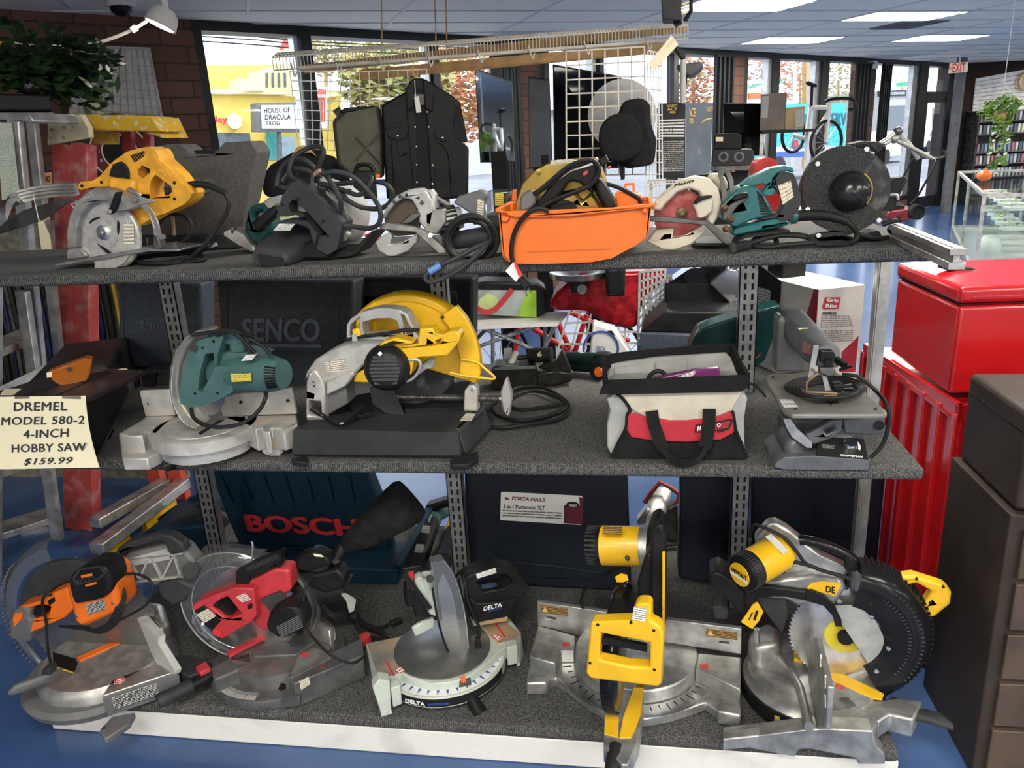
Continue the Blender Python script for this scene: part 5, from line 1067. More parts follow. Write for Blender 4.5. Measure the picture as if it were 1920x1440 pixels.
t2.stick('price_label', z(1275, 768, 1400, 758, 1455, 720, 1450, 700), -.0115, tagw)
t3 = T('cable', 'dark cable loop inside the open tool bag', 'cable', t.W(t.P(*z(1200, 770), .12)), 0)
t3.solo(tubes(t3, z(1142, 775, 1165, 730, 1210, 705, 1250, 720, 1268, 765), 0, .006), K['rubber'])
# ---- scroll saw
z = zH
t = T('scroll_saw', 'grey scroll saw with a flat tilting table and coiled black cord', 'saw', (.46, 1.8, ZM+.002), 0)
cg = mat('blue grey casting', (.105, .11, .12), .45, .2, var=.15, scale=22)
b = t.part('base', t.pp(z(310, 1300, 345, 1280, 352, 1272, 545, 1262, 860, 1285, 862, 1352, 350, 1348, 290, 1330), 0, .16), cg, bev=.006)
pn = t.part('control_panel', B().prism([t.P(*z(545, 1262), -.001), t.P(*z(858, 1285), -.001), t.P(*z(830, 1160), .06), t.P(*z(560, 1150), .06)], (0, .02, -.02)), mat('black panel', (.02, .02, .02), .4))
pq = [t.P(*z(545, 1262), -.002), t.P(*z(858, 1285), -.002), t.P(*z(560, 1150), .059)]
pp_ = lambda u_, v_: pq[0]+(pq[1]-pq[0])*u_+(pq[2]-pq[0])*v_
t.txt('CRAFTSMAN', pp_(.45, .06), pp_(.88, .05), pp_(.46, .16), inkw, par=pn, bold=.03)
t.part('knob', B().lathe(pp_(.62, .62), V((0, -.5, .85)), [(.017, 0), (.0165, .014), (.014, .017), (0, .017)], 24), K['chrome'], par=pn)
t.part('dial_arc', B().arc(pp_(.62, .62), V((0, -.5, .85)), (1, 0, 0), -100, 40, .02, .025, 0, .001, 20), inkw, par=pn)
t.stick('printed_label', None, [pp_(.08, .42), pp_(.36, .4), pp_(.34, .6), pp_(.09, .62)], print_mat('grey print on black', (.02, .02, .02), (.3, .3, .3), 4, 14, .45), pn)
htb = t.P(*z(660, 1000), .0).z+.012
tb = t.part('table', t.gp(z(232, 795, 262, 768, 480, 752, 660, 758, 740, 790, 968, 992, 972, 1008, 940, 1014, 400, 1014, 350, 990), htb-.012, htb), mat('dusty grey table', (.22, .21, .19), .5, .3, var=.15, scale=12), bev=.004)
t.part('table_skirt', t.pp(z(350, 1000, 970, 1012, 965, 1040, 700, 1046, 400, 1040, 362, 1030), .002, .012), cg, bev=.003)
for q in ((285, 793), (420, 985), (900, 985)): t.part('table_hole', B().cyl(t.G(*z(*q), htb+.0002), t.G(*z(*q), htb+.001), .004, n=12), ink, par=tb)
t.stick('price_label', None, t.gl(z(352, 972, 436, 970, 402, 924, 320, 924), htb+.0006), tagw, tb)
t.part('throat_slot', t.gp(z(620, 955, 632, 946, 600, 942, 605, 936, 680, 936, 678, 946, 645, 948, 635, 958), htb, htb+.0007), ink, par=tb)
t.part('lower_arm', t.pp(z(700, 1046, 960, 1030, 955, 1130, 880, 1140, 720, 1130), .05, .1), cg, bev=.006)
t.part('arm_hole', B().cyl(t.P(*z(922, 1080), .049), t.P(*z(922, 1080), .045), .012, n=20), K['black'])
t.part('trunnion', t.pp(z(348, 1040, 390, 1040, 430, 1100, 520, 1180, 520, 1215, 490, 1215, 400, 1150, 365, 1090), .01, .018), K['cast'])
t.part('lower_link', t.pp(z(480, 1140, 640, 1046, 710, 1050, 700, 1110, 640, 1160, 560, 1190, 520, 1200), .02, .05, holes=[z(590, 1110, 650, 1080, 660, 1110, 610, 1140)]), cg, bev=.005)
t.part('motor_block', t.pp(z(350, 1275, 360, 1200, 420, 1150, 470, 1190, 480, 1275), .02, .14), cg, bev=.014)
t.part('rear_block', t.pp(z(340, 1040, 640, 1040, 640, 1250, 350, 1250), .14, .22), cg, bev=.01)
yr = t.G(*z(400, 770), htb).y
t.part('rear_column', t.pp(z(300, 760, 318, 440, 345, 425, 460, 600, 480, 760), yr-.01, yr+.06), cg, bev=.008)
arm = B().loft([ring(t.P(*z(x, y), d), (1, 0, 0), (0, .3, 1), a, h_, 4, 20) for x, y, d, a, h_ in ((400, 450, yr+.04, .034, .03), (450, 520, yr-.03, .036, .034), (540, 620, yr-.12, .032, .033), (622, 668, yr-.2, .026, .026))])
ao = t.part('upper_arm', arm, cg)
t.part('arm_mouth', t.pp(z(580, 640, 650, 640, 660, 660, 655, 705, 570, 700), yr-.228, yr-.2), K['black'], par=ao)
t.stick('cream_label', z(478, 520, 532, 520, 495, 495, 430, 496), yr-.075, K['cream'], ao); t.stick('model_label', z(460, 640, 515, 660, 515, 600, 465, 575), yr-.17, print_mat('dark red print', (.03, .02, .02)), ao)
t.part('blade_clamp', t.pp(z(600, 690, 640, 688, 645, 725, 605, 730), yr-.24, yr-.2), K['black'])
t.part('blade_holder', t.pp(z(565, 735, 660, 730, 665, 775, 620, 790, 565, 770), yr-.235, yr-.215), K['dsteel'], bev=.003)
t.part('hold_down', tubes(t, z(520, 740, 552, 770, 490, 820, 485, 880, 600, 885, 670, 890, 672, 900, 590, 905), yr-.24, .0035, sm=1), mat('rusty wire', (.25, .17, .12), .5, .6))
t.part('guide_bar', B().bar(t.P(*z(545, 600), yr-.235), t.P(*z(510, 800), yr-.235), .012, .004, up=(0, 1, 0)), K['cast'])
t.part('blade_foot', t.pp(z(580, 780, 610, 790, 632, 870, 600, 872), yr-.245, yr-.242), K['cast'])
t.part('lever', B().bar(t.P(*z(660, 680), yr-.2), t.P(*z(720, 720), yr-.23), .012).bar(t.P(*z(690, 745), yr-.22), t.P(*z(768, 722), yr-.24), .014, .006), K['black'])
for k in range(5):
    cx, cy, rx, ry = 600+k*6, 850+k*5, 235-k*14, 62-k*4
    t.part('power_cord', B().tube([t.G(*z(cx+rx*math.cos(a*math.pi/8+k), cy+ry*math.sin(a*math.pi/8+k)), htb+.006+k*.004) for a in range(16)], .0045, 8, closed=True), K['rubber'])
t.part('power_cord', B().tube([t.P(*z(x, y), d) for x, y, d in ((700, 775, yr-.19), (800, 790, yr-.2), (900, 870, .06), (970, 960, .0), (978, 1080, -.005), (940, 1200, -.006), (870, 1275, -.003))], .005), K['rubber'])
pg = t.part('plug', t.pp(z(640, 835, 700, 828, 720, 850, 715, 880, 650, 885), .06, .09), K['rubber'], bev=.006)
t.part('plug_pins', B().bar(t.P(*z(715, 845), .07), t.P(*z(760, 840), .07), .004, .008).bar(t.P(*z(712, 868), .07), t.P(*z(765, 866), .07), .004, .008), K['chrome'], par=pg)
# ================================================================ top shelf
zP, zQ, zR, zS = Z(80, 240, 4.8), Z(420, 260, 3.5556), Z(900, 260, 4.8), Z(1180, 240, 3.2)
zX = Z(0, 0, 1)
# ---- yellow circular saw
z = zP
t = T('circular_saw', 'yellow circular saw with a round silver blade guard, left end of the top shelf', 'saw', (-1.44, 1.96, ZT+.002), 0)
dul = mat('dull cast guard', (.33, .32, .30), .45, .65, var=.25, scale=22)
scr = mat('scratched guard', (.46, .45, .43), .4, .6, col2=(.6, .59, .57), scale=60, mixlo=.35, mixhi=.6)
t.part('shoe', t.pp(z(95, 1238, 130, 1222, 200, 1205, 600, 1130, 960, 1072, 1010, 1088, 1230, 1092, 1228, 1112, 960, 1112, 600, 1170, 220, 1232, 130, 1246), -.03, .1), K['steel'], bev=.0015)
c = t.P(*z(580, 955), -.012); PR = (t.P(*z(680, 955), 0)-t.P(*z(580, 955), 0)).x/100
gl_ = t.part('lower_guard', B().lathe(c, FV, [(285*PR, -.012), (287*PR, 0), (275*PR, .004), (110*PR, .005), (105*PR, .009), (60*PR, .010), (0, .010)], 48), scr)
t.part('hub', B().lathe(t.P(*z(555, 940), -.02), FV, [(62*PR, 0), (60*PR, .006), (36*PR, .008), (34*PR, .004), (24*PR, .004), (22*PR, .016), (0, .017)], 28), K['steel'], par=gl_)
for q in (z(415, 855, 450, 815, 515, 800, 505, 815, 450, 840, 425, 862), z(672, 830, 690, 870, 682, 960, 668, 910), z(490, 1040, 560, 1080, 620, 1125, 580, 1130, 530, 1085)): t.part('guard_slot', t.pp(q, -.0185, -.0165, sm=3), ink, par=gl_)
t.part('guard_tail', t.pp(z(470, 1205, 600, 1190, 780, 1140, 740, 1210, 660, 1262, 560, 1280, 505, 1272, 492, 1290, 472, 1288), -.024, -.012), scr)
ug = t.pp(z(215, 1085, 212, 930, 238, 785, 300, 665, 385, 580, 480, 532, 590, 545, 700, 590, 770, 640, 860, 690, 850, 720, 720, 745, 640, 720, 580, 668, 500, 660, 420, 690, 350, 770, 305, 900, 302, 1080), -.04, .02)
up_ = t.part('upper_guard', ug, dul, bev=.004)
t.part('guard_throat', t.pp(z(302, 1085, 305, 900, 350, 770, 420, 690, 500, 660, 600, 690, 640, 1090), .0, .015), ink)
p = t.pl(z(282, 724, 472, 606, 256, 684), -.0405); t.txt('DEWALT', *p, K['paintm'], par=up_, bold=.02, th=.002)
yb = t.pp(z(318, 510, 345, 482, 450, 475, 520, 425, 600, 330, 650, 285, 760, 210, 880, 178, 940, 170, 1010, 190, 1040, 230, 1060, 290, 1130, 350, 1200, 420, 1255, 500, 1300, 530, 1342, 585, 1325, 635, 1270, 690, 1100, 770, 1020, 790, 870, 882, 830, 860, 838, 700, 760, 640, 600, 542, 480, 528, 400, 545, 345, 562, 318, 545), .015, .085, holes=[z(850, 385, 895, 335, 960, 368, 965, 400, 905, 450, 858, 430), z(972, 470, 1012, 420, 1150, 520, 1166, 572, 1130, 605, 970, 628, 958, 560)])
h_ = t.part('body', yb, K['ochre'], bev=.013, seg=4)
t.part('motor_barrel', t.pp(z(590, 440, 830, 470, 830, 590, 720, 620, 585, 545), .0, .03), K['ochre'], bev=.008, par=h_)
vw = t.part('vent_window', t.pp(z(592, 432, 608, 365, 650, 315, 700, 300, 745, 335, 772, 400, 772, 470, 690, 455), .008, .02), K['black'], bev=.003, par=h_)
for i in range(9): t.part('vent_rib', B().bar(t.P(*z(612+i*18, 420-0*i), .006), t.P(*z(640+i*15, 325+i*4), .006), .002, .004), K['rubber'], par=vw)
for i in range(5): t.part('vent_slot', B().bar(t.P(*z(795+i*20, 245-i*6), .0135), t.P(*z(835+i*18, 305-i*12), .0135), .003, .004), ink, par=h_)
screws(t, z(905, 220, 1187, 495, 1187, 638, 530, 487, 353, 520), .014, K['black'], .004, h_)
t.part('grip_texture', t.pp(z(985, 350, 1020, 320, 1200, 470, 1165, 485), .0115, .0155), mat('ribbed amber grip', (.66, .30, .02), .6, var=.2, scale=200), par=h_)
t.part('trigger', t.pp(z(890, 335, 905, 330, 945, 360, 972, 372, 962, 402, 940, 405, 930, 375), .035, .06), K['black'], bev=.003)
t.part('lever', t.pp(z(572, 745, 600, 710, 648, 578, 702, 572, 690, 620, 655, 710, 648, 760, 600, 785, 575, 770), -.055, -.042), K['black'], bev=.003)
t.part('lever_bolt', B().cyl(t.P(*z(602, 750), -.054), t.P(*z(602, 750), -.06), .006, n=14), K['dsteel'])
t.part('pivot_plate', t.pp(z(690, 605, 800, 600, 1000, 650, 998, 668, 880, 692, 740, 745, 660, 745, 720, 690), -.046, -.04), dul, bev=.002)
t.part('depth_arm', t.pp(z(745, 545, 790, 535, 890, 600, 870, 625, 800, 590, 750, 570), -.05, -.044), K['steel'], bev=.002)
t.part('depth_quadrant', t.pp(z(875, 690, 940, 688, 1000, 770, 1040, 870, 1060, 955, 1100, 965, 1102, 995, 1060, 1005, 1000, 960, 985, 860, 930, 750), -.044, -.038, holes=[z(945, 735, 990, 810, 1010, 905, 1000, 908, 972, 820, 935, 745)]), K['steel'], bev=.0015)
kn = t.part('lock_knob', B().cyl(t.P(*z(822, 650), -.046), t.P(*z(822, 650), -.062), .008, .007, 16), K['dsteel'])
t.part('front_bracket', t.pp(z(215, 1100, 260, 1070, 330, 1080, 400, 1150, 380, 1165, 215, 1185), -.03, .02), dul, bev=.003)
t.part('rear_bracket', t.pp(z(990, 970, 1030, 960, 1060, 1060, 1050, 1088, 1000, 1085), -.03, .0), K['dsteel'], bev=.003)
t.stick('price_label', z(735, 1045, 825, 1040, 820, 850, 725, 848), -.0185, tagm, gl_)
t.part('cord_boot', B().tube([t.P(*p, .05) for p in pairs(z(1285, 525, 1380, 505, 1500, 520, 1600, 565, 1650, 590))], .0085, 10, rr=lambda f: .0105-.004*f), K['rubber'])
t.part('power_cord', tubes(t, z(1640, 585, 1675, 680, 1640, 790, 1540, 940, 1420, 1090, 1280, 1190, 1150, 1215, 950, 1215, 830, 1195, 900, 1160, 1150, 1140, 1350, 1130, 1460, 1165, 1400, 1200, 1200, 1205), [.05, .05, .05, .04, .03, .03, .0, -.01, .03, .08, .08, .07, .04, .03, .03], .006), K['rubber'])
t.part('power_cord', tubes(t, z(1050, 860, 1100, 800, 1190, 775, 1290, 800, 1345, 890, 1310, 985, 1220, 1045, 1110, 1075), [.12]*8, .0058), K['rubber'])
t.part('power_cord', tubes(t, z(820, 1200, 1000, 1225, 1200, 1195, 1380, 1150, 1400, 1120, 1200, 1125, 900, 1170, 860, 1205), [.05, .02, .02, .04, .09, .1, .08, .05], .0062), K['rubber'])
t.part('cord_wire', B().bar(t.P(*z(1165, 760), .12), t.P(*z(1185, 965), .12), .007), mat('rusty wire', (.25, .17, .12)))
pg = t.part('plug', B().bar(t.P(*z(1400, 1110), .06), t.P(*z(1500, 1060), .06), .02, .016), K['rubber'], bev=.004)
t.part('plug_pins', B().bar(t.P(*z(1495, 1068), .055), t.P(*z(1570, 1042), .055), .003, .01), K['steel'], par=pg)
# ---- grey embossed case behind it
t = T('tool_case', 'grey moulded tool case with raised lettering, standing behind the yellow circular saw', 'case', (*aty(365, 465, 2.28).xy, ZT+.001), 0)
gc = mat('grainy grey plastic', (.085, .08, .075), .65, var=.15, scale=90, bump=.6, bscale=260)
cs = t.part('shell', t.pp(zX(282, 302, 292, 276, 312, 270, 338, 270, 350, 278, 358, 289, 400, 289, 409, 279, 420, 267, 470, 264, 484, 284, 470, 350, 450, 442, 262, 442), 0, .09), gc, bev=.012, seg=3)
t.part('lower_shell', t.pp(zX(262, 442, 450, 442, 446, 468, 262, 470), -.005, .1), K['char'], bev=.006)
t.part('handle', t.pp(zX(356, 282, 402, 281, 404, 289, 356, 290), .03, .06), K['black'], bev=.003)
t.part('raised_panel', t.pp(z(960, 415, 1660, 400, 1672, 408, 1640, 600, 960, 600), -.002, .004, holes=[z(970, 423, 1655, 408, 1628, 592, 970, 592)]), gc, par=cs)
t.ptxt('SENCO', z(985, 582, 1545, 585, 1000, 455), -.001, mat('embossed grey', (.12, .115, .11), .6), par=cs, bold=.03, th=.005, shear=.1)
for x in (945, 1495): t.part('latch', B().bar(t.P(*z(x, 985), -.006), t.P(*z(x+8, 1070), -.006), .006, .004), K['steel'])
# ---- dark grey saw with its motor facing out
z = zQ
t = T('circular_saw', 'dark grey circular saw lying motor first with its cord heaped on top', 'saw', (-.83, 1.96, ZT+.002), 0)
lo = [(300, 795, -.085, 108, 62), (320, 780, -.075, 122, 70), (400, 735, -.03, 120, 82), (480, 690, .01, 115, 95), (560, 650, .05, 120, 110)]
PR = (t.P(*z(400, 700), 0)-t.P(*z(300, 700), 0)).x/100
mc = t.part('motor_housing', B().loft([ring(t.P(*z(x, y), d), (.93, -.05, -.28), (.25, .3, .9), a*PR, b_*PR, 4, 32) for x, y, d, a, b_ in lo]), K['char'])
for i in range(7): t.part('vent_slot', B().bar(t.P(*z(222+i*4, 775+i*12), -.1), t.P(*z(392+i*3, 800+i*9), -.092), .003, .004), ink, par=mc)
for i in range(8): t.part('vent_slot', B().bar(t.P(*z(388+i*2, 755+i*11), -.07), t.P(*z(452, 722+i*13), -.04), .003, .003), ink, par=mc)
t.stick('price_label', None, [t.P(*z(330, 612), -.07), t.P(*z(440, 612), -.07), t.P(*z(480, 562), -.045), t.P(*z(378, 556), -.045)], tagw)
t.part('motor_crown', t.pp(z(345, 570, 380, 545, 480, 540, 560, 555, 620, 640, 600, 720, 560, 600, 470, 570), -.05, .03), K['char'], bev=.012)
hb = t.pp(z(348, 520, 385, 385, 455, 290, 500, 278, 545, 310, 740, 510, 790, 560, 775, 640, 752, 740, 690, 775, 620, 740, 600, 640, 560, 540, 480, 510, 420, 520), -.03, .05, holes=[z(430, 440, 458, 405, 490, 420, 660, 610, 690, 640, 640, 655, 585, 560, 520, 500, 440, 490)])
h_ = t.part('handle', hb, K['char'], bev=.016, seg=4)
screws(t, z(390, 440, 490, 405, 662, 550, 692, 648), -.031, ink, .004, h_)
t.part('silver_guard', B().loft([ring(t.P(*z(x, y), d), (.75, .45, -.5), (.35, .1, .93), a*PR, b_*PR, 2.2, 32) for x, y, d, a, b_ in ((690, 480, .04, 150, 170), (700, 480, .06, 200, 195), (780, 490, .12, 195, 185), (800, 495, .14, 150, 140))]), K['lgrey'], label='silver grey blade guard')
t.part('seam', tubes(t, z(700, 340, 780, 430, 830, 540), .03, .002), K['grey'])
t.part('guard_bolt', B().cyl(t.P(*z(820, 640), .02), t.P(*z(795, 650), -.0), .013, n=16), K['cast'])
t.part('shoe', t.pp(z(560, 800, 700, 740, 860, 740, 990, 612, 1006, 620, 880, 770, 850, 785, 700, 830, 560, 815), .0, .12), K['black'], bev=.003)
t.part('body_block', t.pp(z(520, 690, 740, 690, 755, 740, 700, 800, 560, 800, 480, 790), -.02, .07), K['black'], bev=.01)
t.part('knob_handle', t.pp(z(195, 570, 215, 540, 330, 450, 352, 470, 350, 500, 240, 610, 212, 618), .02, .06), K['black'], bev=.012, seg=3)
cds = [
 ((750, 575, 850, 585, 960, 598, 1025, 575, 1045, 510, 1020, 430, 950, 340, 850, 250, 740, 220, 660, 235), -.02),
 ((650, 420, 640, 330, 620, 250, 640, 160, 665, 90, 640, 55, 570, 60, 480, 110, 440, 180, 445, 250, 520, 285, 650, 300, 800, 345, 900, 375, 960, 320, 985, 265, 970, 255), .02),
 ((585, 350, 590, 250, 625, 205, 700, 270, 770, 400, 780, 470, 760, 520), -.0),
 ((350, 320, 370, 220, 440, 140, 530, 140, 600, 190, 640, 260), .03),
 ((350, 310, 420, 330, 480, 250, 470, 205, 560, 215, 650, 290, 780, 300, 930, 285, 1060, 295, 1120, 350, 1110, 420, 1040, 465, 930, 460, 840, 420, 700, 320, 600, 280), .04),
 ((660, 330, 665, 390, 655, 430), .0),
 ((380, 290, 430, 230, 520, 210, 600, 260, 700, 340, 850, 350), .05)]
for q, d in cds: t.part('power_cord', tubes(t, z(*q), [d+.012*math.sin(i*1.3) for i in range(len(q)//2)], .0065), K['char'])
t.part('cord_tie', t.pp(z(590, 225, 625, 200, 640, 225, 610, 250, 592, 260), -.02, .01), mat('rusty wire', (.25, .17, .12)), bev=.002)
# ---- teal saw half hidden behind it
t = T('circular_saw', 'dark teal and silver circular saw half hidden behind the dark grey one', 'saw', (-1.02, 2.16, ZT+.002), 0)
dt = mat('bottle teal', (.012, .06, .062), .4, var=.2)
t.part('body', t.pp(z(128, 570, 170, 445, 265, 425, 300, 500, 322, 620, 255, 705, 175, 690, 150, 655, 135, 620), .0, .08, holes=[z(190, 500, 250, 480, 262, 540, 215, 580)]), dt, bev=.012)
t.part('upper_guard', B().arc(t.P(*z(330, 520), .05), FV, UX, 40, 190, .02, .045, -.02, .02), K['cast'])
t.part('guard_cover', t.pp(z(225, 445, 290, 395, 370, 378, 420, 400, 340, 470, 260, 470), .01, .05), K['paintm'], bev=.01)
t.part('grip', B().cyl(t.P(*z(205, 590), -.02), t.P(*z(360, 465), -.0), .016, .013, 18), K['black'])
t.part('shoe', t.pp(z(0, 625, 50, 600, 130, 640, 220, 785, 222, 802, 100, 710, 0, 645), -.02, .1), K['alu'], bev=.002)
t.part('wing_nut', t.pp(z(35, 600, 50, 582, 72, 600, 50, 640), -.025, -.01), K['dsteel'], bev=.003)
# ---- worn grey worm drive saw
t = T('circular_saw', 'worn grey worm drive saw with its cord wound in a ring and blue tape', 'saw', (-.5, 2.0, ZT+.002), 0)
PR = (t.P(*z(1300, 600), 0)-t.P(*z(1200, 600), 0)).x/100
ug = t.part('upper_guard', t.pp(z(1050, 525, 1085, 450, 1150, 380, 1230, 340, 1300, 335, 1350, 360, 1385, 420, 1400, 500, 1385, 590, 1340, 605, 1300, 560, 1285, 470, 1250, 410, 1200, 395, 1140, 430, 1085, 500, 1070, 540), -.03, .03), K['paintm'], bev=.006)
for ch, q in (('S', (1128, 442, 1152, 428, 1120, 418)), ('K', (1170, 402, 1196, 396, 1164, 378)), ('I', (1210, 386, 1226, 386, 1208, 366)), ('A', (1275, 400, 1300, 410, 1290, 378)), ('W', (1298, 430, 1318, 450, 1320, 408))): t.ptxt(ch, z(*q), -.031, ink, par=ug, bold=.03)
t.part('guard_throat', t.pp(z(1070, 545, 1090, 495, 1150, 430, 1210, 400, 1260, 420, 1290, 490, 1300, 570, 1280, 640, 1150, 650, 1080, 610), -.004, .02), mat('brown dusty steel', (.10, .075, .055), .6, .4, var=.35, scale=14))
t.part('lower_guard', t.pp(z(1006, 690, 1040, 655, 1110, 622, 1122, 650, 1102, 705, 1180, 695, 1290, 630, 1285, 690, 1230, 750, 1150, 782, 1080, 782, 1030, 748), -.03, .0), K['paintm'], bev=.004)
t.part('shoe_bar', t.pp(z(1020, 575, 1100, 558, 1270, 588, 1330, 610, 1470, 730, 1480, 765, 1430, 768, 1270, 625, 1050, 608), -.05, -.03), dul, bev=.003)
t.part('shoe', t.pp(z(1180, 770, 1480, 760, 1500, 775, 1200, 790), -.03, .1), K['dsteel'])
t.part('pivot_bolt', B().cyl(t.P(*z(1375, 645), -.05), t.P(*z(1375, 645), -.056), .006, n=14), K['steel'])
m0, m1 = t.P(*z(1400, 560), .0), t.P(*z(1600, 520), .03); mr = 82*PR; ax = (m1-m0).normalized()
mo = t.part('motor', B().lathe(m0, ax, [(mr*.9, 0), (mr, .02), (mr, .05), (mr*.8, .075), (0, .08)], 30), K['paintm'])
ribs_on(t, m0+ax*.01, m0+ax*.06, mr*1.0, 0, 1, 18, ink, mo, .005)
t.part('gear_case', t.pp(z(1340, 500, 1380, 480, 1470, 470, 1480, 560, 1420, 640, 1340, 620), -.03, .04), dul, bev=.01)
t.part('lever', t.pp(z(1200, 540, 1240, 500, 1300, 492, 1305, 520, 1250, 560, 1160, 575), -.04, -.02), K['dsteel'], bev=.003)
t.part('guard_spring', t.pp(z(1355, 345, 1385, 335, 1412, 370, 1410, 480, 1390, 480, 1385, 390), -.01, .01), K['alu'], bev=.002)
t.part('front_knob', t.pp(z(1390, 370, 1430, 400, 1500, 440, 1490, 460, 1400, 410), .03, .06), K['grey'], bev=.006)
hb = t.part('top_handle', t.pp(z(1525, 430, 1560, 385, 1690, 345, 1740, 352, 1750, 385, 1720, 460, 1740, 560, 1660, 580, 1640, 500, 1580, 460), .0, .05), K['grey'], bev=.012, seg=3)
t.stick('price_label', z(1690, 505, 1728, 510, 1735, 412, 1690, 400), -.001, tagm, hb)
t.part('rear_grip', B().cyl(t.P(*z(1470, 690), -.03), t.P(*z(1800, 640), -.04), .022, .025, 20), K['char'])
t.part('red_base', t.pp(z(930, 640, 1010, 625, 1030, 680, 960, 695), .06, .1), inkr, bev=.004)
for i, (cx, cy, rx, ry) in enumerate(((1645, 670, 165, 160), (1650, 665, 150, 145), (1640, 680, 140, 135), (1655, 672, 170, 150))):
    t.part('power_cord', B().tube([t.P(*z(cx+rx*math.cos(a*math.pi/8), cy+ry*math.sin(a*math.pi/8)), -.075-.008*i) for a in range(16)], .0062, 8, closed=True), K['rubber'])
t.part('power_cord', tubes(t, z(1760, 690, 1650, 740, 1540, 800, 1430, 850, 1360, 895, 1340, 930, 1375, 955, 1470, 925, 1600, 850, 1740, 720, 1780, 680), [-.1, -.12, -.14, -.16, -.17, -.175, -.175, -.17, -.16, -.12, -.1], .0065), K['char'])
t.part('blue_tape', B().cyl(t.P(*z(1365, 890), -.17), t.P(*z(1440, 845), -.16), .0085, n=12), mat('blue tape', (.10, .25, .55), .5))
# ---- clear lidded box behind
z = zR
t = T('parts_box', 'clear plastic box with a yellow label behind the orange tray', 'box', (*aty(*z(170, 700), 2.2).xy, ZT+.001), 0)
t.part('box', t.pp(z(50, 475, 285, 470, 282, 690, 60, 700), 0, .08), clear('clear box', (.8, .82, .82), .15, .1), bev=.004); t.part('base', t.pp(z(40, 690, 285, 685, 285, 800, 40, 800), -.01, .1), K['dsteel'], bev=.004)
t.stick('yellow_label', z(135, 600, 212, 600, 212, 485, 135, 485), -.001, ywarn)
# ---- orange tray with the gold saw in it
t = T('storage_tray', 'open bright orange plastic storage tray holding a gold saw', 'tray', (-.1, 1.826, ZT+.002), 0)
dp = .2
orng = mat('orange plastic', (.88, .2, .015))
out = z(165, 655, 205, 1060, 250, 1105, 330, 1126, 560, 1130, 1000, 1112, 1180, 1080, 1400, 960, 1512, 880, 1545, 610)
fl = t.part('shell', t.pp(out, 0, .006), orng, bev=.002)
inn = [(o[0]*.965+30.5, o[1]*.97+18) for o in pairs(z(165, 655, 205, 1060, 250, 1105, 330, 1126, 560, 1130, 1000, 1112, 1180, 1080, 1400, 960, 1512, 880, 1545, 610))]
o3 = t.pl(out, 0); cen = sum(o3, V())/len(o3)
i3 = [cen+(p-cen)*.975 for p in o3]
t.part('side_wall', B().prism(o3+[o3[-1]+V((-.006, 0, 0))]+list(reversed(i3[1:-1]))+[o3[0]+V((.006, 0, 0))], (0, dp, 0)), orng, bev=.002)
t.part('back_wall', B().prism([p+V((0, dp, 0)) for p in o3], (0, .006, 0)), orng)
t.part('front_rim', t.pp(z(152, 640, 215, 660, 320, 675, 800, 670, 1540, 585, 1556, 600, 1540, 622, 800, 705, 320, 712, 155, 662), -.012, .008), orng, bev=.003)
t.part('rim', B().bar(o3[0]+V((0, -.006, .003)), o3[0]+V((0, dp+.01, .003)), .012, .01).bar(o3[-1]+V((0, -.006, .003)), o3[-1]+V((0, dp+.01, .003)), .012, .01).bar(o3[0]+V((0, dp+.004, .003)), o3[-1]+V((0, dp+.004, .003)), .012, .01), orng, bev=.002)
for q in (z(188, 695, 265, 705, 240, 752, 190, 745), z(1450, 640, 1502, 622, 1505, 668, 1480, 680)): t.part('latch', t.pp(q, -.014, .002), orng, bev=.002)
t.part('inner_tray', t.pp(z(1215, 490, 1280, 478, 1440, 500, 1460, 560, 1440, 600, 1230, 640), .12, .19), orng, bev=.01)
t.part('clasp', t.pp(z(1288, 470, 1300, 402, 1390, 396, 1396, 480, 1440, 495, 1440, 510, 1290, 500), dp+.005, dp+.012, holes=[z(1315, 470, 1320, 425, 1370, 422, 1372, 475)]), orng, bev=.002)
t.part('clasp', t.pp(z(285, 560, 290, 462, 325, 455, 325, 560), dp+.005, dp+.012), orng, bev=.002)
t.part('ridge', t.pp(z(430, 1010, 1180, 985, 1180, 992, 420, 1020), -.003, .003), orng)
t = T('circular_saw', 'gold circular saw with a black handle sitting in the orange tray', 'saw', (-.1, 1.92, ZT+.05), 0)
gd = t.part('upper_guard', t.pp(z(308, 665, 320, 570, 380, 405, 470, 300, 610, 222, 760, 188, 1050, 168, 1090, 250, 1140, 400, 1150, 560, 1000, 640), .02, .075), K['gold'], bev=.012, seg=4)
t.part('motor_housing', t.pp(z(700, 560, 760, 500, 860, 480, 920, 560, 1000, 480, 1090, 620, 1050, 680, 700, 690), -.02, .05), K['gold'], bev=.014)
t.part('motor_collar', B().cyl(t.P(*z(620, 640), .0), t.P(*z(870, 600), .02), .035, .04, 24), K['black'])
hb = t.pp(z(500, 640, 510, 580, 600, 460, 640, 390, 800, 270, 960, 212, 1030, 212, 1056, 250, 1056, 320, 1000, 420, 1020, 500, 950, 450, 900, 400, 830, 380, 780, 410, 740, 480, 640, 600, 540, 665), -.05, .01)
h_ = t.part('handle', hb, K['blackg'], bev=.012, seg=4)
t.part('rear_handle', t.pp(z(1000, 420, 1070, 330, 1120, 400, 1200, 520, 1245, 640, 1120, 660, 1060, 540), -.04, .02), K['black'], bev=.014, seg=4)
t.part('chrome_strip', t.pp(z(610, 425, 640, 395, 800, 285, 1000, 215, 1022, 240, 820, 300, 660, 410, 620, 440), -.054, -.046), K['steel'], par=h_, bev=.002)
t.part('red_button', t.pp(z(918, 325, 930, 300, 960, 285, 978, 292, 970, 318, 935, 342), -.058, -.048), K['red'], par=h_, bev=.003)
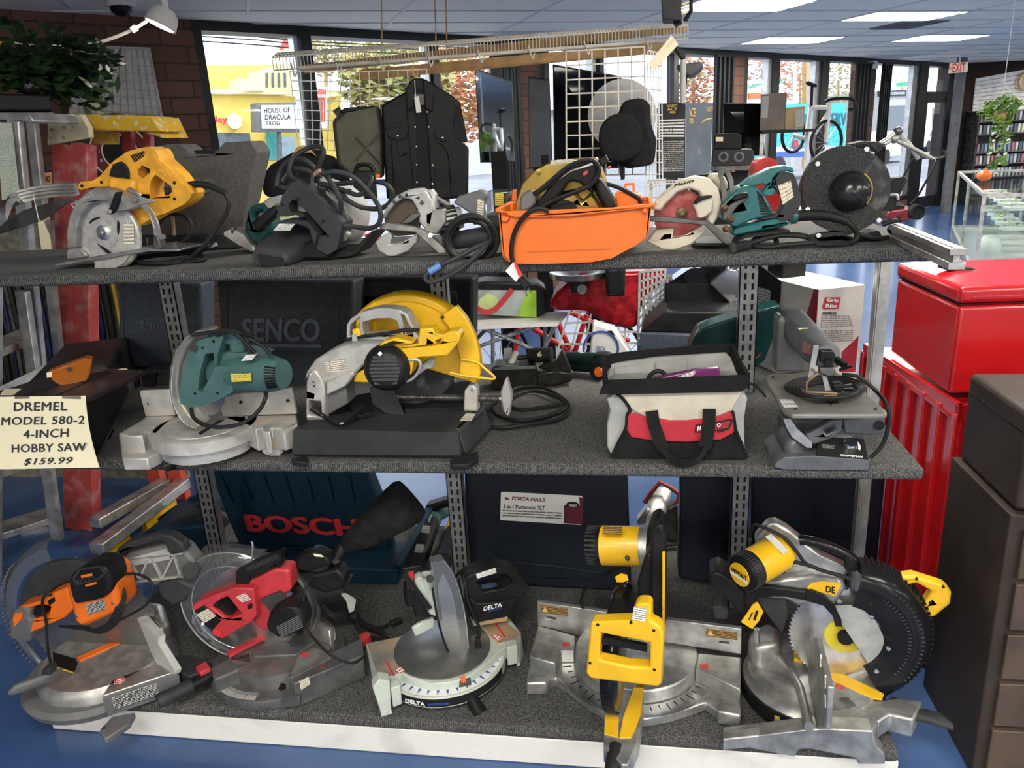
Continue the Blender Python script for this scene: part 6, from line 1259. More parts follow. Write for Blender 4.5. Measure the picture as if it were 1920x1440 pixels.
t.part('grey_cap', t.pp(z(352, 660, 358, 540, 372, 500, 450, 458, 495, 475, 505, 500, 500, 590, 430, 650), -.05, .0), mat('satin grey cap', (.16, .16, .17), .3, .3), bev=.01, seg=3)
t.part('front_knob', t.pp(z(1062, 190, 1130, 140, 1160, 205, 1110, 252, 1085, 245), .02, .06), K['black'], bev=.006)
t.part('red_lock', t.pp(z(1145, 250, 1175, 245, 1175, 272, 1148, 275), .03, .05), inkr, bev=.002)
t.stick('price_label', z(637, 240, 850, 212, 845, 180, 635, 195), .018, tagm, gd)
screws(t, z(525, 300), .016, K['gold'], .007, gd)
for q, d in (((500, 500, 640, 380, 800, 250, 960, 195, 1040, 215, 1070, 300, 1000, 410, 880, 470, 700, 540, 560, 610, 500, 660), -.065), ((480, 500, 620, 420, 720, 330, 800, 270), -.06), ((620, 655, 560, 630, 480, 640, 400, 700, 330, 800, 290, 920, 283, 1040, 295, 1110), -.11), ((1140, 405, 1250, 440, 1350, 490, 1430, 540, 1445, 580), .02)):
    t.part('power_cord', tubes(t, z(*q), [d]*(len(q)//2), .0055), K['rubber'])
t.part('warning_tag', B().prism(t.pl(z(228, 1190, 300, 1112, 320, 1115, 384, 1222, 322, 1288), -.12), (0, .001, 0)), print_mat('white tag print', (.75, .72, .7), (.45, .05, .06), 9, 18, .46), label='white and red warning tag on the cord', smooth=False)
t.part('tag_stripe', B().prism(t.pl(z(300, 1112, 322, 1116, 384, 1222, 350, 1246), -.1215), (0, .001, 0)), inkr)
pg = t.part('plug', t.pp(z(330, 1270, 368, 1240, 445, 1320, 430, 1345, 375, 1375, 380, 1340), -.125, -.105), K['rubber'], bev=.004)
t.part('plug_pins', B().bar(t.P(*z(425, 1335), -.115), t.P(*z(468, 1390), -.115), .003).bar(t.P(*z(400, 1350), -.115), t.P(*z(425, 1420), -.115), .003), K['dsteel'], par=pg)
# ---- teal and cream saw
z = zS
t = T('circular_saw', 'bright teal circular saw with a cream guard and red blade, right of the orange tray', 'saw', (.28, 1.95, ZT+.002), 0)
crm = mat('cream grey enamel', (.55, .50, .40), .45, .2, var=.12, scale=16)
redb = mat('worn red blade', (.30, .045, .045), .5, .2, col2=(.40, .11, .10), scale=30, mixlo=.45, mixhi=.6)
PR = (t.P(*z(400, 500), 0)-t.P(*z(300, 500), 0)).x/100
t.part('saw_blade', saw_blade(t.P(*z(300, 520), 0), FV, 160*PR, 40), redb, label='worn red saw blade')
t.part('arbor_hub', B().lathe(t.P(*z(315, 512), -.003), FV, [(36*PR, 0), (34*PR, .006), (14*PR, .008), (13*PR, .018), (0, .019)], 20), mat('rusty hub', (.14, .09, .05), .5, .6, var=.4))
ug = t.part('upper_guard', t.pp(z(130, 490, 200, 402, 300, 322, 400, 290, 480, 302, 535, 360, 552, 450, 530, 540, 500, 590, 470, 560, 455, 470, 420, 385, 360, 362, 290, 385, 215, 460, 190, 500), -.03, .04), crm, bev=.005)
t.ptxt('Makita', z(268, 356, 388, 322, 266, 338), -.031, ink, par=ug, bold=.02, shear=.3)
t.stick('faded_label', z(168, 462, 250, 398, 238, 380, 158, 440), -.031, print_mat('faded print', (.58, .53, .43), (.45, .36, .28), 5, 20, .45), ug)
t.part('lower_guard', t.pp(z(102, 682, 160, 610, 270, 600, 258, 655, 330, 645, 430, 590, 520, 490, 500, 570, 440, 640, 370, 700, 280, 730, 190, 726, 140, 700), -.022, -.008), crm, bev=.003)
t.part('guard_lobe', t.pp(z(382, 470, 400, 440, 480, 415, 505, 420, 500, 500, 450, 540, 405, 540, 400, 500), -.045, -.02), crm, bev=.005)
t.part('guard_lever', t.pp(z(390, 445, 420, 415, 490, 402, 505, 412, 430, 440, 395, 462), -.055, -.03), K['black'], bev=.003)
t.part('shoe_bar', t.pp(z(122, 528, 300, 540, 470, 558, 530, 600, 625, 690, 600, 708, 560, 690, 455, 584, 300, 572, 125, 562), -.06, -.045), K['dsteel'], bev=.002)
t.part('shoe', t.pp(z(400, 690, 620, 690, 700, 640, 960, 610, 965, 625, 700, 660, 600, 712, 400, 706), -.03, .1), K['black'])
mb = t.part('motor', t.pp(z(545, 470, 580, 430, 640, 370, 700, 345, 765, 350, 830, 430, 872, 520, 760, 545, 640, 600, 560, 560), -.02, .08), K['dteal'], bev=.016, seg=3)
for i in range(9): t.part('vent_slot', B().bar(t.P(*z(765+i*3, 378+i*17), -.0215), t.P(*z(800+i*7, 412+i*13), -.0215), .003, .003), ink, par=mb)
t.part('lower_body', t.pp(z(610, 640, 625, 605, 720, 580, 900, 535, 955, 550, 970, 575, 930, 590, 640, 648), -.01, .07), K['dteal'], bev=.01)
t.part('seam_grip', t.pp(z(750, 545, 880, 515, 940, 520, 930, 540, 800, 550), -.012, .05), K['char'], bev=.004)
hb = t.pp(z(670, 345, 720, 305, 850, 240, 930, 225, 980, 235, 990, 270, 935, 255, 890, 270, 862, 300, 850, 350, 880, 372, 870, 400, 820, 410, 795, 395, 830, 350, 800, 335, 740, 352, 700, 350), -.01, .045)
h_ = t.part('handle', hb, K['dteal'], bev=.01, seg=3)
t.part('rear_grip', t.pp(z(880, 300, 900, 265, 985, 272, 1010, 330, 1032, 420, 1022, 480, 975, 540, 915, 565, 880, 535, 920, 490, 935, 430, 900, 380, 860, 350), -.012, .048, holes=[z(865, 320, 880, 300, 882, 340, 868, 345)]), K['char'], bev=.012, seg=3)
t.stick('price_label', z(920, 460, 986, 412, 968, 315, 892, 345), -.014, print_mat('handwritten tag', (.72, .62, .45), (.25, .2, .15), 5, 12, .5))
t.part('quadrant', t.pp(z(530, 260, 560, 235, 600, 250, 625, 310, 632, 430, 605, 440, 600, 330, 575, 265, 560, 290, 590, 400, 580, 470, 560, 460, 545, 320), .0, .006), K['dsteel'], bev=.001)
t.part('guard_barrel', t.pp(z(460, 300, 520, 265, 580, 290, 600, 360, 560, 400, 500, 320), .02, .07), crm, bev=.01)
for q, r_ in ((568, 480, ), .009), ((606, 548), .009), ((577, 604), .008): t.part('bolt', B().lathe(t.P(*z(*q), -.048), FV, [(r_, 0), (r_, .006), (r_*.5, .008), (r_*.45, .016), (0, .017)], 14), mat('rusty hub', (.14, .09, .05)))
t.part('lever', t.pp(z(565, 490, 640, 440, 700, 400, 715, 400, 720, 420, 650, 470, 600, 540, 560, 560), -.05, -.04), K['dsteel'], bev=.002)
t.part('lever_grip', t.pp(z(612, 430, 640, 400, 705, 382, 720, 395, 712, 420, 640, 440), -.058, -.04), K['black'], bev=.004)
t.part('cord_collar', B().cyl(t.P(*z(975, 530), .02), t.P(*z(1005, 530), .02), .019, .017, 20), K['dteal'])
t.part('cord_boot', B().tube([t.P(*p, .02) for p in pairs(z(1000, 528, 1100, 520, 1200, 528, 1310, 560))], .012, 10, rr=lambda f: .0145-.004*f), K['rubber'])
t.part('power_cord', tubes(t, z(1300, 555, 1350, 600, 1365, 650, 1330, 690, 1240, 700, 1120, 690, 1060, 650, 950, 640, 820, 660, 740, 700, 830, 715, 960, 700, 1080, 690, 1110, 675, 1040, 650, 900, 645, 760, 680, 700, 700), [.02, .01, -.01, -.04, -.05, -.05, -.03, -.01, -.01, -.03, -.05, -.06, -.05, -.04, -.03, -.02, -.03, -.05], .0065), K['rubber'])
t.part('power_cord', tubes(t, z(730, 690, 780, 650, 860, 640, 880, 700, 800, 720, 740, 700), [.02, .02, .01, -.01, -.03, -.02], .0065), K['rubber'])
pg = t.part('plug', B().bar(t.P(*z(720, 695), -.07), t.P(*z(610, 725), -.09), .024, .02), K['rubber'], bev=.005)
t.part('plug_face', t.pp(z(600, 700, 640, 690, 650, 740, 620, 755, 604, 740), -.105, -.085), K['char'], par=pg, bev=.003)
# ---- red shape behind
t = T('boxing_glove', 'smooth glossy red rounded object standing behind the bright teal saw', 'sports gear', (*aty(1437, 400, 2.25).xy, ZT+.001), 0)
t.part('shell', t.pp(z(738, 300, 760, 215, 800, 182, 845, 178, 885, 200, 900, 240, 912, 330, 905, 520, 840, 520, 800, 420, 760, 380), 0, .09, sm=4), mat('glossy red', (.55, .02, .015), .28, coat=.3), bev=.03, seg=4)
t.part('crease', tubes(t, z(800, 300, 805, 240, 840, 195), -.003, .002), K['red'])
# ---- black bench machine with a domed cover
t = T('abrasive_saw', 'black hammered metal grinding machine with a round cover and shiny dome', 'machine', (.5, 1.98, ZT+.002), 0)
hm = mat('black hammered metal', (.03, .03, .03), .38, .3, var=.4, scale=260, bump=1, bscale=330)
PR = (t.P(*z(1400, 400), 0)-t.P(*z(1300, 400), 0)).x/100
arcp = []
for i in range(25):
    a = R(48+i*8.5); arcp += [1298+262*math.cos(a), 372-266*math.sin(a)]
cv = t.part('front_cover', t.pp(z(*arcp, 1074, 640, 1130, 660, 1320, 642, 1400, 610, 1545, 525, 1425, 462, 1440, 380, 1395, 275), -.012, .012), hm, bev=.003)
t.part('rear_housing', B().lathe(t.P(*z(1310, 378), .005), V((0, 1, 0)), [(258*PR, 0), (262*PR, .02), (262*PR, .075), (250*PR, .08), (0, .08)], 56), hm)
t.part('wheel', B().lathe(t.P(*z(1330, 375), -.004), V((0, 1, 0)), [(0, 0), (236*PR, 0), (236*PR, .02), (0, .02)], 48), mat('scuffed black disc', (.03, .03, .032)))
dm = t.part('dome', B().lathe(t.P(*z(1322, 380), -.012), FV, [(126*PR, 0), (122*PR, .012), (105*PR, .026), (75*PR, .038), (40*PR, .045), (0, .047)], 40), mat('worn gloss dome', (.015, .015, .015), .22, .2, col2=(.05, .045, .04), scale=18, mixlo=.5, mixhi=.7))
t.part('brass_rim', B().arc(t.P(*z(1326, 380), -.008), FV, UX, -60, 55, 122*PR, 131*PR, 0, .004), K['gold'])
screws(t, z(1425, 128, 1130, 215, 1070, 488, 1135, 645, 1497, 553), -.013, K['white'], .0055, cv)
t.part('back_guard', t.pp(z(1330, 95, 1400, 78, 1480, 80, 1540, 95, 1530, 115, 1490, 150, 1450, 110), .05, .1), hm, bev=.003)
t.part('edge_band', B().arc(t.P(*z(1310, 378), .09), V((0, 1, 0)), UX, -40, 60, 250*PR, 268*PR, 0, .03), K['dsteel'])
t.part('side_bracket', t.pp(z(1575, 330, 1600, 300, 1660, 292, 1665, 310, 1640, 330, 1600, 470, 1570, 500, 1510, 490, 1550, 410), .02, .06), K['black'], bev=.003)
t.part('bracket_clip', tubes(t, z(1550, 405, 1600, 400, 1612, 430), .015, .004), K['alu'])
t.part('base', t.pp(z(1330, 660, 1500, 615, 1530, 690, 1510, 712, 1330, 718), .0, .12), K['black'], bev=.004)
t.part('base_foot', t.pp(z(1100, 690, 1330, 690, 1330, 716, 1110, 716), .04, .12), K['black'])
t.part('power_cord', tubes(t, z(1380, 640, 1480, 660, 1560, 655, 1585, 630, 1560, 610, 1600, 555, 1520, 580), [-.01, -.01, .0, .02, .03, .02, .02], .006), K['rubber'])
t.part('shield_arm', tubes(t, z(1470, 118, 1560, 60, 1612, 10), .07, .006, 10, 0).tube([t.P(*p, .07) for p in pairs(z(1478, 130, 1580, 62, 1640, 92))], .006, 10, sm=0), K['alu'])
t.part('shield_arm', tubes(t, z(1600, 20, 1680, 100, 1735, 185), .08, .006, 10, 0), K['lgrey'])
t.part('shield_edge', t.pp(z(1640, 95, 1660, 85, 1840, 180, 1830, 192), .06, .10), mat('cloudy shield', (.5, .48, .42), .4), bev=.002)
t.part('knuckle', B().sph(t.P(*z(1590, 65), .07), .011, 12, 8), K['cast']); t.part('knuckle', B().sph(t.P(*z(1612, 18), .07), .011, 12, 8), K['dsteel'])
t = T('aluminium_rail', 'grooved aluminium rail lying across the back right corner of the top shelf', 'rail', (*atz(1676, 425, ZT).xy, ZT+.001), 0)
q0, q1 = t.G(1678, 434, .02), t.G(1796, 485, .02)
b = B()
for k, h in ((-.014, .014), (.012, .012)): b.bar(q0+V((0, 0, k)), q1+V((0, 0, k)), .03, h)
b.bar(q0+V((0, .006, 0)), q1+V((0, .006, 0)), .012, .04)
t.solo(b, K['alu'], bev=.001)
# ================================================================ cases standing at the back of the middle shelf
z = zF
def case(name, label, q, Y, zb, th, m, bev=.012, cat='case', group=None):
    px, py = pairs(q)[0]; t = T(name, label, cat, (*aty(px, py, Y).xy, zb+.002), 0, group=group)
    return t, t.part('shell', t.pp(q, 0, th), m, bev=bev, seg=3)
nv = mat('navy grey plastic', (.05, .062, .085), .5, var=.15, scale=40, bump=.5, bscale=240)
bk = mat('blue black plastic', (.032, .037, .046), .5, var=.15, scale=40, bump=.5, bscale=240)
t, s_ = case('tool_case', 'navy moulded case with a ribbed lid, behind the leftmost slotted post', z(765, 650, 1300, 650, 1296, 105, 755, 100), 2.6, ZM, .1, nv)
t.part('base_edge', t.pp(z(790, 640, 1290, 645, 1290, 662, 800, 660), -.01, .1), K['black'])
for i in range(13):
    y = 165+i*34
    if not 310 < y < 440: t.part('rib', B().bar(t.P(*z(800, y), -.001), t.P(*z(1245, y+4), -.001), .004, .006), nv, par=s_)
t.part('rib_frame', t.pp(z(780, 150, 1268, 150, 1275, 610, 790, 600), -.003, .002, holes=[z(790, 160, 1258, 160, 1265, 600, 800, 590)]), nv, par=s_)
t.part('name_panel', t.pp(z(805, 320, 1255, 320, 1255, 440, 808, 436), -.004, .002), nv, par=s_, bev=.002)
t.ptxt('Grip-Rite', z(872, 418, 1200, 418, 872, 345), -.0045, mat('embossed navy', (.085, .10, .13), .5), par=s_, bold=.03, shear=.15, th=.004)
t, s_ = case('tool_case', 'large black embossed case standing behind the faded teal mitre saw', zX(428, 752, 660, 760, 664, 525, 405, 525), 2.5, ZM, .12, bk)
z = zM
t.ptxt('SENCO', zX(455, 640, 600, 641, 455, 596), -.001, MATS['embossed navy'], par=s_, bold=.03, th=.005)
t.part('underline', B().bar(t.P(470, 647, -.002), t.P(602, 649, -.002), .004, .012), MATS['embossed navy'], par=s_)
t.part('raised_panel', t.pp(zX(424, 660, 638, 665, 634, 543, 424, 541), -.004, .002, holes=[zX(427, 657, 635, 662, 631, 546, 427, 544)]), bk, par=s_)
t, s_ = case('tool_case', 'black case with a square handle recess behind the yellow chop saw', zX(662, 745, 885, 745, 888, 520, 660, 520), 2.6, ZM, .1, K['black'])
t.part('raised_panel', t.pp(z(550, 180, 1020, 180, 1030, 420, 550, 420), -.004, .002, holes=[z(560, 190, 1010, 190, 1020, 420, 560, 420)]), K['black'], par=s_)
t.part('latch', t.pp(z(1060, 170, 1150, 160, 1160, 230, 1080, 235), -.012, .002), K['rubber'], bev=.004)
t, s_ = case('tool_case', 'dark case lying low under the navy ribbed case', zF(925, 790, 1110, 790, 1100, 670, 915, 665), 2.50, ZM, .1, K['char'], .006)
t.part('clasp', t.pp(zF(910, 700, 1000, 690, 985, 780, 920, 780), -.02, .002), K['black'], bev=.003)
# ================================================================ back of the bottom shelf
blu = mat('bosch blue plastic', (.006, .026, .05), .5, var=.2, scale=30, bump=.4, bscale=200)
t = T('tool_case', 'dark blue case with its lid up and big red lettering', 'case', (*aty(560, 1030, 2.62).xy, z3+.002), 0)
z = zX
ld = t.part('lid', t.pp(z(392, 880, 690, 880, 722, 960, 735, 1030, 445, 1018, 420, 960), .0, .06), blu, bev=.012)
for i in range(7): t.part('lid_rib', B().bar(t.P(415+i*40, 893, -.004), t.P(436+i*38, 940, -.004), .022, .01), blu, par=ld)
t.ptxt('BOSCH', zB(520, 128, 1285, 165, 490, 12), -.004, inkr, par=ld, bold=.045, name='raised_lettering', th=.003)
y0_ = -.16
zq = t.P(600, 1024, 0).z; xq = t.P(742, 1060, y0_).x
t.part('tray', B().bx(t.P(470, 1040, y0_).x, xq, y0_, .06, 0, zq), blu, bev=.006)
t.part('tray_wall', B().prism([V((xq-.03, y0_+.02, 0)), V((xq-.03, .22, 0)), V((xq+.02, .26, .13)), V((xq-.01, y0_, zq+.02))], (.03, 0, 0)), blu, bev=.004)
t.part('tray_rail', t.pp(zB(380, 215, 1180, 255, 1180, 275, 400, 240), -.02, .0), blu)
t = T('tool_case', 'open dark blue case lying flat at the back left of the bottom shelf', 'case', (*atz(330, 1000, z3).xy, z3+.002), 0)
z = zA
t.part('tray', t.pp(z(580, 420, 690, 330, 960, 320, 980, 420, 900, 450, 600, 450), .0, .3), blu, bev=.006)
t.part('lid', t.pp(z(575, 390, 800, 230, 930, 160, 960, 180, 930, 330, 700, 330, 590, 420), .3, .34), blu, bev=.008)
t2 = T('power_drill', 'dark power tool with red trim lying in the open blue case', 'power tool', t.W(t.P(*z(830, 330), .05)), 0)
t2.part('body', t2.pp(z(690, 340, 760, 310, 880, 250, 960, 245, 1010, 240, 1060, 280, 1050, 320, 900, 345), 0, .07), K['char'], bev=.015, seg=3)
t2.part('red_trim', t2.pp(z(690, 330, 740, 310, 760, 325, 700, 345), -.004, .01), K['red'], bev=.003); t2.part('grip', t2.pp(z(900, 220, 1030, 215, 1050, 260, 960, 260), .02, .07), K['rubber'], bev=.01)
z = zC
gmk = mat('olive teal plastic', (.03, .09, .075), .45)
t = T('reciprocating_saw', 'green and black reciprocating saw pointing out from the back of the bottom shelf', 'saw', (*atz(800, 1058, z3).xy, z3+.002), 0)
def limb(t, name, q, m, par=None, lab=None):
    """a body of round sections: x, y, half width, half height (pixels), depth"""
    s_ = (t.P(1060, 900, 0)-t.P(960, 900, 0)).x/100
    return t.part(name, B().loft([ring(t.P(x, y, d), (1, .1, 0), (0, .35, .94), a*s_, h*s_, 3, 20) for x, y, a, h, d in q]), m, par=par, label=lab)
zz = lambda *r: [(640+x/2.88, 880+y/2.88, a/2.88, h/2.88, d) for x, y, a, h, d in r]
limb(t, 'boot', zz((400, 480, 58, 50, -.02), (420, 450, 62, 60, .02), (455, 350, 60, 62, .14), (480, 300, 52, 55, .2)), K['black'])
bd = limb(t, 'body', zz((478, 290, 55, 55, .2), (500, 240, 62, 50, .28), (560, 215, 60, 40, .36), (610, 195, 40, 36, .42)), gmk)
t.part('rear_handle', t.pp(z(440, 240, 455, 200, 560, 168, 606, 170, 606, 200, 540, 215, 480, 255), .24, .3), K['black'], bev=.008)
t.ptxt('makita', z(478, 285, 490, 245, 463, 283), .135, inkw, par=bd)
t.stick('price_label', z(430, 340, 475, 345, 482, 305, 440, 300), .05, tagw); t.stick('price_label', z(393, 448, 440, 450, 450, 405, 405, 402), -.06, tagw)
t = T('reciprocating_saw', 'yellow saw with a ribbed black rubber boot beside the bottom middle post', 'saw', (*atz(830, 1062, z3).xy, z3+.002), 0)
limb(t, 'boot', zz(*[(545+ i*7, 500-i*17, 48+(3 if i % 2 else -3), 50, -.04+i*.025) for i in range(10)]), K['rubber'])
limb(t, 'body', zz((600, 325, 40, 40, .2), (625, 260, 45, 42, .3)), K['yel'])
nb = mat('blue black case', (.014, .018, .028), .45, var=.12, scale=60, bump=.4, bscale=300)
z = zD
t, s_ = case('tool_case', 'black floor nailer case with a white and maroon name label', zX(875, 1092, 1184, 1118, 1176, 880, 870, 880), 2.47, z3, .12, nb)
mar = mat('maroon label', (.12, .008, .03), .5)
lb = t.part('name_label', t.pp(z(-5, 245, -2, 112, 10, 108, 385, 128, 396, 140, 392, 262, 380, 268), -.001, .001), inkw, par=s_)
t.part('label_end', t.pp(z(300, 260, 303, 172, 378, 175, 375, 133, 396, 138, 392, 265), -.0018, .0), mar, par=lb)
b_ = t.part('number_oval', B().prism(ring(t.P(*z(343, 171), -.0025), UX, (0, 0, 1), .022, .012, 2.4, 24), (0, -.0006, 0)), ink, par=lb)
t.ptxt('465SLT', z(325, 178, 364, 181, 325, 166), -.0035, inkw, par=lb, bold=.03)
t.ptxt('PORTA-NAILS', z(50, 148, 212, 157, 50, 130), -.0015, mar, par=lb, bold=.03, shear=.2, th=.0005)
t.part('logo_disc', B().cyl(t.P(*z(27, 138), -.001), t.P(*z(27, 138), -.0018), .0075, n=20), mar, par=lb)
t.ptxt('3-in-1 Portamatic SLT', z(10, 188, 210, 196, 10, 168), -.0015, ink, par=lb, bold=.02, th=.0005)
t.stick('small_print', z(5, 232, 290, 246, 290, 208, 6, 195), -.0012, print_mat('fine black print', (.85, .85, .83), (.12, .12, .12), 3, 60, .42), lb)
t.part('lower_panel', t.pp(zC(742, 570, 770, 490, 1150, 520, 1420, 560, 1400, 600), -.004, .002), nb, par=s_, bev=.004)
t = T('floor_nailer', 'silver floor nailer with a red loop handle between the black cases', 'nail gun', (*atz(1225, 1040, z3).xy, z3+.002), 0)
t.part('loop_handle', tubes(t, z(690, 160, 725, 110, 765, 62, 810, 85, 856, 118, 850, 155, 815, 190), .12, .009, 10, 1), mat('dull red paint', (.28, .03, .02), .5))
t.part('head', B().loft([ring(t.P(*z(x, y), d), (1, .1, 0), (0, .5, .87), a, h, 2.6, 20) for x, y, d, a, h in ((770, 120, .16, .04, .03), (755, 160, .12, .042, .04), (745, 215, .06, .036, .05), (735, 260, .02, .03, .045))]), K['cast'])
t.part('body', t.pp(z(650, 255, 700, 190, 720, 200, 700, 260, 660, 275), .04, .1), K['alu'], bev=.01)
t.part('magazine', t.pp(z(780, 200, 850, 170, 855, 420, 840, 480, 800, 330), .1, .16), K['dsteel'], bev=.006)
t.stick('cream_label', z(712, 265, 745, 265, 745, 220, 712, 220), -.02, K['cream'])
t, s_ = case('tool_case', 'plain black case standing behind the right slotted post on the bottom shelf', zX(1272, 1086, 1404, 1108, 1404, 880, 1276, 880), 2.5, z3, .1, nb)
t.part('latch', t.pp(z(1062, 350, 1100, 345, 1110, 400, 1070, 400), -.015, .002), K['black'], par=s_, bev=.003)
t, s_ = case('tool_case', 'wide plain black case behind the yellow saw at the right end', zX(1408, 1100, 1640, 1110, 1662, 890, 1408, 885), 2.62, z3, .1, nb)
t.part('seam', t.pp(zX(1414, 1000, 1640, 1010, 1640, 1013, 1414, 1003), -.003, .002), K['black'], par=s_)
# ================================================================ back right of the middle shelf
z = zH
wc = mat('white carton', (.62, .60, .57), .7, var=.05)
rc = mat('carton crimson', (.33, .015, .04), .6)
o = aty(*z(535, 640), 2.42)
t = T('nailer_box', 'white and crimson nailer carton with a red logo, behind the grey scroll saw', 'box', (o.x, o.y, ZM+.002), 24)
hb_ = t.P(*z(545, 268)).z; wx = t.P(*z(836, 262)).x
cb = t.part('carton', B().bx(0, wx, 0, .30, 0, hb_), wc, bev=.002)
t.part('tall_side', B().bx(-.002, wx*.75, .30, .42, 0, hb_+.045), wc)
t.part('black_insert', B().bx(.02, wx*.7, .22, .40, hb_-.02, hb_+.05), K['black'], bev=.01)
t.part('crimson_corner', t.pp(z(700, 640, 800, 545, 780, 760, 690, 760), -.0015, .001), rc, par=cb)
t.part('crimson_corner', B().prism([V((-.0015, y, q)) for y, q in ((0, .1), (.0, hb_), (.02, hb_-.002), (.05, hb_-.09), (.09, hb_-.14), (.12, .1))], (.002, 0, 0)), rc, par=cb)
lg = t.part('logo', t.pp(z(582, 375, 600, 312, 694, 312, 686, 350, 678, 382, 590, 384), -.002, .001), mat('logo red', (.5, .03, .06), .6), par=cb)
t.ptxt('Grip', z(606, 344, 678, 344, 608, 318), -.0035, inkw, par=lg, bold=.04); t.ptxt('Rite', z(600, 374, 668, 374, 602, 350), -.0035, inkw, par=lg, bold=.04)
t.ptxt('GRSB150', z(582, 415, 666, 415, 582, 400), -.0012, ink, par=cb, bold=.03, th=.0004)
t.stick('small_print', z(572, 500, 770, 490, 745, 422, 580, 420), -.0008, print_mat('fine carton print', (.62, .60, .57), (.16, .12, .12), 6, 40, .45), cb); t.stick('small_print', z(565, 585, 765, 580, 768, 510, 570, 512), -.0008, MATS['fine carton print'], cb)
sd = lambda y, q: V((-.005, y, q))
t.txt('GRSB150', sd(.40, hb_-.03), sd(.29, hb_-.03), sd(.40, hb_-.005), ink, par=cb, bold=.03, th=.0004)
t.stick('small_print', None, [sd(.40, hb_-.10), sd(.24, hb_-.10), sd(.24, hb_-.04), sd(.40, hb_-.04)], MATS['fine carton print'], cb)
t.part('opening', B().prism([V((-.0035, y, q)) for y, q in ((.19, hb_-.002), (.19, hb_-.07), (.22, hb_-.105), (.27, hb_-.105), (.30, hb_-.05), (.38, hb_-.01), (.38, hb_+.03), (.30, hb_+.03))], (.003, 0, 0)), ink, par=cb, label='dark hand hole of the carton')
k_ = t.part('logo', B().bx(-.003, .001, .045, .11, hb_-.16, hb_-.09), MATS['logo red'], par=cb)
t.txt('Grip', sd(.108, hb_-.12), sd(.05, hb_-.12), sd(.108, hb_-.1), inkw, par=k_); t.txt('Rite', sd(.108, hb_-.15), sd(.05, hb_-.15), sd(.108, hb_-.13), inkw, par=k_)
z = zG
t = T('tool_case', 'glossy dark green plastic case leaning behind the tool bag and slotted post', 'case', (*aty(1400, 680, 2.45).xy, ZM+.002), 0)
t.part('shell', t.pp(z(1405, 590, 1440, 500, 1480, 440, 1560, 408, 1740, 350, 1990, 285, 2010, 300, 1960, 480, 1900, 640, 1840, 682, 1700, 600), 0, .1), mat('glossy dark green', (.006, .035, .035), .25, coat=.2), bev=.03, seg=4)
t.part('red_mark', t.pp(z(1820, 640, 1880, 585, 1870, 600, 1815, 655), -.002, .001), inkr)
# ================================================================ red chest, brown cabinets on the right
z = zH
redg = mat('glossy red enamel', (.50, .008, .012), .22, var=.05, scale=4, coat=.4)
def ybox(name, label, cat, corner, Y, side, front):
    """box with its near vertical edge on a line of sight at depth Y; side: pixel on the receding lower edge"""
    o = aty(*corner, Y); s_ = atz(*side, o.z); d = s_-o; yaw = math.degrees(math.atan2(-d.x, d.y))
    return T(name, label, cat, o, yaw), d.length
t, dl = ybox('tool_chest', 'glossy red metal tool chest standing on a red cabinet', 'tool chest', z(1340, 893), 2.36, z(1020, 668), None)
ht_ = t.P(*z(1436, 250)).z; wd = .62; dl = dl*1.12
bd = t.part('body', B().bx(0, wd, 0, dl, 0, ht_-.055), redg, bev=.012, seg=3)
t.part('lid', B().bx(-.004, wd+.004, -.004, dl+.004, ht_-.05, ht_), redg, bev=.014, seg=3)
t.part('seam', B().bx(.002, wd-.002, .002, dl-.002, ht_-.053, ht_-.050), ink, par=bd)
t.part('lid_rib', B().bx(.03, wd, -.008, 0, ht_-.034, ht_-.028), redg)
ch = t
t2 = T('handle', 'loose black plastic handle lying on top of the red tool chest', 'handle', t.W(t.G(*z(1390, 148), ht_)+V((0, 0, .008))), 0)
t2.solo(B().loft([ring(t2.P(*z(x, y), 0), (.3, 1, 0), (0, 0, 1), a, .011, 2.4, 14) for x, y, a in ((1276, 112, .012), (1300, 118, .025), (1345, 130, .026), (1380, 142, .015), (1440, 150, .011), (1480, 152, .016), (1498, 158, .008))]), K['black'])
t, d2 = ybox('tool_cabinet', 'red ribbed metal cabinet under the tool chest', 'cabinet', z(1400, 960), 2.28, z(985, 690), None)
zf_ = -t.M.translation.z
d2 *= 1.5
bd = t.part('body', B().bx(.012, .7, .01, d2, zf_+.002, -.02), redg, bev=.004)
t.part('top_rim', B().bx(0, .02, 0, d2, -.05, 0).bx(0, .7, 0, .02, -.05, 0), redg, bev=.003)
for i in range(8): t.part('side_rib', B().bx(-.004, .016, .002+i*d2/7.2, .03+i*d2/7.2, zf_+.01, -.03), redg, par=bd, bev=.004)
for k in range(4): t.part('drawer', B().bx(.03, .68, -.012, .012, zf_+.06+k*.17, zf_+.21+k*.17), redg, bev=.004)
bw = mat('worn brown laminate', (.040, .030, .026), .55, var=.25, scale=3, bump=.3, bscale=90)
t = T('cabinet', 'dark brown cabinet with drawers at the right edge, lower one', 'cabinet', (.90, 2.2, 0), 0)
zt_ = aty(1786, 856, 2.2).z; yf_ = t.X(1884, 1040, 0).y
bd = t.part('carcass', B().bx(0, .6, yf_, 0, .002, zt_), bw, bev=.004)
for k in range(5): t.part('drawer', B().bx(.03, .6, yf_-.014, yf_+.006, .03+k*(zt_-.05)/5, .015+(k+1)*(zt_-.05)/5), mat('drawer brown', (.075, .05, .035), .5, var=.2), bev=.003)
t2 = T('cabinet', 'dark brown cabinet with a rounded top stacked on the lower brown cabinet', 'cabinet', (.915, 2.19, zt_+.002), 0)
e_ = aty(1829, 700, 2.19).z-zt_; yg_ = t2.X(1905, 940, 0).y
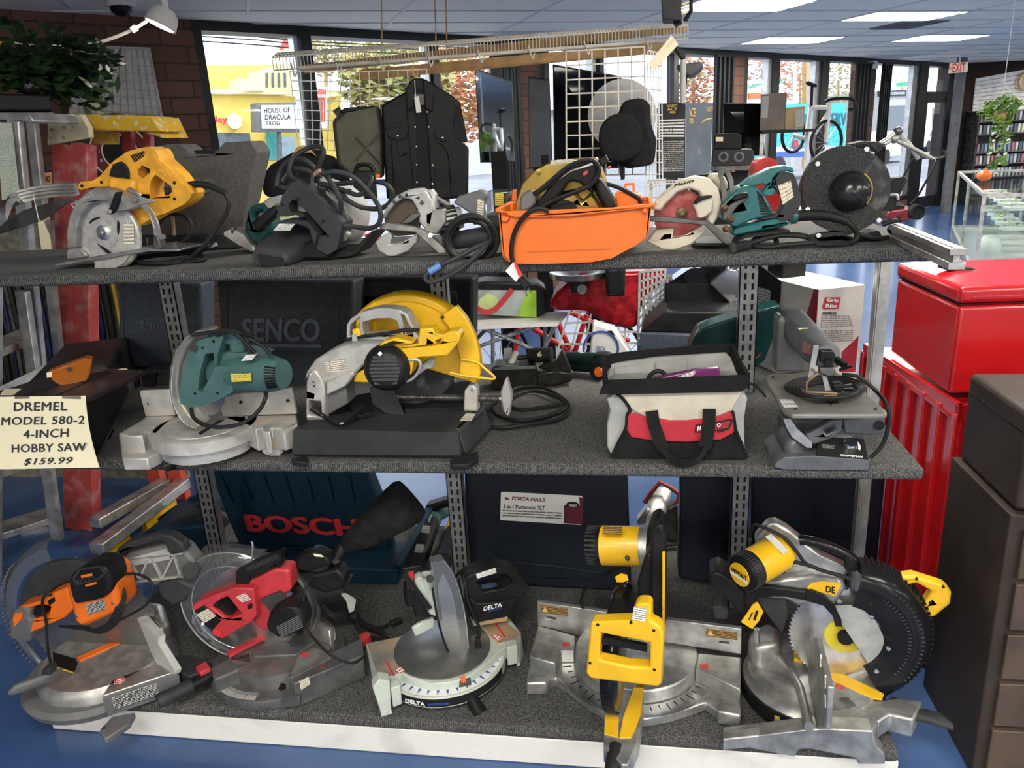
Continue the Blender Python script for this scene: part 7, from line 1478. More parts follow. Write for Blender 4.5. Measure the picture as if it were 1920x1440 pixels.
t2.part('carcass', B().bx(0, .6, yg_, 0, 0, e_), bw, bev=.014, seg=3); t2.part('lid_line', B().bx(-.002, .6, yg_+.01, -.012, e_*.80, e_*.81), ink)
# ================================================================ ladders on the left
fib = mat('faded red fibreglass', (.40, .055, .05), .6, col2=(.48, .22, .21), scale=14, mixlo=.5, mixhi=.68)
yel2 = mat('paint spotted yellow', (.70, .42, .02), .55, col2=(.62, .58, .48), scale=34, mixlo=.55, mixhi=.63)
crem = mat('paint spotted cream', (.62, .55, .36), .6, col2=(.2, .17, .1), scale=40, mixlo=.62, mixhi=.7)
z = Z(0, 0, 2.6667)
t = T('step_ladder', 'faded red fibreglass step ladder with a paint splashed yellow top', 'ladder', (*aty(150, 900, 3.05).xy, 0), 0)
def post(t, name, q, d0, d1, m, w_=.05, dep=.03, bev=.004):
    (x0, y0), (x1, y1) = pairs(q); a, b_ = t.P(x0, y0, d0), t.P(x1, y1, d1)
    if b_.z < .03: b_ = a+(b_-a)*((a.z-.003)/(a.z-b_.z))
    return t.part(name, B().bar(a, b_, w_, dep, up=(0, 1, 0)), m, bev=bev)
r1 = post(t, 'rail', zX(118, 270, 142, 1100), 0, .0, fib, .085, .025); post(t, 'rail', zX(157, 270, 170, 1100), .02, .02, fib, .075, .07)
post(t, 'rail', zX(240, 240, 255, 560), .32, .42, fib, .05, .03); post(t, 'rail', zX(278, 250, 292, 560), .32, .42, fib, .04, .03)
t.part('top_cap', t.pp(z(440, 655, 405, 575, 500, 572, 545, 650, 595, 650, 720, 655, 812, 690, 760, 585, 640, 575, 500, 570), .06, .26), yel2, bev=.006)
t.part('top_cap', t.pp(z(405, 572, 760, 580, 812, 660, 460, 655), .03, .2), yel2, bev=.01)
t.part('cap_end', t.pp(z(235, 605, 405, 570, 445, 640, 450, 690, 235, 728), -.03, .0), crem, bev=.006)
for q in ((258, 648), (320, 637), (255, 690), (318, 690), (398, 667)): t.part('bolt', B().cyl(t.P(*z(*q), -.03), t.P(*z(*q), -.037), .007, n=12), K['dsteel'])
t.part('cross_brace', t.pp(z(468, 655, 585, 660, 585, 722, 468, 722), .18, .2), yel2)
for q in (z(370, 740, 400, 735), zX(142, 650, 162, 650), zX(145, 820, 165, 820)): t.part('rung', B().bar(t.P(q[0], q[1], -.01), t.P(q[2], q[3], .02), .02, .02), K['alu'])
t = T('step_ladder', 'grey aluminium step ladder at the left edge of the photograph', 'ladder', (*aty(40, 900, 2.66).xy, 0), 0)
lblm = print_mat('green instruction print', (.58, .62, .52), (.30, .36, .30), 40, 12, .48)
t.part('top_plate', t.pp(z(-60, 600, -60, 565, 140, 562, 168, 605, 160, 618, 80, 600), .0, .25), K['alu'], bev=.004)
ra = post(t, 'rail', zX(28, 225, 75, 700), .0, .1, K['alu'], .05, .03); post(t, 'rail', zX(60, 225, 115, 700), .25, .35, K['alu'], .04, .03)
t.stick('instruction_label', z(10, 1000, 100, 990, 60, 615, -20, 610), -.018, lblm)
post(t, 'rail', zX(42, 545, 108, 1010), .02, .06, K['alu'], .05, .03)
for y in (635, 730, 860, 975): t.part('step', t.gp(zX(-60, y+20, 62+(y-600)*.12, y-30, 70+(y-600)*.12, y-10, -60, y+46), t.P(20, y, .1).z-.03, t.P(20, y, .1).z), K['alu'], bev=.003)
t.part('foot_bar', B().bar(t.G(38, 985, .02), t.G(92, 975, .02), .03), K['alu'])
t = T('ladder', 'aluminium extension ladder section with a curved grooved end and a string tag', 'ladder', (*aty(75, 700, 2.54).xy, 0), 0)
q = crom([t.P(*p, d) for p, d in zip(pairs(z(-150, 1180, 0, 1080, 70, 1000, 160, 968, 280, 950, 385, 945)), (-.2, -.1, 0, .05, .08, .1))], 4)
b = B(); st = B()
strap(b, q, .02, .045, (0, 1, .2), 1)
t.part('curved_rail', b, K['alu'])
for k in (-.012, 0, .012): t.part('groove', B().tube([p+V((0, -.014, k)) for p in q], .0025, 5, sm=0), K['dsteel'])
t.part('under_plate', t.pp(z(0, 1120, 120, 1050, 350, 985, 360, 1000, 240, 1080, 200, 1105, 0, 1170), .06, .07), K['dsteel'])
post(t, 'rail', zX(-10, 500, -10, 1200), .03, .03, K['alu'])
t.part('lower_rail', B().bar(t.P(-40, 505, .1), t.P(75, 475, .12), .03, .03), K['alu']); t.part('lower_rail', B().bar(t.P(-60, 762, .0), t.P(110, 680, .1), .025, .03), K['alu'])
t.part('string', tubes(t, z(165, 970, 185, 1060, 200, 1105, 250, 1090), -.02, .0015, 5), K['white'])
t.part('string_tag', t.pp(z(188, 1110, 215, 1105, 250, 1180, 262, 1300, 215, 1310), -.02, -.019), K['cream'])
t = T('ladder', 'orange and aluminium ladder lying on the blue floor behind the left post', 'ladder', (*atz(250, 960, 0).xy, 0), 0)
z = zA
for q in (z(858, 112, 450, 420), z(772, 112, 440, 300)):
    a, b_ = t.G(q[0], q[1], .12), t.G(q[2], q[3], .12); t.part('rail', B().bar(a, b_, .07, .05), K['alu'], bev=.004)
for q in (z(742, 60, 745, 140), z(846, 60, 850, 180)): a = t.G(q[2], q[3], .02); t.part('end_post', B().bar(a, a+V((-.02, 0, .45)), .07, .05, up=(0, 1, 0)), mat('orange red fibreglass', (.62, .08, .04), .5))
for q in (z(668, 300, 810, 200), z(470, 440, 590, 350)): t.part('yellow_step', B().bar(t.G(q[0], q[1], .05), t.G(q[2], q[3], .05), .03, .12), K['yel'])
# ---- wall of hanging cords seen between the ladders
t = T('cord_rack', 'rack of dark blue extension cords hanging behind the ladders', 'rack', (*aty(200, 740, 3.6).xy, 0), 0)
t.part('panel', B().bx(-1.6, .35, .05, .08, .0, 1.45), mat('pegboard', (.16, .14, .11), .7, col2=(.28, .26, .2), scale=30))
bc = mat('blue cord', (.012, .02, .07), .5, var=.4); cb_ = [bc, K['rubber'], mat('yellow cord', (.45, .30, .03), .5), mat('brown cord', (.10, .07, .04), .5)]
for i in range(34):
    x = -1.5+i*.055; t.part('hanging_cord', B().tube([(x, .03, 1.25+.06*math.sin(i*3)), (x+.02, -.0, .9), (x-.02, .01, .5), (x+.015, .02, .2+.05*math.sin(i*2))], .011+.004*(i % 3), 6, sm=3), cb_[(i*7) % 4 if i % 5 == 0 else i % 2])
# ================================================================ things further back in the shop
def far(name, label, cat, px, py, dist, group=None, dyaw=0, floor=False):
    d = ray(px, py); o = CAM+d*(dist/V((d.x, d.y, 0)).length)
    return T(name, label, cat, (o.x, o.y, 0 if floor else o.z), math.degrees(math.atan2(-d.x, d.y))+dyaw, group=group)
def grid(t, name, q, d, nx, nz, r, m, par=None):
    """wire grid between corners LL LR UR UL"""
    a, b_, c, e = t.pl(q, d) if isinstance(d, (int, float)) else d; g_ = B()
    for i in range(nx+1): f = i/nx; g_.bar(a+(b_-a)*f, e+(c-e)*f, r, r, up=(0, 1, 0))
    for i in range(nz+1): f = i/nz; g_.bar(a+(e-a)*f, b_+(c-b_)*f, r, r, up=(0, 1, 0))
    return t.part(name, g_, m, par=par, smooth=False)
def leaves(n, c, r, size, flat=.5):
    b = B()
    for _ in range(n):
        while 1:
            p = V((random.uniform(-1, 1), random.uniform(-1, 1), random.uniform(-1, 1)))
            if p.length < 1: break
        p = V(c)+V((p.x*r[0], p.y*r[1], p.z*r[2])); u = V((random.gauss(0, 1), random.gauss(0, 1), random.gauss(0, flat))).normalized(); w_ = u.orthogonal().normalized()*size*.45; u = u*size*random.uniform(.6, 1.2)
        b.add([p-u*.5, p+w_*.5, p+u*.5, p-w_*.5], [(0, 1, 2, 3)])
    return b
ewire = mat('white coated wire', (.68, .64, .54), .5); gwire = mat('grey wire', (.55, .55, .55), .4, .5)
b1, b2, b3, b4 = Z(0, 0, 2.6667), Z(340, 0, 3), Z(880, 0, 3.4286), Z(1300, 60, 3.0968)
# ---- hanging wire rack
t = far('hanging_rack', 'long cream wire shelf with wooden rails hung from the ceiling on cords', 'rack', 900, 100, 4.9)
cz_ = lambda x, y, d: t.P(x, y, d)
tA, tB, tC, tD = cz_(510, 108, 0), cz_(1290, 48, 0), cz_(1290, 44, .45), cz_(520, 100, .45)
lo_ = V((0, 0, -.07)); g_ = B()
for i in range(121): f = i/120; a = tA+(tB-tA)*f; e = tD+(tC-tD)*f; g_.bar(a, e, .005).bar(a, a+lo_, .004)
for p, q in ((tA, tB), (tD, tC), (tA+lo_, tB+lo_), ((tA+tD)/2, (tB+tC)/2)): g_.bar(p, q, .008)
t.part('wire_shelf', g_, ewire, smooth=False)
t.part('wood_rail', B().bar(cz_(570, 130, .42), cz_(1288, 52, .42), .03, .05), K['wood']); t.part('wood_rail', B().bar(cz_(675, 141, .2), cz_(1255, 88, .2), .02, .06), K['wood'])
t.part('hang_rod', B().cyl(cz_(560, 128, -.02), cz_(1265, 75, -.02), .011, n=12), ewire)
for x0, x1 in ((715, 716), (814, 818), (835, 838)): t.part('hang_cord', B().bar(cz_(x1, 95, .2), t.L(atz(x0, -40, ZC)), .008), K['wood'])
for x in (545, 628, 710, 800, 895, 990, 1095, 1210): y = 128-(x-560)*.075; t.part('hook', B().tube([cz_(x, y-10, -.02), cz_(x+3, y-2, -.05), cz_(x+8, y+14, -.04), cz_(x+12, y+4, -.03)], .005, 6), ewire)
t = far('gridwall_panel', 'grey wire grid panel hanging in front of the first windows', 'grid panel', 700, 300, 4.85, 'wire grid panels'); grid(t, 'grid', b2(660, 830, 900, 850, 960, 400, 610, 400), 0, 6, 8, .005, gwire)
grid(t, 'grid', b2(960, 700, 1380, 560, 1380, 390, 945, 405), 0, 8, 3, .004, gwire)
t = far('gridwall_panel', 'white wire grid panel behind the black backpack', 'grid panel', 1140, 380, 4.75, 'wire grid panels'); grid(t, 'grid', b3(625, 1130, 1135, 1120, 1125, 300, 622, 330), 0, 6, 9, .008, ewire)
t = far('gridwall_panel', 'grey wire grid panel end on between the backpack and the tall printed carton', 'grid panel', 1220, 640, 4.6, 'wire grid panels'); grid(t, 'grid', zX(1207, 660, 1246, 650, 1240, 100, 1215, 95), 0, 5, 26, .006, gwire)
# ---- things hanging from it
t = far('vest', 'black leather vest on a wooden hanger hanging from the wire rack', 'vest', 800, 370, 4.55)
lea = mat('black leather', (.006, .006, .0065), .42, var=.3, scale=14, bump=.5, bscale=26)
t.part('body', t.pp(b2(1125, 590, 1270, 510, 1280, 460, 1300, 440, 1360, 440, 1420, 470, 1535, 545, 1575, 580, 1535, 700, 1580, 800, 1618, 830, 1615, 1110, 1400, 1130, 1155, 1120, 1140, 900), 0, .10), lea, bev=.03, seg=3)
t.part('opening', t.pp(b2(1290, 490, 1350, 500, 1385, 700, 1420, 1080, 1340, 1085, 1325, 700), -.004, .004), ink)
for q in (b2(1262, 500, 1300, 440, 1312, 600, 1268, 628), b2(1360, 445, 1420, 480, 1415, 630, 1370, 610)): t.part('collar', t.pp(q, -.018, .0), lea, bev=.005)
t.part('armhole', t.pp(b2(1540, 600, 1572, 590, 1612, 800, 1560, 800, 1530, 720), -.003, .01), ink)
for q in (b2(1150, 720, 1275, 715, 1270, 775, 1215, 790, 1160, 770), b2(1420, 735, 1510, 735, 1505, 785, 1470, 800, 1425, 770)): t.part('pocket_flap', t.pp(q, -.01, 0), lea, bev=.003)
for q in (b2(1268, 628, 1310, 1100, 1335, 1100, 1310, 620), b2(1380, 640, 1410, 1100, 1432, 1100, 1408, 630)): t.part('placket', t.pp(q, -.01, 0), lea, bev=.003)
for q in (b2(1150, 716, 1180, 780, 1200, 1100), b2(1440, 800, 1500, 860, 1520, 1100), b2(1215, 790, 1230, 870, 1270, 860)): t.part('seam', tubes(t, q, -.002, .005, 6), lea)
for p in ((1215, 765), (1468, 775), (1383, 630), (1390, 715), (1320, 825), (1322, 928), (1324, 1025), (1412, 930), (1412, 1035), (1313, 715)): t.part('snap', B().sph(t.P(*b2(*p), -.008), .009, 10, 6), K['chrome'])
t.part('neck_label', t.pp(b2(1300, 530, 1375, 530, 1375, 590, 1300, 590), -.006, -.004), K['grey'])
t.part('hang_tag', t.pp(b2(1310, 545, 1335, 540, 1350, 632, 1322, 635), -.03, -.029), K['white']); t.part('tag_string', B().bar(t.P(*b2(1312, 450), -.03), t.P(*b2(1318, 545), -.03), .003), K['white'])
t.part('hanger', B().bar(t.P(*b2(1285, 470), .04), t.P(*b2(1330, 445), .04), .012, .03).bar(t.P(*b2(1325, 445), .04), t.P(*b2(1380, 470), .04), .012, .03).tube([t.P(*b2(x, y), .04) for x, y in ((1330, 445), (1300, 410), (1305, 350), (1290, 330))], .005, 6), K['wood'])
t = far('jerry_can', 'olive green metal jerry can with a stamped cross, hung beside the leather vest', 'fuel can', 672, 335, 4.6)
ol = mat('olive paint', (.075, .075, .05), .5, .2, var=.15, scale=8)
bd = t.part('body', t.pp(b2(848, 680, 890, 640, 1118, 595, 1140, 720, 1145, 1000, 960, 1005, 880, 950), 0, .16), ol, bev=.025, seg=3)
for q in (b2(985, 770, 1130, 925), b2(1110, 760, 985, 900)): p = t.pl(q, -.004); t.part('stamped_bar', B().bar(p[0], p[1], .022, .012), ol, par=bd, bev=.004)
t.part('handle', t.pp(b2(890, 625, 920, 605, 1090, 595, 1095, 612, 930, 630, 895, 645), .04, .1), K['black'], bev=.006)
t.part('cap', B().cyl(t.P(*b2(870, 650), .08), t.P(*b2(905, 625), .08), .03, n=16), ol)
t = far('jacket', 'black jacket on a wooden hanger behind the heaped saw cord', 'jacket', 585, 380, 4.6)
t.part('body', t.pp(b2(458, 1110, 455, 990, 500, 930, 600, 870, 680, 830, 860, 880, 940, 960, 980, 1130), 0, .14), mat('black cloth', (.012, .012, .013), .85, bump=.4, bscale=30), bev=.04, seg=3)
t.part('hanger', t.pp(b2(610, 890, 650, 830, 690, 815, 730, 840, 765, 885, 730, 860, 660, 860), -.02, .02), K['wood'], bev=.006); t.part('sleeve_tab', B().bar(t.P(*b2(875, 905), -.03), t.P(*b2(935, 960), -.03), .03, .01), K['black'])
t = far('battery_pack', 'black box with a carry handle and orange plug below the jerry can', 'battery box', 680, 350, 4.4)
t.part('box', t.pp(b2(965, 960, 1090, 965, 1105, 1120, 970, 1120), 0, .14), K['black'], bev=.01); t.part('handle', tubes(t, b2(980, 960, 1000, 930, 1060, 930, 1085, 970), .05, .012), K['black']); t.part('plug', t.pp(b2(1088, 980, 1118, 980, 1118, 1002, 1090, 1005), -.02, .02), K['orange'], bev=.004)
t = far('backpack', 'round black backpack hanging on the white grid panel', 'bag', 1178, 318, 4.48)
t.part('body', t.pp(b3(985, 645, 1130, 625, 1165, 680, 1170, 800, 1205, 900, 1190, 1060, 1020, 1085, 890, 1030, 850, 930, 870, 820, 960, 720), .02, .2), bcan, bev=.04, seg=3)
t.part('round_pocket', B().loft([ring(t.P(*b3(970, 890), d), UX, (0, 0, 1), a, a*1.1, 2.2, 28) for d, a in ((.02, .118), (-.03, .118), (-.05, .105), (-.055, .06))]), bcan)
t.part('strap', t.pp(b3(960, 1060, 1000, 1070, 1000, 1150, 975, 1160), .0, .01), bcan)
t = far('reflector_dish', 'pale grey dish behind the white grid panel and backpack', 'dish', 1175, 260, 5.0); t.part('dish', B().lathe(t.P(*b3(980, 740), .1), FV, [(0, -.02), (.2, 0), (.21, .02), (.15, .05), (0, .06)], 36), mat('pale grey dish', (.5, .5, .5), .4))
t = far('metal_detector_box', 'tall black and slate metal detector carton with gold lettering', 'box', 1285, 337, 4.7)
slate = mat('slate print', (.07, .085, .11), .5, col2=(.10, .12, .15), scale=6)
p = t.pl(b3(1200, 1150, 1388, 1145, 1390, 662, 1212, 665), 0); e = t.P(*b3(1548, 1110), .14)
cb = t.part('carton', B().prism(p, (0, .1, 0)), mat('black carton', (.018, .018, .02), .5), bev=.002)
sq = [t.P(*b3(1390, 1145), -.0), t.P(*b3(1548, 1110), .14), t.P(*b3(1568, 662), .14), t.P(*b3(1392, 662), .0)]
t.part('slate_side', B().prism(sq, (0, .02, 0)), slate, par=cb)
gdi = mat('gold ink', (.62, .42, .10), .5)
for s_, q in (('GARRETT', (1270, 690, 1338, 686, 1270, 674)), ('ACE', (1272, 712, 1335, 710, 1272, 692)), ('400', (1285, 728, 1325, 728, 1285, 714))): t.ptxt(s_, b3(*q), -.002, gdi, par=cb, bold=.03)
for s_, q in (('ACE', (1408, 750, 1455, 750, 1408, 695)), ('400', (1408, 795, 1440, 795, 1408, 760)), ('GARRETT', (1510, 720, 1566, 716, 1510, 690))): t.ptxt(s_, b3(*q), .02 if q[0] < 1500 else .11, gdi, par=cb, bold=.02)
t.stick('list_print', b3(1222, 890, 1382, 890, 1385, 765, 1222, 770), -.001, print_mat('white list print', (.02, .02, .022), (.6, .6, .6), 6, 8, .35), cb); t.stick('body_print', b3(1215, 1110, 1378, 1105, 1380, 905, 1215, 910), -.001, print_mat('small white print', (.02, .02, .022), (.35, .35, .35), 16, 24, .47), cb)
t.part('pale_arch', tubes(t, b3(1478, 990, 1470, 850, 1500, 780, 1560, 760), [.075, .07, .09, .13], .004), gdi, par=cb)
t = far('display_stand', 'white wire stand under the metal detector carton', 'stand', 1270, 345, 4.72); grid(t, 'shelf', b3(1150, 1180, 1420, 1180, 1420, 1160, 1150, 1160), 0, 12, 1, .008, ewire)
for x in (1220, 1290): t.part('leg', B().bar(t.P(x, 344, .05), V((t.P(x, 344, .05).x, .05, .003-t.M.translation.z)), .02), ewire)
t = far('metal_detector', 'metal detector with a black arm cuff and grey shaft, price card tied to it', 'detector', 1280, 200, 4.6)
t.part('shaft', B().cyl(t.P(*b3(1375, 380)), t.P(*b3(1372, 660)), .016, n=14), K['lgrey']); t.part('cuff', t.pp(b3(1310, 310, 1330, 290, 1390, 345, 1390, 380, 1365, 390), -.02, .06), K['black'], bev=.01)
t.part('price_card', t.pp(b3(1150, 410, 1185, 460, 1345, 285, 1300, 225), -.05, -.048), K['cream']); t.part('card_text', t.pp(b3(1262, 300, 1312, 245, 1322, 258, 1275, 312), -.0515, -.05), print_mat('card print', (.7, .64, .45), (.15, .13, .1), 3, 10, .42))
t = far('camera_speaker', 'dark grey speaker on a bracket in front of the window', 'speaker', 1295, 160, 5.6); t.part('body', t.pp(b3(1325, 415, 1500, 395, 1508, 435, 1430, 500, 1385, 480, 1340, 450), 0, .2), K['grey'], bev=.02); t.part('arm', t.pp(b3(1355, 470, 1405, 480, 1395, 560, 1350, 550), .05, .1), K['black'])
t = far('heater', 'black box heater hanging from the ceiling at the end of the wire rack', 'heater', 1265, 40, 4.6)
t.part('case', t.pp(b3(1230, -60, 1365, -60, 1365, 130, 1240, 128), 0, .15), K['char'], bev=.006); t.part('grille_frame', tubes(t, b3(1368, -40, 1425, -30, 1425, 70, 1385, 135), .02, .012, 8, 1), K['black'])
for y in (10, 40, 70): t.part('grille_bar', B().bar(t.P(*b3(1365, y+20), .02), t.P(*b3(1420, y), .02), .012), K['cream'])
t.part('mount', B().bar(t.P(*b3(1330, 130), .08), t.P(*b3(1345, 165), .08), .04), K['black']); t.part('stem', B().bar(t.P(1265, -12, .1), t.L(V((*t.W(t.P(1265, -12, .1)).xy, ZC))), .03), K['black'])
# ---- televisions and audio gear by the windows
def tv(label, q, d, dist, px, py, scr, cat='television'):
    t = far('television', label, cat, px, py, dist); p = [t.P(x, y, e) for (x, y), e in zip(pairs(q), d)]; c = sum(p, V())/4
    t.part('case', B().prism(p, (0, .05, 0)), K['black'], bev=.004); t.part('screen', B().prism([c+(v-c)*.96+V((0, -.002, 0)) for v in p], (0, .001, 0)), scr, smooth=False)
    x0 = min(v.x for v in p); x1 = max(v.x for v in p); zb = min(v.z for v in p); t.part('stand', B().bx((x0+x1)/2-.06, (x0+x1)/2+.06, .05, .09, .003-t.M.translation.z, zb+.1), K['black']); return t
scr = mat('dark glossy screen', (.004, .004, .005), .04, var=.02)
tv('narrow flat television reflecting the sky beside the leather vest', b3(70, 1045, 298, 1045, 275, 525, 35, 435), (0, .35, .35, 0), 6.3, 930, 300, mat('mirror screen', (.5, .55, .6), .03, 1, var=.02))
tv('grey backed television turned away, left of the white grid panel', b3(385, 1085, 535, 1080, 515, 510, 380, 490), (0, .1, .1, 0), 6.0, 1015, 315, mat('grey back', (.06, .065, .075), .5))
tv('large black television behind the white grid panel', b3(545, 1090, 1000, 1080, 980, 490, 535, 412), (0, .3, .3, 0), 6.2, 1100, 310, scr)
tv('black television behind the black soundbar', b3(1640, 1000, 1900, 1000, 1880, 665, 1632, 662), (0, .1, .1, 0), 6.6, 1400, 280, scr)
t = far('media_shelf', 'dark shelf on a silver frame holding boxed speakers', 'shelf unit', 1480, 247, 6.4)
t.part('shelf', t.pp(b4(395, 570, 700, 562, 700, 578, 395, 592), 0, .4), K['black']); t.part('frame', B().bar(t.P(*b4(400, 590), .05), V((t.P(*b4(400, 590), .05).x, .05, .003-t.M.translation.z)), .03).bar(t.P(*b4(660, 575), .3), V((t.P(*b4(660, 575), .3).x, .3, .003-t.M.translation.z)), .02), K['alu'])
zt2 = t.W(t.P(*b4(500, 562), .1)).z
for nm, lb, q, m_, q2 in (('speaker_box', 'tall taupe speaker carton standing on the dark media shelf', (385, 572, 528, 570, 545, 352, 392, 362), mat('taupe carton', (.16, .13, .11), .6), (392, 500, 430, 500, 440, 370, 398, 375)), ('speaker_box', 'short tan speaker carton beside the tall taupe one', (530, 566, 640, 560, 650, 432, 535, 440), mat('tan carton', (.36, .26, .13), .6), (590, 555, 640, 550, 645, 450, 592, 455))):
    t = far(nm, lb, 'box', 1300+q[0]/3.1, 60+q[1]/3.1, 6.5); t.part('carton', t.pp(b4(*q), 0, .25), m_, bev=.003); t.part('printed_panel', t.pp(b4(*q2), -.004, .0), K['lgrey'])
t = far('soundbar', 'black twin speaker soundbar with a second black box on top', 'speaker', 1375, 312, 5.6)
t.part('cabinet', t.pp(b4(102, 780, 355, 775, 350, 690, 340, 680, 110, 682), 0, .2), K['char'], bev=.02)
for x in (175, 266): t.part('cone', B().arc(t.P(*b4(x, 725)), FV, UX, 0, 360, .02, .034, .0, .01, 20), K['grey'])
t.part('upper_box', t.pp(b4(115, 680, 280, 680, 278, 595, 260, 588, 125, 592), .02, .2), K['black'], bev=.012); t.part('cream_tape', t.pp(b4(130, 635, 172, 635, 172, 610, 130, 610), .014, .02), K['cream'])
t.part('counter', t.pp(b4(95, 780, 370, 775, 372, 800, 95, 806), .0, .4), K['dsteel']); t.part('counter_leg', B().bx(-.3, .3, .1, .3, .003-t.M.translation.z, -.05), K['black'])
# ---- bicycles, mower
def bike(label, px, py, dist, wheels, tubes_, col, extra=()):
    t = far('bicycle', label, 'bicycle', px, py, dist)
    for (x, y, rx, ry) in wheels:
        c = t.P(x, y); a = (t.P(x+rx, y)-c); h = (t.P(x, y-ry)-c).z; a = V((a.x, math.sqrt(max(h*h-a.x*a.x, 0)), 0))
        w_ = t.part('wheel', B().tube([c+a*math.cos(i*math.pi/12)+V((0, 0, h*math.sin(i*math.pi/12))) for i in range(24)], .014, 8, True, 2), K['rubber'])
        s_ = B()
        for i in range(14): s_.bar(c, c+a*math.cos(i*math.pi/7)*.97+V((0, 0, h*.97*math.sin(i*math.pi/7))), .003)
        t.part('spokes', s_, K['steel'], par=w_, smooth=False)
    fb = B()
    for x0, y0, x1, y1 in tubes_: fb.cyl(t.P(x0, y0), t.P(x1, y1), .02, n=10)
    t.part('frame', fb, col); return t
P4 = lambda *q: tuple(b4(*q))
t = bike('white road bicycle standing by the windows near the teal truck', 1530, 310, 7.6, [P4(772, 640)+(29, 40), P4(580, 600)+(20, 32)], [P4(682, 440, 788, 440), P4(790, 460, 705, 590), P4(682, 440, 655, 620), P4(788, 430, 770, 640), P4(790, 430, 780, 400), P4(655, 620, 585, 600)], K['white'])
t.part('saddle', t.pp(b4(650, 290, 665, 283, 720, 305, 718, 320, 690, 318, 655, 305), -.03, .05), K['black'], bev=.01); t.part('seat_post', B().cyl(t.P(*b4(690, 315)), t.P(*b4(684, 445)), .014, n=10), K['black'])
t.part('handlebar', tubes(t, b4(765, 405, 800, 390, 880, 385, 930, 395, 935, 440, 900, 450), -.05, .014), K['black'])
t = bike('red mountain bicycle behind the folding table, seen under the top shelf', 1040, 690, 5.6, [(935, 690, 55, 82), (1150, 690, 60, 80)], [(960, 690, 975, 605), (975, 605, 1040, 590), (1040, 590, 1075, 670), (975, 600, 1070, 660), (1100, 590, 1078, 660), (1070, 585, 1180, 640)], mat('bicycle red', (.62, .02, .02), .35))
zN = Z(1640, 280, 6)
t = far('lawn_mower', 'red and black push lawn mower standing on the blue floor near the exit door', 'lawn mower', 1690, 412, 11, floor=True)
t.part('deck', t.pp(zN(130, 780, 140, 720, 220, 690, 380, 670, 395, 790, 290, 810), 0, .5), mat('mower red', (.16, .006, .014), .4), bev=.02)
t.part('engine', t.pp(zN(150, 700, 170, 640, 260, 620, 340, 640, 330, 690), .1, .4), K['black'], bev=.02)
for x, y, r_ in ((452, 705, 88), (262, 775, 45)): k_ = t.P(*zN(x, y), 0); r_ = (k_-t.P(*zN(x, y+r_), 0)).length; t.part('wheel', B().lathe(k_+V((0, .06, 0)), (V((.6, -1, 0))), [(r_, 0), (r_, .07), (r_*.75, .075), (r_*.7, .06), (0, .06)], 24), K['rubber'])
t.part('handle', B().tube([t.P(*zN(*p), d) for p, d in (((400, 620), 0), ((500, 500), 0), ((690, 140), .0), ((640, 100), .2), ((430, 110), .4), ((370, 220), .4), ((310, 330), .4))], .014, 8, sm=2), K['black']); t.part('grip_end', tubes(t, zN(690, 110, 780, 85, 790, 40, 760, 10), 0, .018), K['rubber'])
t.part('grass_bag', t.pp(zN(190, 350, 300, 310, 380, 330, 340, 400, 260, 560, 180, 640), .2, .5), K['char'], bev=.03)
# ---- exit corner
t = T('exit_sign', 'cream exit sign with red letters above the glass door', 'sign', w.M @ V((d1-1.2, -2.6, 0)), math.degrees(math.atan2(-ray(1797, 128).x, ray(1797, 128).y)))
sgp = t.pl(b4(1480, 240, 1592, 232, 1598, 174, 1488, 182), 0); t.part('panel', B().prism(sgp, (0, .06, 0)), mat('exit panel', (.75, .68, .5), .5, emit=.25)); t.ptxt('EXIT', b4(1503, 234, 1578, 229, 1506, 184), -.004, mat('exit red', (.75, .03, .03), .5, emit=.2), bold=.03); t.ptxt('<', b4(1484, 222, 1500, 221, 1485, 200), -.004, MATS['exit red'], bold=.03); t.part('mount', B().bar(t.P(*b4(1545, 180), .03), t.L(V((*t.W(t.P(*b4(1545, 180), .03)).xy, ZC))), .03), K['white'])
pl0 = atz(1772, 398, 0); t = T('steel_column', 'round grey steel column beside the exit door', 'column', (pl0.x, pl0.y, 0)); t.solo(B().cyl((0, 0, .002), (0, 0, ZC-.002), .09, n=20), K['grey'])
t = T('wall_clock', 'round brown framed wall clock on the slatted wall at the right edge', 'clock', RWM.translation, rw.M.to_euler().z*180/math.pi); t.part('rim', B().arc(t.P(1922, 152, -.06), FV, UX, 0, 360, .15, .18, 0, .04), K['wood']); t.part('face', B().cyl(t.P(1922, 152, -.06), t.P(1922, 152, -.07), .16, n=28), K['cream'])
sw = B(); sl_ = rw.pl(zX(1822, 210, 1930, 205, 1930, 128, 1829, 147), -.01); n_ = 9
for i in range(n_): f0, f1 = i/n_, (i+.9)/n_; a, b_, c, e = sl_; sw.prism([a+(e-a)*f0, b_+(c-b_)*f0, b_+(c-b_)*f1, a+(e-a)*f1], (0, -.02, 0))
struct('trim_3', sw, mat('slatwall', (.78, .78, .77), .6), RWM)
t = T('media_shelves', 'grey wall shelving packed with film cases at the right edge', 'shelving', RWM.translation, rw.M.to_euler().z*180/math.pi)
xa, xb = t.P(1824, 260, -.3).x, t.P(1990, 260, -.3).x; zz_ = [t.P(1870, y, -.3).z for y in (206, 226, 250, 284, 306, 330)]
t.part('back_panel', B().bx(xa, xb, -.06, -.02, .003, zz_[0]), K['dsteel']); t.part('end_panel', B().bx(xa, xa+.03, -.4, -.02, .003, zz_[0]), K['dsteel'])
for i, q in enumerate(zz_): t.part('shelf', B().bx(xa, xb, -.4, -.05, q-.02, q), K['white'] if i == 0 else K['grey'])
cm_ = [mat('case %d' % i, c, .4) for i, c in enumerate(((.6, .6, .62), (.25, .3, .42), (.45, .2, .25), (.7, .68, .6), (.12, .15, .2), (.3, .42, .5)))]
dv = []
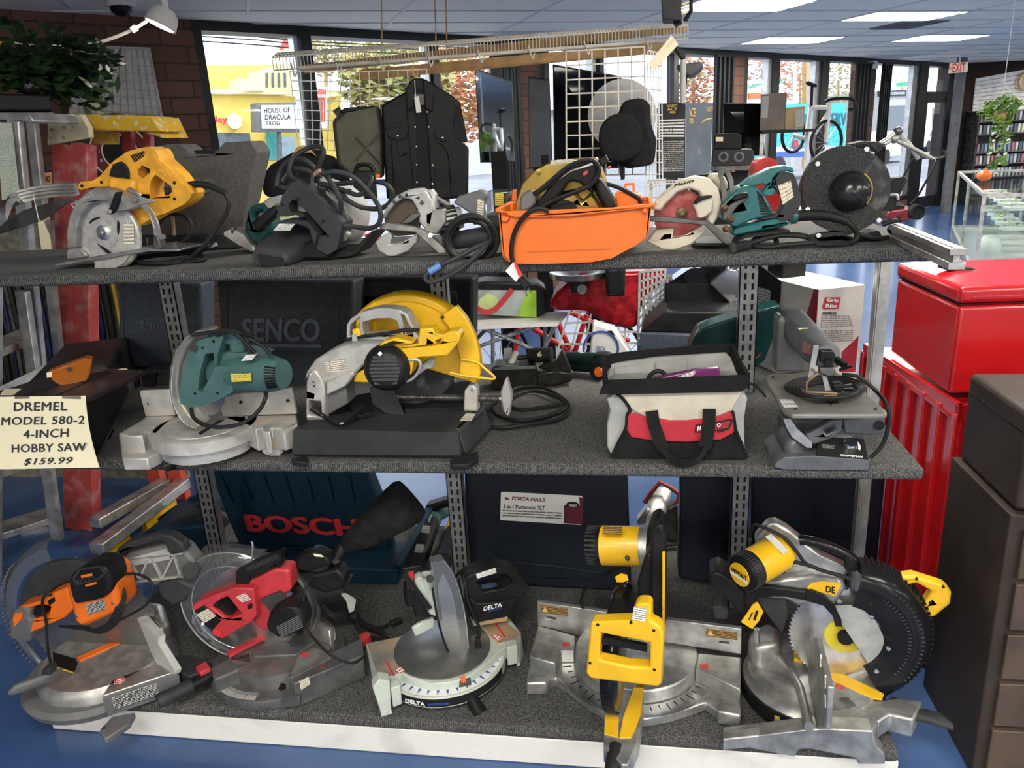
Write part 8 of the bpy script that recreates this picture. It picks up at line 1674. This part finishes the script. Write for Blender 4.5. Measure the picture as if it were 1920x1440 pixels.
for m_ in cm_:
    d_ = T('film_case', 'thin film case packed in the wall shelving at the right edge', 'film case', (0, 0, -50), 0, group='film cases on the wall shelving'); dv.append(d_.solo(B().bx(0, .05, 0, .16, 0, .17), m_))
used = set(); RZ = t.M.to_euler().z
for i, q in enumerate(zz_[1:]):
    for k in range(22):
        m_ = random.randrange(6); o_ = dv[m_] if m_ not in used else dv[m_].copy()
        if m_ in used: COL.objects.link(o_)
        used.add(m_); o_.matrix_world = t.M @ Matrix.Translation((xa+.08+k*(xb-xa-.12)/22, -.36, q+.002))
pnt = far('hanging_plant', 'trailing green pothos plant hanging by the film shelves', 'plant', 1875, 320, 8.5)
pc = pnt.P(1877, 205); pnt.part('foliage', leaves(150, pc, (.16, .12, .12), .09), mat('pothos leaf', (.14, .26, .04), .5, var=.4, scale=5), smooth=False)
pnt.part('trailing_foliage', leaves(90, pnt.P(1876, 262), (.09, .06, .30), .085), MATS['pothos leaf'], smooth=False); pnt.part('pot', B().lathe(pc+V((0, 0, -.12)), (0, 0, 1), [(.04, 0), (.06, .1), (.05, .1)], 20), K['wood']); pnt.part('hanger_wire', B().bar(pc, pnt.L(V((*pnt.W(pc).xy, ZC))), .006), K['white'])
# glass showcase with busts and trays
cn, cbk = atz(1846, 366, 1.05), atz(1798, 323, 1.05); dd = cbk-cn
t = T('showcase', 'glass display counter with silver edges beyond the red tool chest', 'showcase', (cn.x, cn.y, 0), math.degrees(math.atan2(-dd.x, dd.y))); Ld = dd.length; fx_ = B()
for x in (0, .75):
    for y in (0, Ld/2, Ld): fx_.bar((x, y, .003), (x, y, 1.05), .03)
    for q in (.02, .35, 1.05): fx_.bar((x, 0, q), (x, Ld, q), .03)
for y in (0, Ld):
    for q in (.02, .35, 1.05): fx_.bar((0, y, q), (.75, y, q), .03)
t.part('frame', fx_, K['alu']); sg = clear('showcase glass', (.93, .97, .96), .01, .03, None, .22)
for a in ((0, .004, 0, Ld, .04, 1.04), (0, .75, -.002, .002, .04, 1.04), (0, .75, 0, Ld, 1.05, 1.058), (.02, .73, .02, Ld-.02, .70, .706), (.02, .73, .02, Ld-.02, .88, .886)): t.part('glass_pane', B().bx(*a), sg)
t.part('plinth', B().bx(.01, .74, .01, Ld-.01, .004, .34), K['lgrey'])
hd = T('bust', 'white mannequin head in the glass display counter', 'bust', t.W((.10, .13, .352))); hd.solo(B().lathe((0, 0, 0), (0, 0, 1), [(.09, 0), (.085, .02), (.05, .06), (.055, .12), (.085, .17), (.098, .23), (.085, .29), (.05, .325), (0, .335)], 24), K['white'])
for i in range(6):
    for q in (.708, .888):
        k_ = T('jewellery_tray', 'white jewellery tray on a glass shelf of the display counter', 'tray', t.W((.3, .3+i*.42, q)), 0, group='jewellery trays in the showcase'); k_.part('tray', B().bx(-.1, .1, -.08, .08, 0, .03), K['white'], bev=.004); k_.part('pieces', leaves(14, (0, 0, .045), (.09, .07, .02), .03), K['gold'], smooth=False)
pk = T('pumpkin', 'orange glass pumpkin on top of the glass display counter', 'ornament', t.W((.12, Ld*.45, 1.06))); pk.part('body', B().sph((0, 0, .06), .075, 18, 10, sz=.75), mat('pumpkin glass', (.7, .14, .02), .15)); pk.part('stem', B().cyl((0, 0, .11), (.01, 0, .14), .008, n=8), K['wood'])
# ---- seen between the top and middle shelves
t = far('folding_table', 'small white slatted camping table with crossed metal legs', 'table', 980, 690, 4.4, floor=True)
tz = t.P(980, 598, 0).z; tp = t.gl(zX(885, 612, 1045, 605, 1064, 585, 890, 585), tz); t.part('slats', B().prism(tp, (0, 0, -.02)), K['white'])
for q in ((890, 609, 1000, 655), (1015, 608, 890, 652), (1042, 607, 1000, 700), (1022, 609, 1024, 700), (924, 612, 924, 700)): a, c = t.P(q[0], q[1], .03), t.P(q[2], q[3], .03); t.part('leg', B().cyl(a, c, .012, n=10), K['alu'])
t2 = far('tent_bag', 'black camping tent bag with a green picture label and red strap, on the camping table', 'bag', 955, 597, 4.42)
t2.part('body', t2.pp(zG(10, 350, 440, 362, 500, 330, 495, 180, 440, 140, 100, 130, 10, 145), 0, .2), K['black'], bev=.03, seg=3)
lb = t2.part('picture_label', t2.pp(zG(30, 340, 430, 360, 428, 188, 30, 185), -.004, .0), mat('tent picture', (.25, .3, .25), .5, col2=(.5, .52, .6), scale=5)); t2.part('green_panel', t2.pp(zG(310, 352, 432, 360, 430, 188, 372, 188), -.008, -.002), mat('lime print', (.32, .55, .04), .5), par=lb); t2.part('tent_picture', t2.pp(zG(40, 310, 70, 240, 120, 203, 180, 235, 205, 310), -.007, -.002), mat('pale lime', (.5, .62, .25), .5), par=lb)
t2.part('strap', strap(B(), [t2.P(*zG(x, y), -.015) for x, y in ((30, 290), (100, 325), (160, 310), (220, 250), (275, 180))], .03, .005, (0, 0, 1)), K['red'])
t = far('wire_cart', 'silver wire cart draped with crinkled red foil cloth', 'cart', 1150, 700, 4.3, floor=True)
t.part('foil_cloth', t.pp(zG(505, 290, 560, 200, 700, 80, 1260, 60, 1270, 110, 1120, 250, 1080, 420, 1020, 440, 880, 400, 740, 320, 560, 315), 0, .5), mat('crinkled red foil', (.40, .012, .02), .25, .5, var=.4, scale=14, bump=1, bscale=18), bev=.02); grid(t, 'wire_side', zG(1085, 600, 1250, 330, 1260, 50, 1095, 70), (0.0), 6, 9, .012, gwire); grid(t, 'wire_front', zG(560, 600, 1085, 600, 1080, 300, 640, 330), .02, 6, 4, .01, ewire)
t2 = far('kitchen_scale', 'black kitchen scale with a silver bowl on the red foil cloth', 'scale', 1087, 552, 4.2); t2.part('base', t2.pp(zG(655, 205, 760, 205, 755, 160, 780, 125, 630, 125, 655, 160), 0, .14), K['black'], bev=.01); t2.part('bowl', B().lathe(t2.P(*zG(705, 120), .07), (0, 0, 1), [(.06, -.01), (.16, .02), (.165, .05), (.15, .05), (0, .01)], 30), K['steel']); t2.part('dial', B().cyl(t2.P(*zG(724, 180), 0), t2.P(*zG(724, 180), -.015), .027, n=20), K['grey'])
t2 = far('canister', 'tall black canister standing on the red foil cloth', 'canister', 1155, 556, 4.1); t2.solo(t2.pp(zG(880, 230, 1000, 232, 1005, 40, 870, 40), 0, .12), K['blackg'], bev=.02, seg=3)
t = far('sign_board', 'white folding floor sign with a blue ring emblem', 'sign', 1140, 720, 3.9, floor=True)
t.part('panel', t.pp(zG(770, 620, 795, 400, 880, 430, 935, 440, 1045, 600, 1060, 700, 760, 700), 0, .12), K['white'], bev=.01); bi = mat('blue ink', (.03, .08, .35)); t.part('ring', B().arc(t.P(*zG(845, 560), -.004), FV, UX, 0, 360, .085, .095, 0, .002), bi); t.ptxt('OFFICIAL', zG(812, 580, 880, 580, 812, 545), -.005, bi); t.part('slot', t.pp(zG(885, 450, 915, 445, 935, 475, 905, 480), -.004, 0), ink)
t = far('sound_system', 'large black boxy sound system with chrome trim on the floor behind the tool bag', 'stereo', 1290, 760, 3.9, floor=True)
t.part('base', t.pp(zG(1095, 460, 1440, 470, 1745, 470, 1745, 900, 1100, 900), 0, .5), MATS['navy grey plastic'], bev=.01); t.part('top_tray', t.pp(zG(1100, 455, 1255, 325, 1740, 325, 1740, 470), .02, .5), K['black'], bev=.01)
t.part('upper_unit', t.pp(zG(1255, 320, 1255, 140, 1560, 140, 1740, 280, 1740, 325), .3, .6), K['blackg'], bev=.008); t.part('chrome_trim', t.pp(zG(1540, 145, 1660, 45, 1740, 60, 1740, 230, 1690, 290), .25, .5), K['chrome'], bev=.01); t.part('glass_lid', t.pp(zG(1280, 140, 1420, 45, 1660, 40, 1545, 138), .3, .5), scr)
# ================================================================ left wall
zL = Z(0, 0, 5.3333)
t = T('wall_panel', 'white gridded display board leaning on the brick wall', 'board', w.M @ w.P(235, 270, -.1), 49.06)
q = zL(690, 1150, 1650, 1280, 1500, 475, 800, 455); t.part('board', t.pp(q, 0, .03), mat('white board', (.50, .49, .46), .6)); grid(t, 'grid_lines', zL(690, 1150, 1620, 1240, 1490, 490, 810, 475), -.004, 11, 9, .008, K['lgrey'])
t = T('dartboard', 'black dartboard with red and pale segments behind the yellow topped ladder', 'dartboard', w.M @ w.P(235, 300, -.3), 49.06)
c = t.P(*b1(600, 760), 0); t.part('board', B().cyl(c, c+V((0, .03, 0)), .28, n=40), K['black'])
for r0_, r1_, m_ in ((.20, .21, K['cream']), (.12, .13, K['cream']), (.13, .2, mat('dark red segments', (.16, .02, .02), .8)), (0.002, .12, ink)): t.part('ring', B().arc(c, FV, UX, 0, 360, r0_, r1_, 0, .003), m_)
t.ptxt('11', b1(480, 765, 497, 765, 480, 748), -.005, inkw); t.ptxt('8', b1(500, 810, 512, 810, 500, 795), -.005, inkw)
t = far('notice', 'small orange notice with black lettering behind the red ladder', 'sign', 85, 350, 4.3); t.part('panel', t.pp(b1(200, 945, 262, 938, 258, 860, 195, 868), 0, .01), mat('orange notice', (.75, .34, .16), .6)); t.ptxt('HO', b1(220, 910, 250, 908, 220, 880), -.002, ink, bold=.03)
t = far('potted_plant', 'dark leafy plant in a black pot on the high ledge at left', 'plant', 60, 205, 4.6)
t.part('pot', t.pp(zL(205, 945, 492, 948, 470, 735, 188, 722), 0, .25), K['blackg'], bev=.03, seg=3); t.part('planter', t.pp(zL(-60, 1112, 524, 1112, 496, 945, -60, 930), -.03, .3), K['black'], bev=.01); dl_ = mat('dark leaf', (.018, .045, .015), .5, var=.6, scale=6)
for cx, cy, rx, rz, n in ((60, 110, .3, .18, 150), (110, 130, .25, .16, 160), (150, 105, .2, .1, 110), (140, 160, .2, .14, 120), (25, 125, .22, .1, 90)): t.part('foliage', leaves(n, t.P(cx, cy, .1), (rx, .2, rz), .10, .4), dl_, smooth=False)
t.part('ledge', t.pp(zL(-60, 1125, 540, 1125, 540, 1150, -60, 1150), -.05, .5), K['dsteel'])
t = far('spotlight', 'white track spotlight shining on the brick wall', 'spotlight', 302, 25, 5.0)
a, c = t.P(*zL(1660, 90)), t.P(*zL(1600, 260)); t.part('head', B().lathe(a, c-a, [(.05, 0), (.075, .03), (.085, (c-a).length), (.075, (c-a).length), (.07, (c-a).length-.02)], 24), K['white'])
t.part('lamp', B().cyl(c-(c-a)*.06, c-(c-a)*.05, .074, n=24), mat('spot lamp', (1, .93, .75), emit=30)); t.part('stem', B().bar(a, t.L(V((*t.W(a).xy, ZC))), .03), K['white'])
sp = bpy.data.lights.new('spot', 'SPOT'); sp.energy = 6; sp.color = (1, .85, .62); sp.spot_size = R(120); sp.shadow_soft_size = .06; so = bpy.data.objects.new('spot', sp); COL.objects.link(so); so.matrix_world = Matrix.Translation(t.W(c+(c-a)*.1)) @ t.M.to_3x3().to_4x4() @ (a-c).to_track_quat('Z', 'Y').to_matrix().to_4x4()
t.part('cable', B().tube([t.P(*zL(*p), .05) for p in ((1510, 180), (1340, 290), (1100, 390), (860, 450), (600, 465), (300, 440), (150, 415), (0, 385))], .009, 6), K['white']); t.part('cable_switch', B().bar(t.P(*zL(1315, 305), .05), t.P(*zL(1368, 275), .05), .03), K['white'])
pc = atz(225, 4, ZC); t = T('dome_camera', 'small white dome security camera on the ceiling at left', 'camera', (pc.x, pc.y, ZC-.001)); t.part('base', B().cyl((0, 0, 0), (0, 0, -.03), .1, n=28), K['white']); t.part('dome', B().lathe((0, 0, -.03), (0, 0, -1), [(.075, 0), (.068, .03), (.045, .055), (0, .068)], 24), K['blackg'])
t = far('cage_lamp', 'glowing yellow wire cage lamp at the left edge', 'lamp', 8, 130, 4.8); grid(t, 'cage', zL(0, 700, 110, 690, 65, 440, 0, 400), 0, 5, 5, .008, K['gold']); t.part('bulb', B().sph(t.P(2, 105, .06), .05, 14, 8), mat('warm bulb', (1, .75, .3), emit=6))
# folding gates beside the piers
def gate(label, x0, x1, y):
    t = T('folding_gate', label, 'security gate', w.M @ V((sx(x0, y), -.12, 0)), 49.06, group='folded black window gates'); L_ = sx(x1, y)-sx(x0, y); b = B(); n = 9
    for i in range(n): b.bx(i*L_/n, (i+.62)*L_/n, -.03 if i % 2 else 0, .03, ZS, ZH-.03)
    t.part('slats', b, mat('gate black', (.014, .015, .017), .45, .4)); t.part('track', B().bx(0, L_, -.02, .02, ZH-.03, ZH), K['black'])
gate('folded black gate behind the narrow reflecting television', 912, 968, 200); gate('folded black gate right of the dark speaker on a bracket', 1327, 1364, 180); gate('folded black gate behind the white bicycle', 1592, 1622, 160); gate('folded black gate beside the door window', 1641, 1658, 160)
t = T('alarm_box', 'white alarm sensor on the brick pier near the exit', 'sensor', w.M @ w.P(1637, 121, -.1), 49.06); t.part('body', t.pp(b4(1022, 210, 1075, 212, 1078, 178, 1060, 165, 1025, 172), 0, .08), K['white'], bev=.01)
# ================================================================ the street outside
ex = lambda name, label, cat, px, py, d: T(name, label, cat, w.M @ V((w.P(px, py, d).x, d, -.05)), 49.06)
struct('ground', B().bx(-60, 90, .25, 120, -.12, -.05), mat('wet asphalt', (.16, .16, .17), .6, col2=(.24, .24, .25), scale=.6), w.M)
struct('pavement', B().bx(-20, 40, .26, 3.2, -.05, .0), mat('pavement', (.48, .46, .43), .8), w.M)
yw_ = mat('yellow stucco', (.80, .58, .12), .8, var=.05, scale=2); yw2 = mat('pale yellow stucco', (.82, .70, .34), .8, var=.04)
t = ex('shop_building', 'yellow stucco shop across the street with a pale stepped parapet', 'building', 450, 330, 16)
wl_ = t.part('wall', t.pp(zX(300, 420, 640, 420, 640, 172, 505, 171, 300, 165), 0, 4), yw_); t.part('upper_wall', t.pp(zX(300, 172, 530, 172, 530, 122, 300, 122), 1, 4), yw_); t.part('cornice', t.pp(zX(300, 175, 640, 178, 640, 170, 300, 166), -.2, 0), yw2, par=wl_)
t.part('parapet_box', t.pp(b2(330, 510, 470, 510, 470, 450, 330, 440), -.3, .5), yw2); t.part('stepped_parapet', t.pp(b2(435, 510, 650, 510, 650, 365, 510, 375, 505, 395, 435, 395), -.2, .6), yw2)
for i in range(4): t.part('parapet_slot', B().bar(t.P(*b2(480+i*34, 410), -.22), t.P(*b2(482+i*34, 490), -.22), .06), K['grey'])
t.part('shop_window', t.pp(b2(205, 880, 400, 890, 385, 750, 190, 745), -.05, .1), mat('far window', (.10, .12, .13), .2)); t.part('teal_window', t.pp(b2(490, 900, 560, 900, 555, 750, 480, 745), -.05, .1), mat('teal window art', (.06, .34, .32), .4)); t.part('glass_door', t.pp(b2(570, 930, 640, 930, 640, 770, 565, 770), -.05, .1), mat('pale window', (.4, .5, .52), .2))
t.ptxt('unley', b2(135, 705, 262, 700, 130, 655), -.1, inkr, bold=.04, name='sign_letters'); t.part('round_sign', B().cyl(t.P(*b2(300, 682), -.02), t.P(*b2(300, 682), -.2), .21, n=24), mat('cream disc', (.8, .7, .5), .6))
t = ex('letter_board', 'white letter board sign with black letters on the yellow shop', 'sign', 540, 330, 14.8)
t.part('post', t.pp(b2(545, 1000, 560, 1000, 560, 735, 545, 735), .1, .2), K['grey']); t.part('cabinet', t.pp(b2(425, 740, 690, 742, 690, 575, 420, 580), 0, .4), K['grey'])
bd = t.part('board', t.pp(b2(455, 722, 690, 724, 690, 590, 450, 592), -.03, .0), mat('sign white', (.88, .87, .82), .6))
for s_, q in (('HOUSE OF', (466, 638, 612, 632, 465, 608)), ('DRACULA', (470, 675, 615, 671, 470, 645)), ('TROG', (474, 706, 553, 704, 474, 682))): t.ptxt(s_, b2(*q), -.06, ink, par=bd, bold=.02, sp=1.1)
t = ex('street_sign_tower', 'cream sign tower with big red letters rising over the yellow shop', 'sign', 535, 300, 21)
t.part('tower', t.pp(b2(528, 500, 650, 500, 640, 170, 530, 160), 0, 1.2), mat('cream tower', (.85, .80, .68), .7))
for s_, q in (('A', (550, 282, 625, 282, 550, 218)), ('R', (540, 205, 620, 205, 540, 150))): t.ptxt(s_, b2(*q), -.1, mat('sign red', (.75, .08, .05), .6), bold=.05, th=.08)
far_red = MATS['sign red']
t = ex('banner_sign', 'tall red lettered banner behind the wire grid panel', 'sign', 605, 260, 13); t.ptxt('CITY', b2(760, 690, 810, 690, 760, 500), 0, far_red, bold=.04, th=.05); t.part('board', t.pp(b2(750, 720, 820, 720, 820, 490, 750, 490), .06, .2), K['white'])
def tree(label, px, py, d, rx, rz, cols, n=1500, base=310):
    t = ex('street_tree', label, 'tree', px, base, d); c = t.P(px, py, 0); k = (t.P(px+100, py, 0)-c).length/100
    t.part('foliage', leaves(n, c, (rx*k, rx*k*.7, rz*k), .36), mat(cols[0], cols[1], .8, col2=cols[2], scale=.7), smooth=False); t.part('trunk', B().cyl((0, 0, 0), (c.x, 0, c.z), .16, .08, 10), K['wood'])
gl_ = ('olive autumn leaf', (.26, .28, .07), (.42, .30, .10)); rl_ = ('rusty autumn leaf', (.50, .16, .07), (.42, .30, .10)); pl_ = ('pale autumn leaf', (.42, .40, .18), (.55, .42, .24))
for a in (('large green and rust tree behind the hanging wire rack', 745, 150, 14, 95, 62, gl_, 2600), ('rust coloured tree right of the leather vest', 865, 165, 18, 70, 75, rl_, 1800), ('pale tree far behind the yellow shop', 610, 95, 26, 60, 40, pl_, 900), ('rust tree behind the arched plaza sign', 1430, 130, 24, 55, 40, rl_, 1500), ('rust tree above the teal truck', 1500, 140, 31, 45, 45, rl_, 1200), ('green tree near the folded gate and bicycle', 1572, 150, 25, 25, 35, gl_, 700), ('olive tree beyond the street signs', 1690, 150, 38, 45, 30, gl_, 800), ('pale tree seen through the window over the door', 1762, 140, 40, 20, 20, pl_, 400), ('green tree seen behind the metal detector', 1300, 150, 20, 28, 40, rl_, 700)): tree(*a)
teal = mat('truck teal', (.03, .50, .56), .5)
t = ex('box_truck', 'teal box truck with dark service lettering parked across the street', 'truck', 1530, 330, 8)
bd = t.part('box', t.pp(b4(440, 730, 880, 720, 890, 410, 450, 425), 0, 2), teal); t.part('blue_skirt', t.pp(b4(440, 730, 880, 720, 880, 660, 440, 672), -.02, 0), mat('truck blue', (.03, .10, .42), .5), par=bd); t.part('red_mark', t.pp(b4(575, 670, 612, 665, 610, 625, 585, 625), -.03, 0), inkr, par=bd); t.part('white_wave', t.pp(b4(440, 690, 520, 655, 600, 690, 700, 650, 880, 665, 880, 680, 440, 700), -.025, 0), K['white'], par=bd)
t.ptxt('TIRE', b4(600, 555, 730, 548, 600, 475), -.02, mat('dark teal print', (.02, .10, .13)), par=bd, bold=.02); t.ptxt('SERVICE', b4(780, 548, 960, 540, 780, 470), -.02, MATS['dark teal print'], par=bd, bold=.02)
for x in (500, 820): p = t.P(*b4(x, 745), -.05); t.part('wheel', B().cyl((p.x, -.05, .45), (p.x, .3, .45), .45, n=24), K['rubber'])
t = ex('plaza_sign', 'white arched sign with green letters and an orange banner', 'sign', 1430, 330, 20); t.part('arch', t.pp(zX(1395, 210, 1400, 165, 1420, 152, 1450, 150, 1470, 160, 1470, 210), 0, .3), K['white'], bev=.05); t.ptxt('GRAND PLAZA', zX(1402, 166, 1466, 158, 1402, 156), -.05, mat('green ink', (.03, .35, .2)), bold=.03); t.part('banner', t.pp(zX(1405, 185, 1452, 182, 1452, 172, 1405, 175), -.1, 0), K['orange']); t.part('leg', t.pp(zX(1400, 330, 1404, 330, 1404, 205, 1400, 205), 0, .2), K['white'])
t = ex('corner_shop', 'dark fronted accessories shop across the junction', 'building', 1690, 300, 30)
t.part('wall', t.pp(b4(1080, 700, 1330, 700, 1330, 340, 1080, 345), 0, 8), mat('pale facade', (.55, .53, .5), .7)); t.part('fascia', t.pp(b4(1080, 375, 1262, 370, 1262, 335, 1080, 340), -.2, 0), K['char']); t.ptxt('ACCESSORIES', b4(1132, 364, 1228, 361, 1132, 350), -.25, inkw, bold=.03); t.part('shop_window', t.pp(b4(1090, 570, 1235, 560, 1235, 425, 1095, 430), -.1, 0), mat('far window', (.10, .12, .13)))
t = ex('white_building', 'pale building seen through the glass exit door', 'building', 1760, 330, 52); t.part('wall', t.pp(b4(1340, 700, 1480, 700, 1480, 300, 1340, 330), 0, 6), K['white']); t.part('window', t.pp(b4(1390, 560, 1440, 560, 1440, 440, 1390, 440), -.1, 0), MATS['far window'])
t = ex('grey_building', 'long grey building behind the trees and the hanging rack', 'building', 800, 300, 34); t.part('wall', t.pp(zX(560, 340, 1340, 320, 1340, 205, 560, 222), 0, 6), mat('grey facade', (.5, .5, .5), .8)); t.part('roof', t.pp(zX(550, 224, 1345, 207, 1345, 200, 550, 216), -.3, 6), K['grey'])
for i, (lb, q, d) in enumerate((('white car parked outside, left one by the glass door', (1090, 600, 1060), 13), ('white car parked outside by the glass door, nearer the exit', (1200, 660, 1160), 10), ('silver car seen low through the exit door glass', (1420, 640, 1390), 14.2))):
    t = ex('car', lb, 'car', 1300+q[0]/3.1, 60+q[1]/3.1, d); c = V((0, 0, 0))
    t.part('body', B().prism([(-2, 0, .3), (2.1, 0, .3), (2.1, 0, .75), (1.2, 0, .9), (.6, 0, 1.4), (-1, 0, 1.42), (-1.7, 0, .95), (-2.05, 0, .85)], (0, 1.7, 0)), mat('car white', (.7, .72, .74), .25, coat=.5), bev=.12, seg=3); t.part('windows', B().prism([(-1.35, -.01, .95), (1, -.01, .92), (.55, -.01, 1.32), (-.95, -.01, 1.34)], (0, 1.72, 0)), MATS['far window'])
    for x in (-1.3, 1.3): t.part('wheel', B().cyl((x, -.03, .33), (x, .2, .33), .33, n=20), K['rubber'])
for lb, q, d in (('green street name sign beside the signal arm', (1682, 162, 1708, 160, 1708, 153, 1682, 155), 16), ('small green square sign below the street name sign', (1704, 190, 1716, 189, 1716, 172, 1704, 173), 17.2)):
    t = ex('street_sign', lb, 'sign', 1708, 300, d); t.part('plate', t.pp(zX(*q), 0, .05), mat('sign green', (.02, .42, .22), .5)); t.part('post', t.pp(zX(1706, 330, 1709, 330, 1709, 150, 1706, 150), .06, .12), K['white'])
t = ex('utility_pole', 'brown wooden utility pole behind the bicycle saddle', 'pole', 1518, 320, 12); t.part('pole', t.pp(zX(1511, 340, 1522, 340, 1521, 60, 1512, 60), 0, .2), K['wood']); t.part('lamp_post', t.pp(zX(1486, 340, 1490, 340, 1494, 120, 1491, 120), .5, .6), K['white'])
t = ex('street_power_lines', 'black power lines crossing the sky above the yellow shop', 'wires', 460, 300, 12)
for y in (64, 70, 79): t.part('wire', B().tube([t.P(330, y-5, 0), t.P(480, y+5, 0), t.P(620, y+16, 0), t.P(900, y+26, 0)], .016, 5), ink)
# ================================================================ flatten whatever would sink into a carpeted board
bpy.context.view_layer.update()
for r_ in [o for o in COL.objects if o.parent is None and o.get('category') and o is not sh.root]:
    zr = r_.matrix_world.translation.z
    for S, ya, yb_, xa_ in ((ZT, 1.85, 2.48, -2.3), (ZM, 1.805, 2.76, -1.83), (z3, 1.757, 2.95, -1.833)):
        if abs(zr-S) > .08: continue
        for o in [r_]+list(r_.children_recursive):
            if o.type != 'MESH': continue
            M_ = o.matrix_world; I_ = M_.inverted()
            for v in o.data.vertices:
                p = M_ @ v.co
                if xa_ < p.x < .69 and ya-.003 < p.y < yb_ and S-(.17 if S == z3 else .075) < p.z < S+.001: v.co = I_ @ V((p.x, p.y, S+.001))
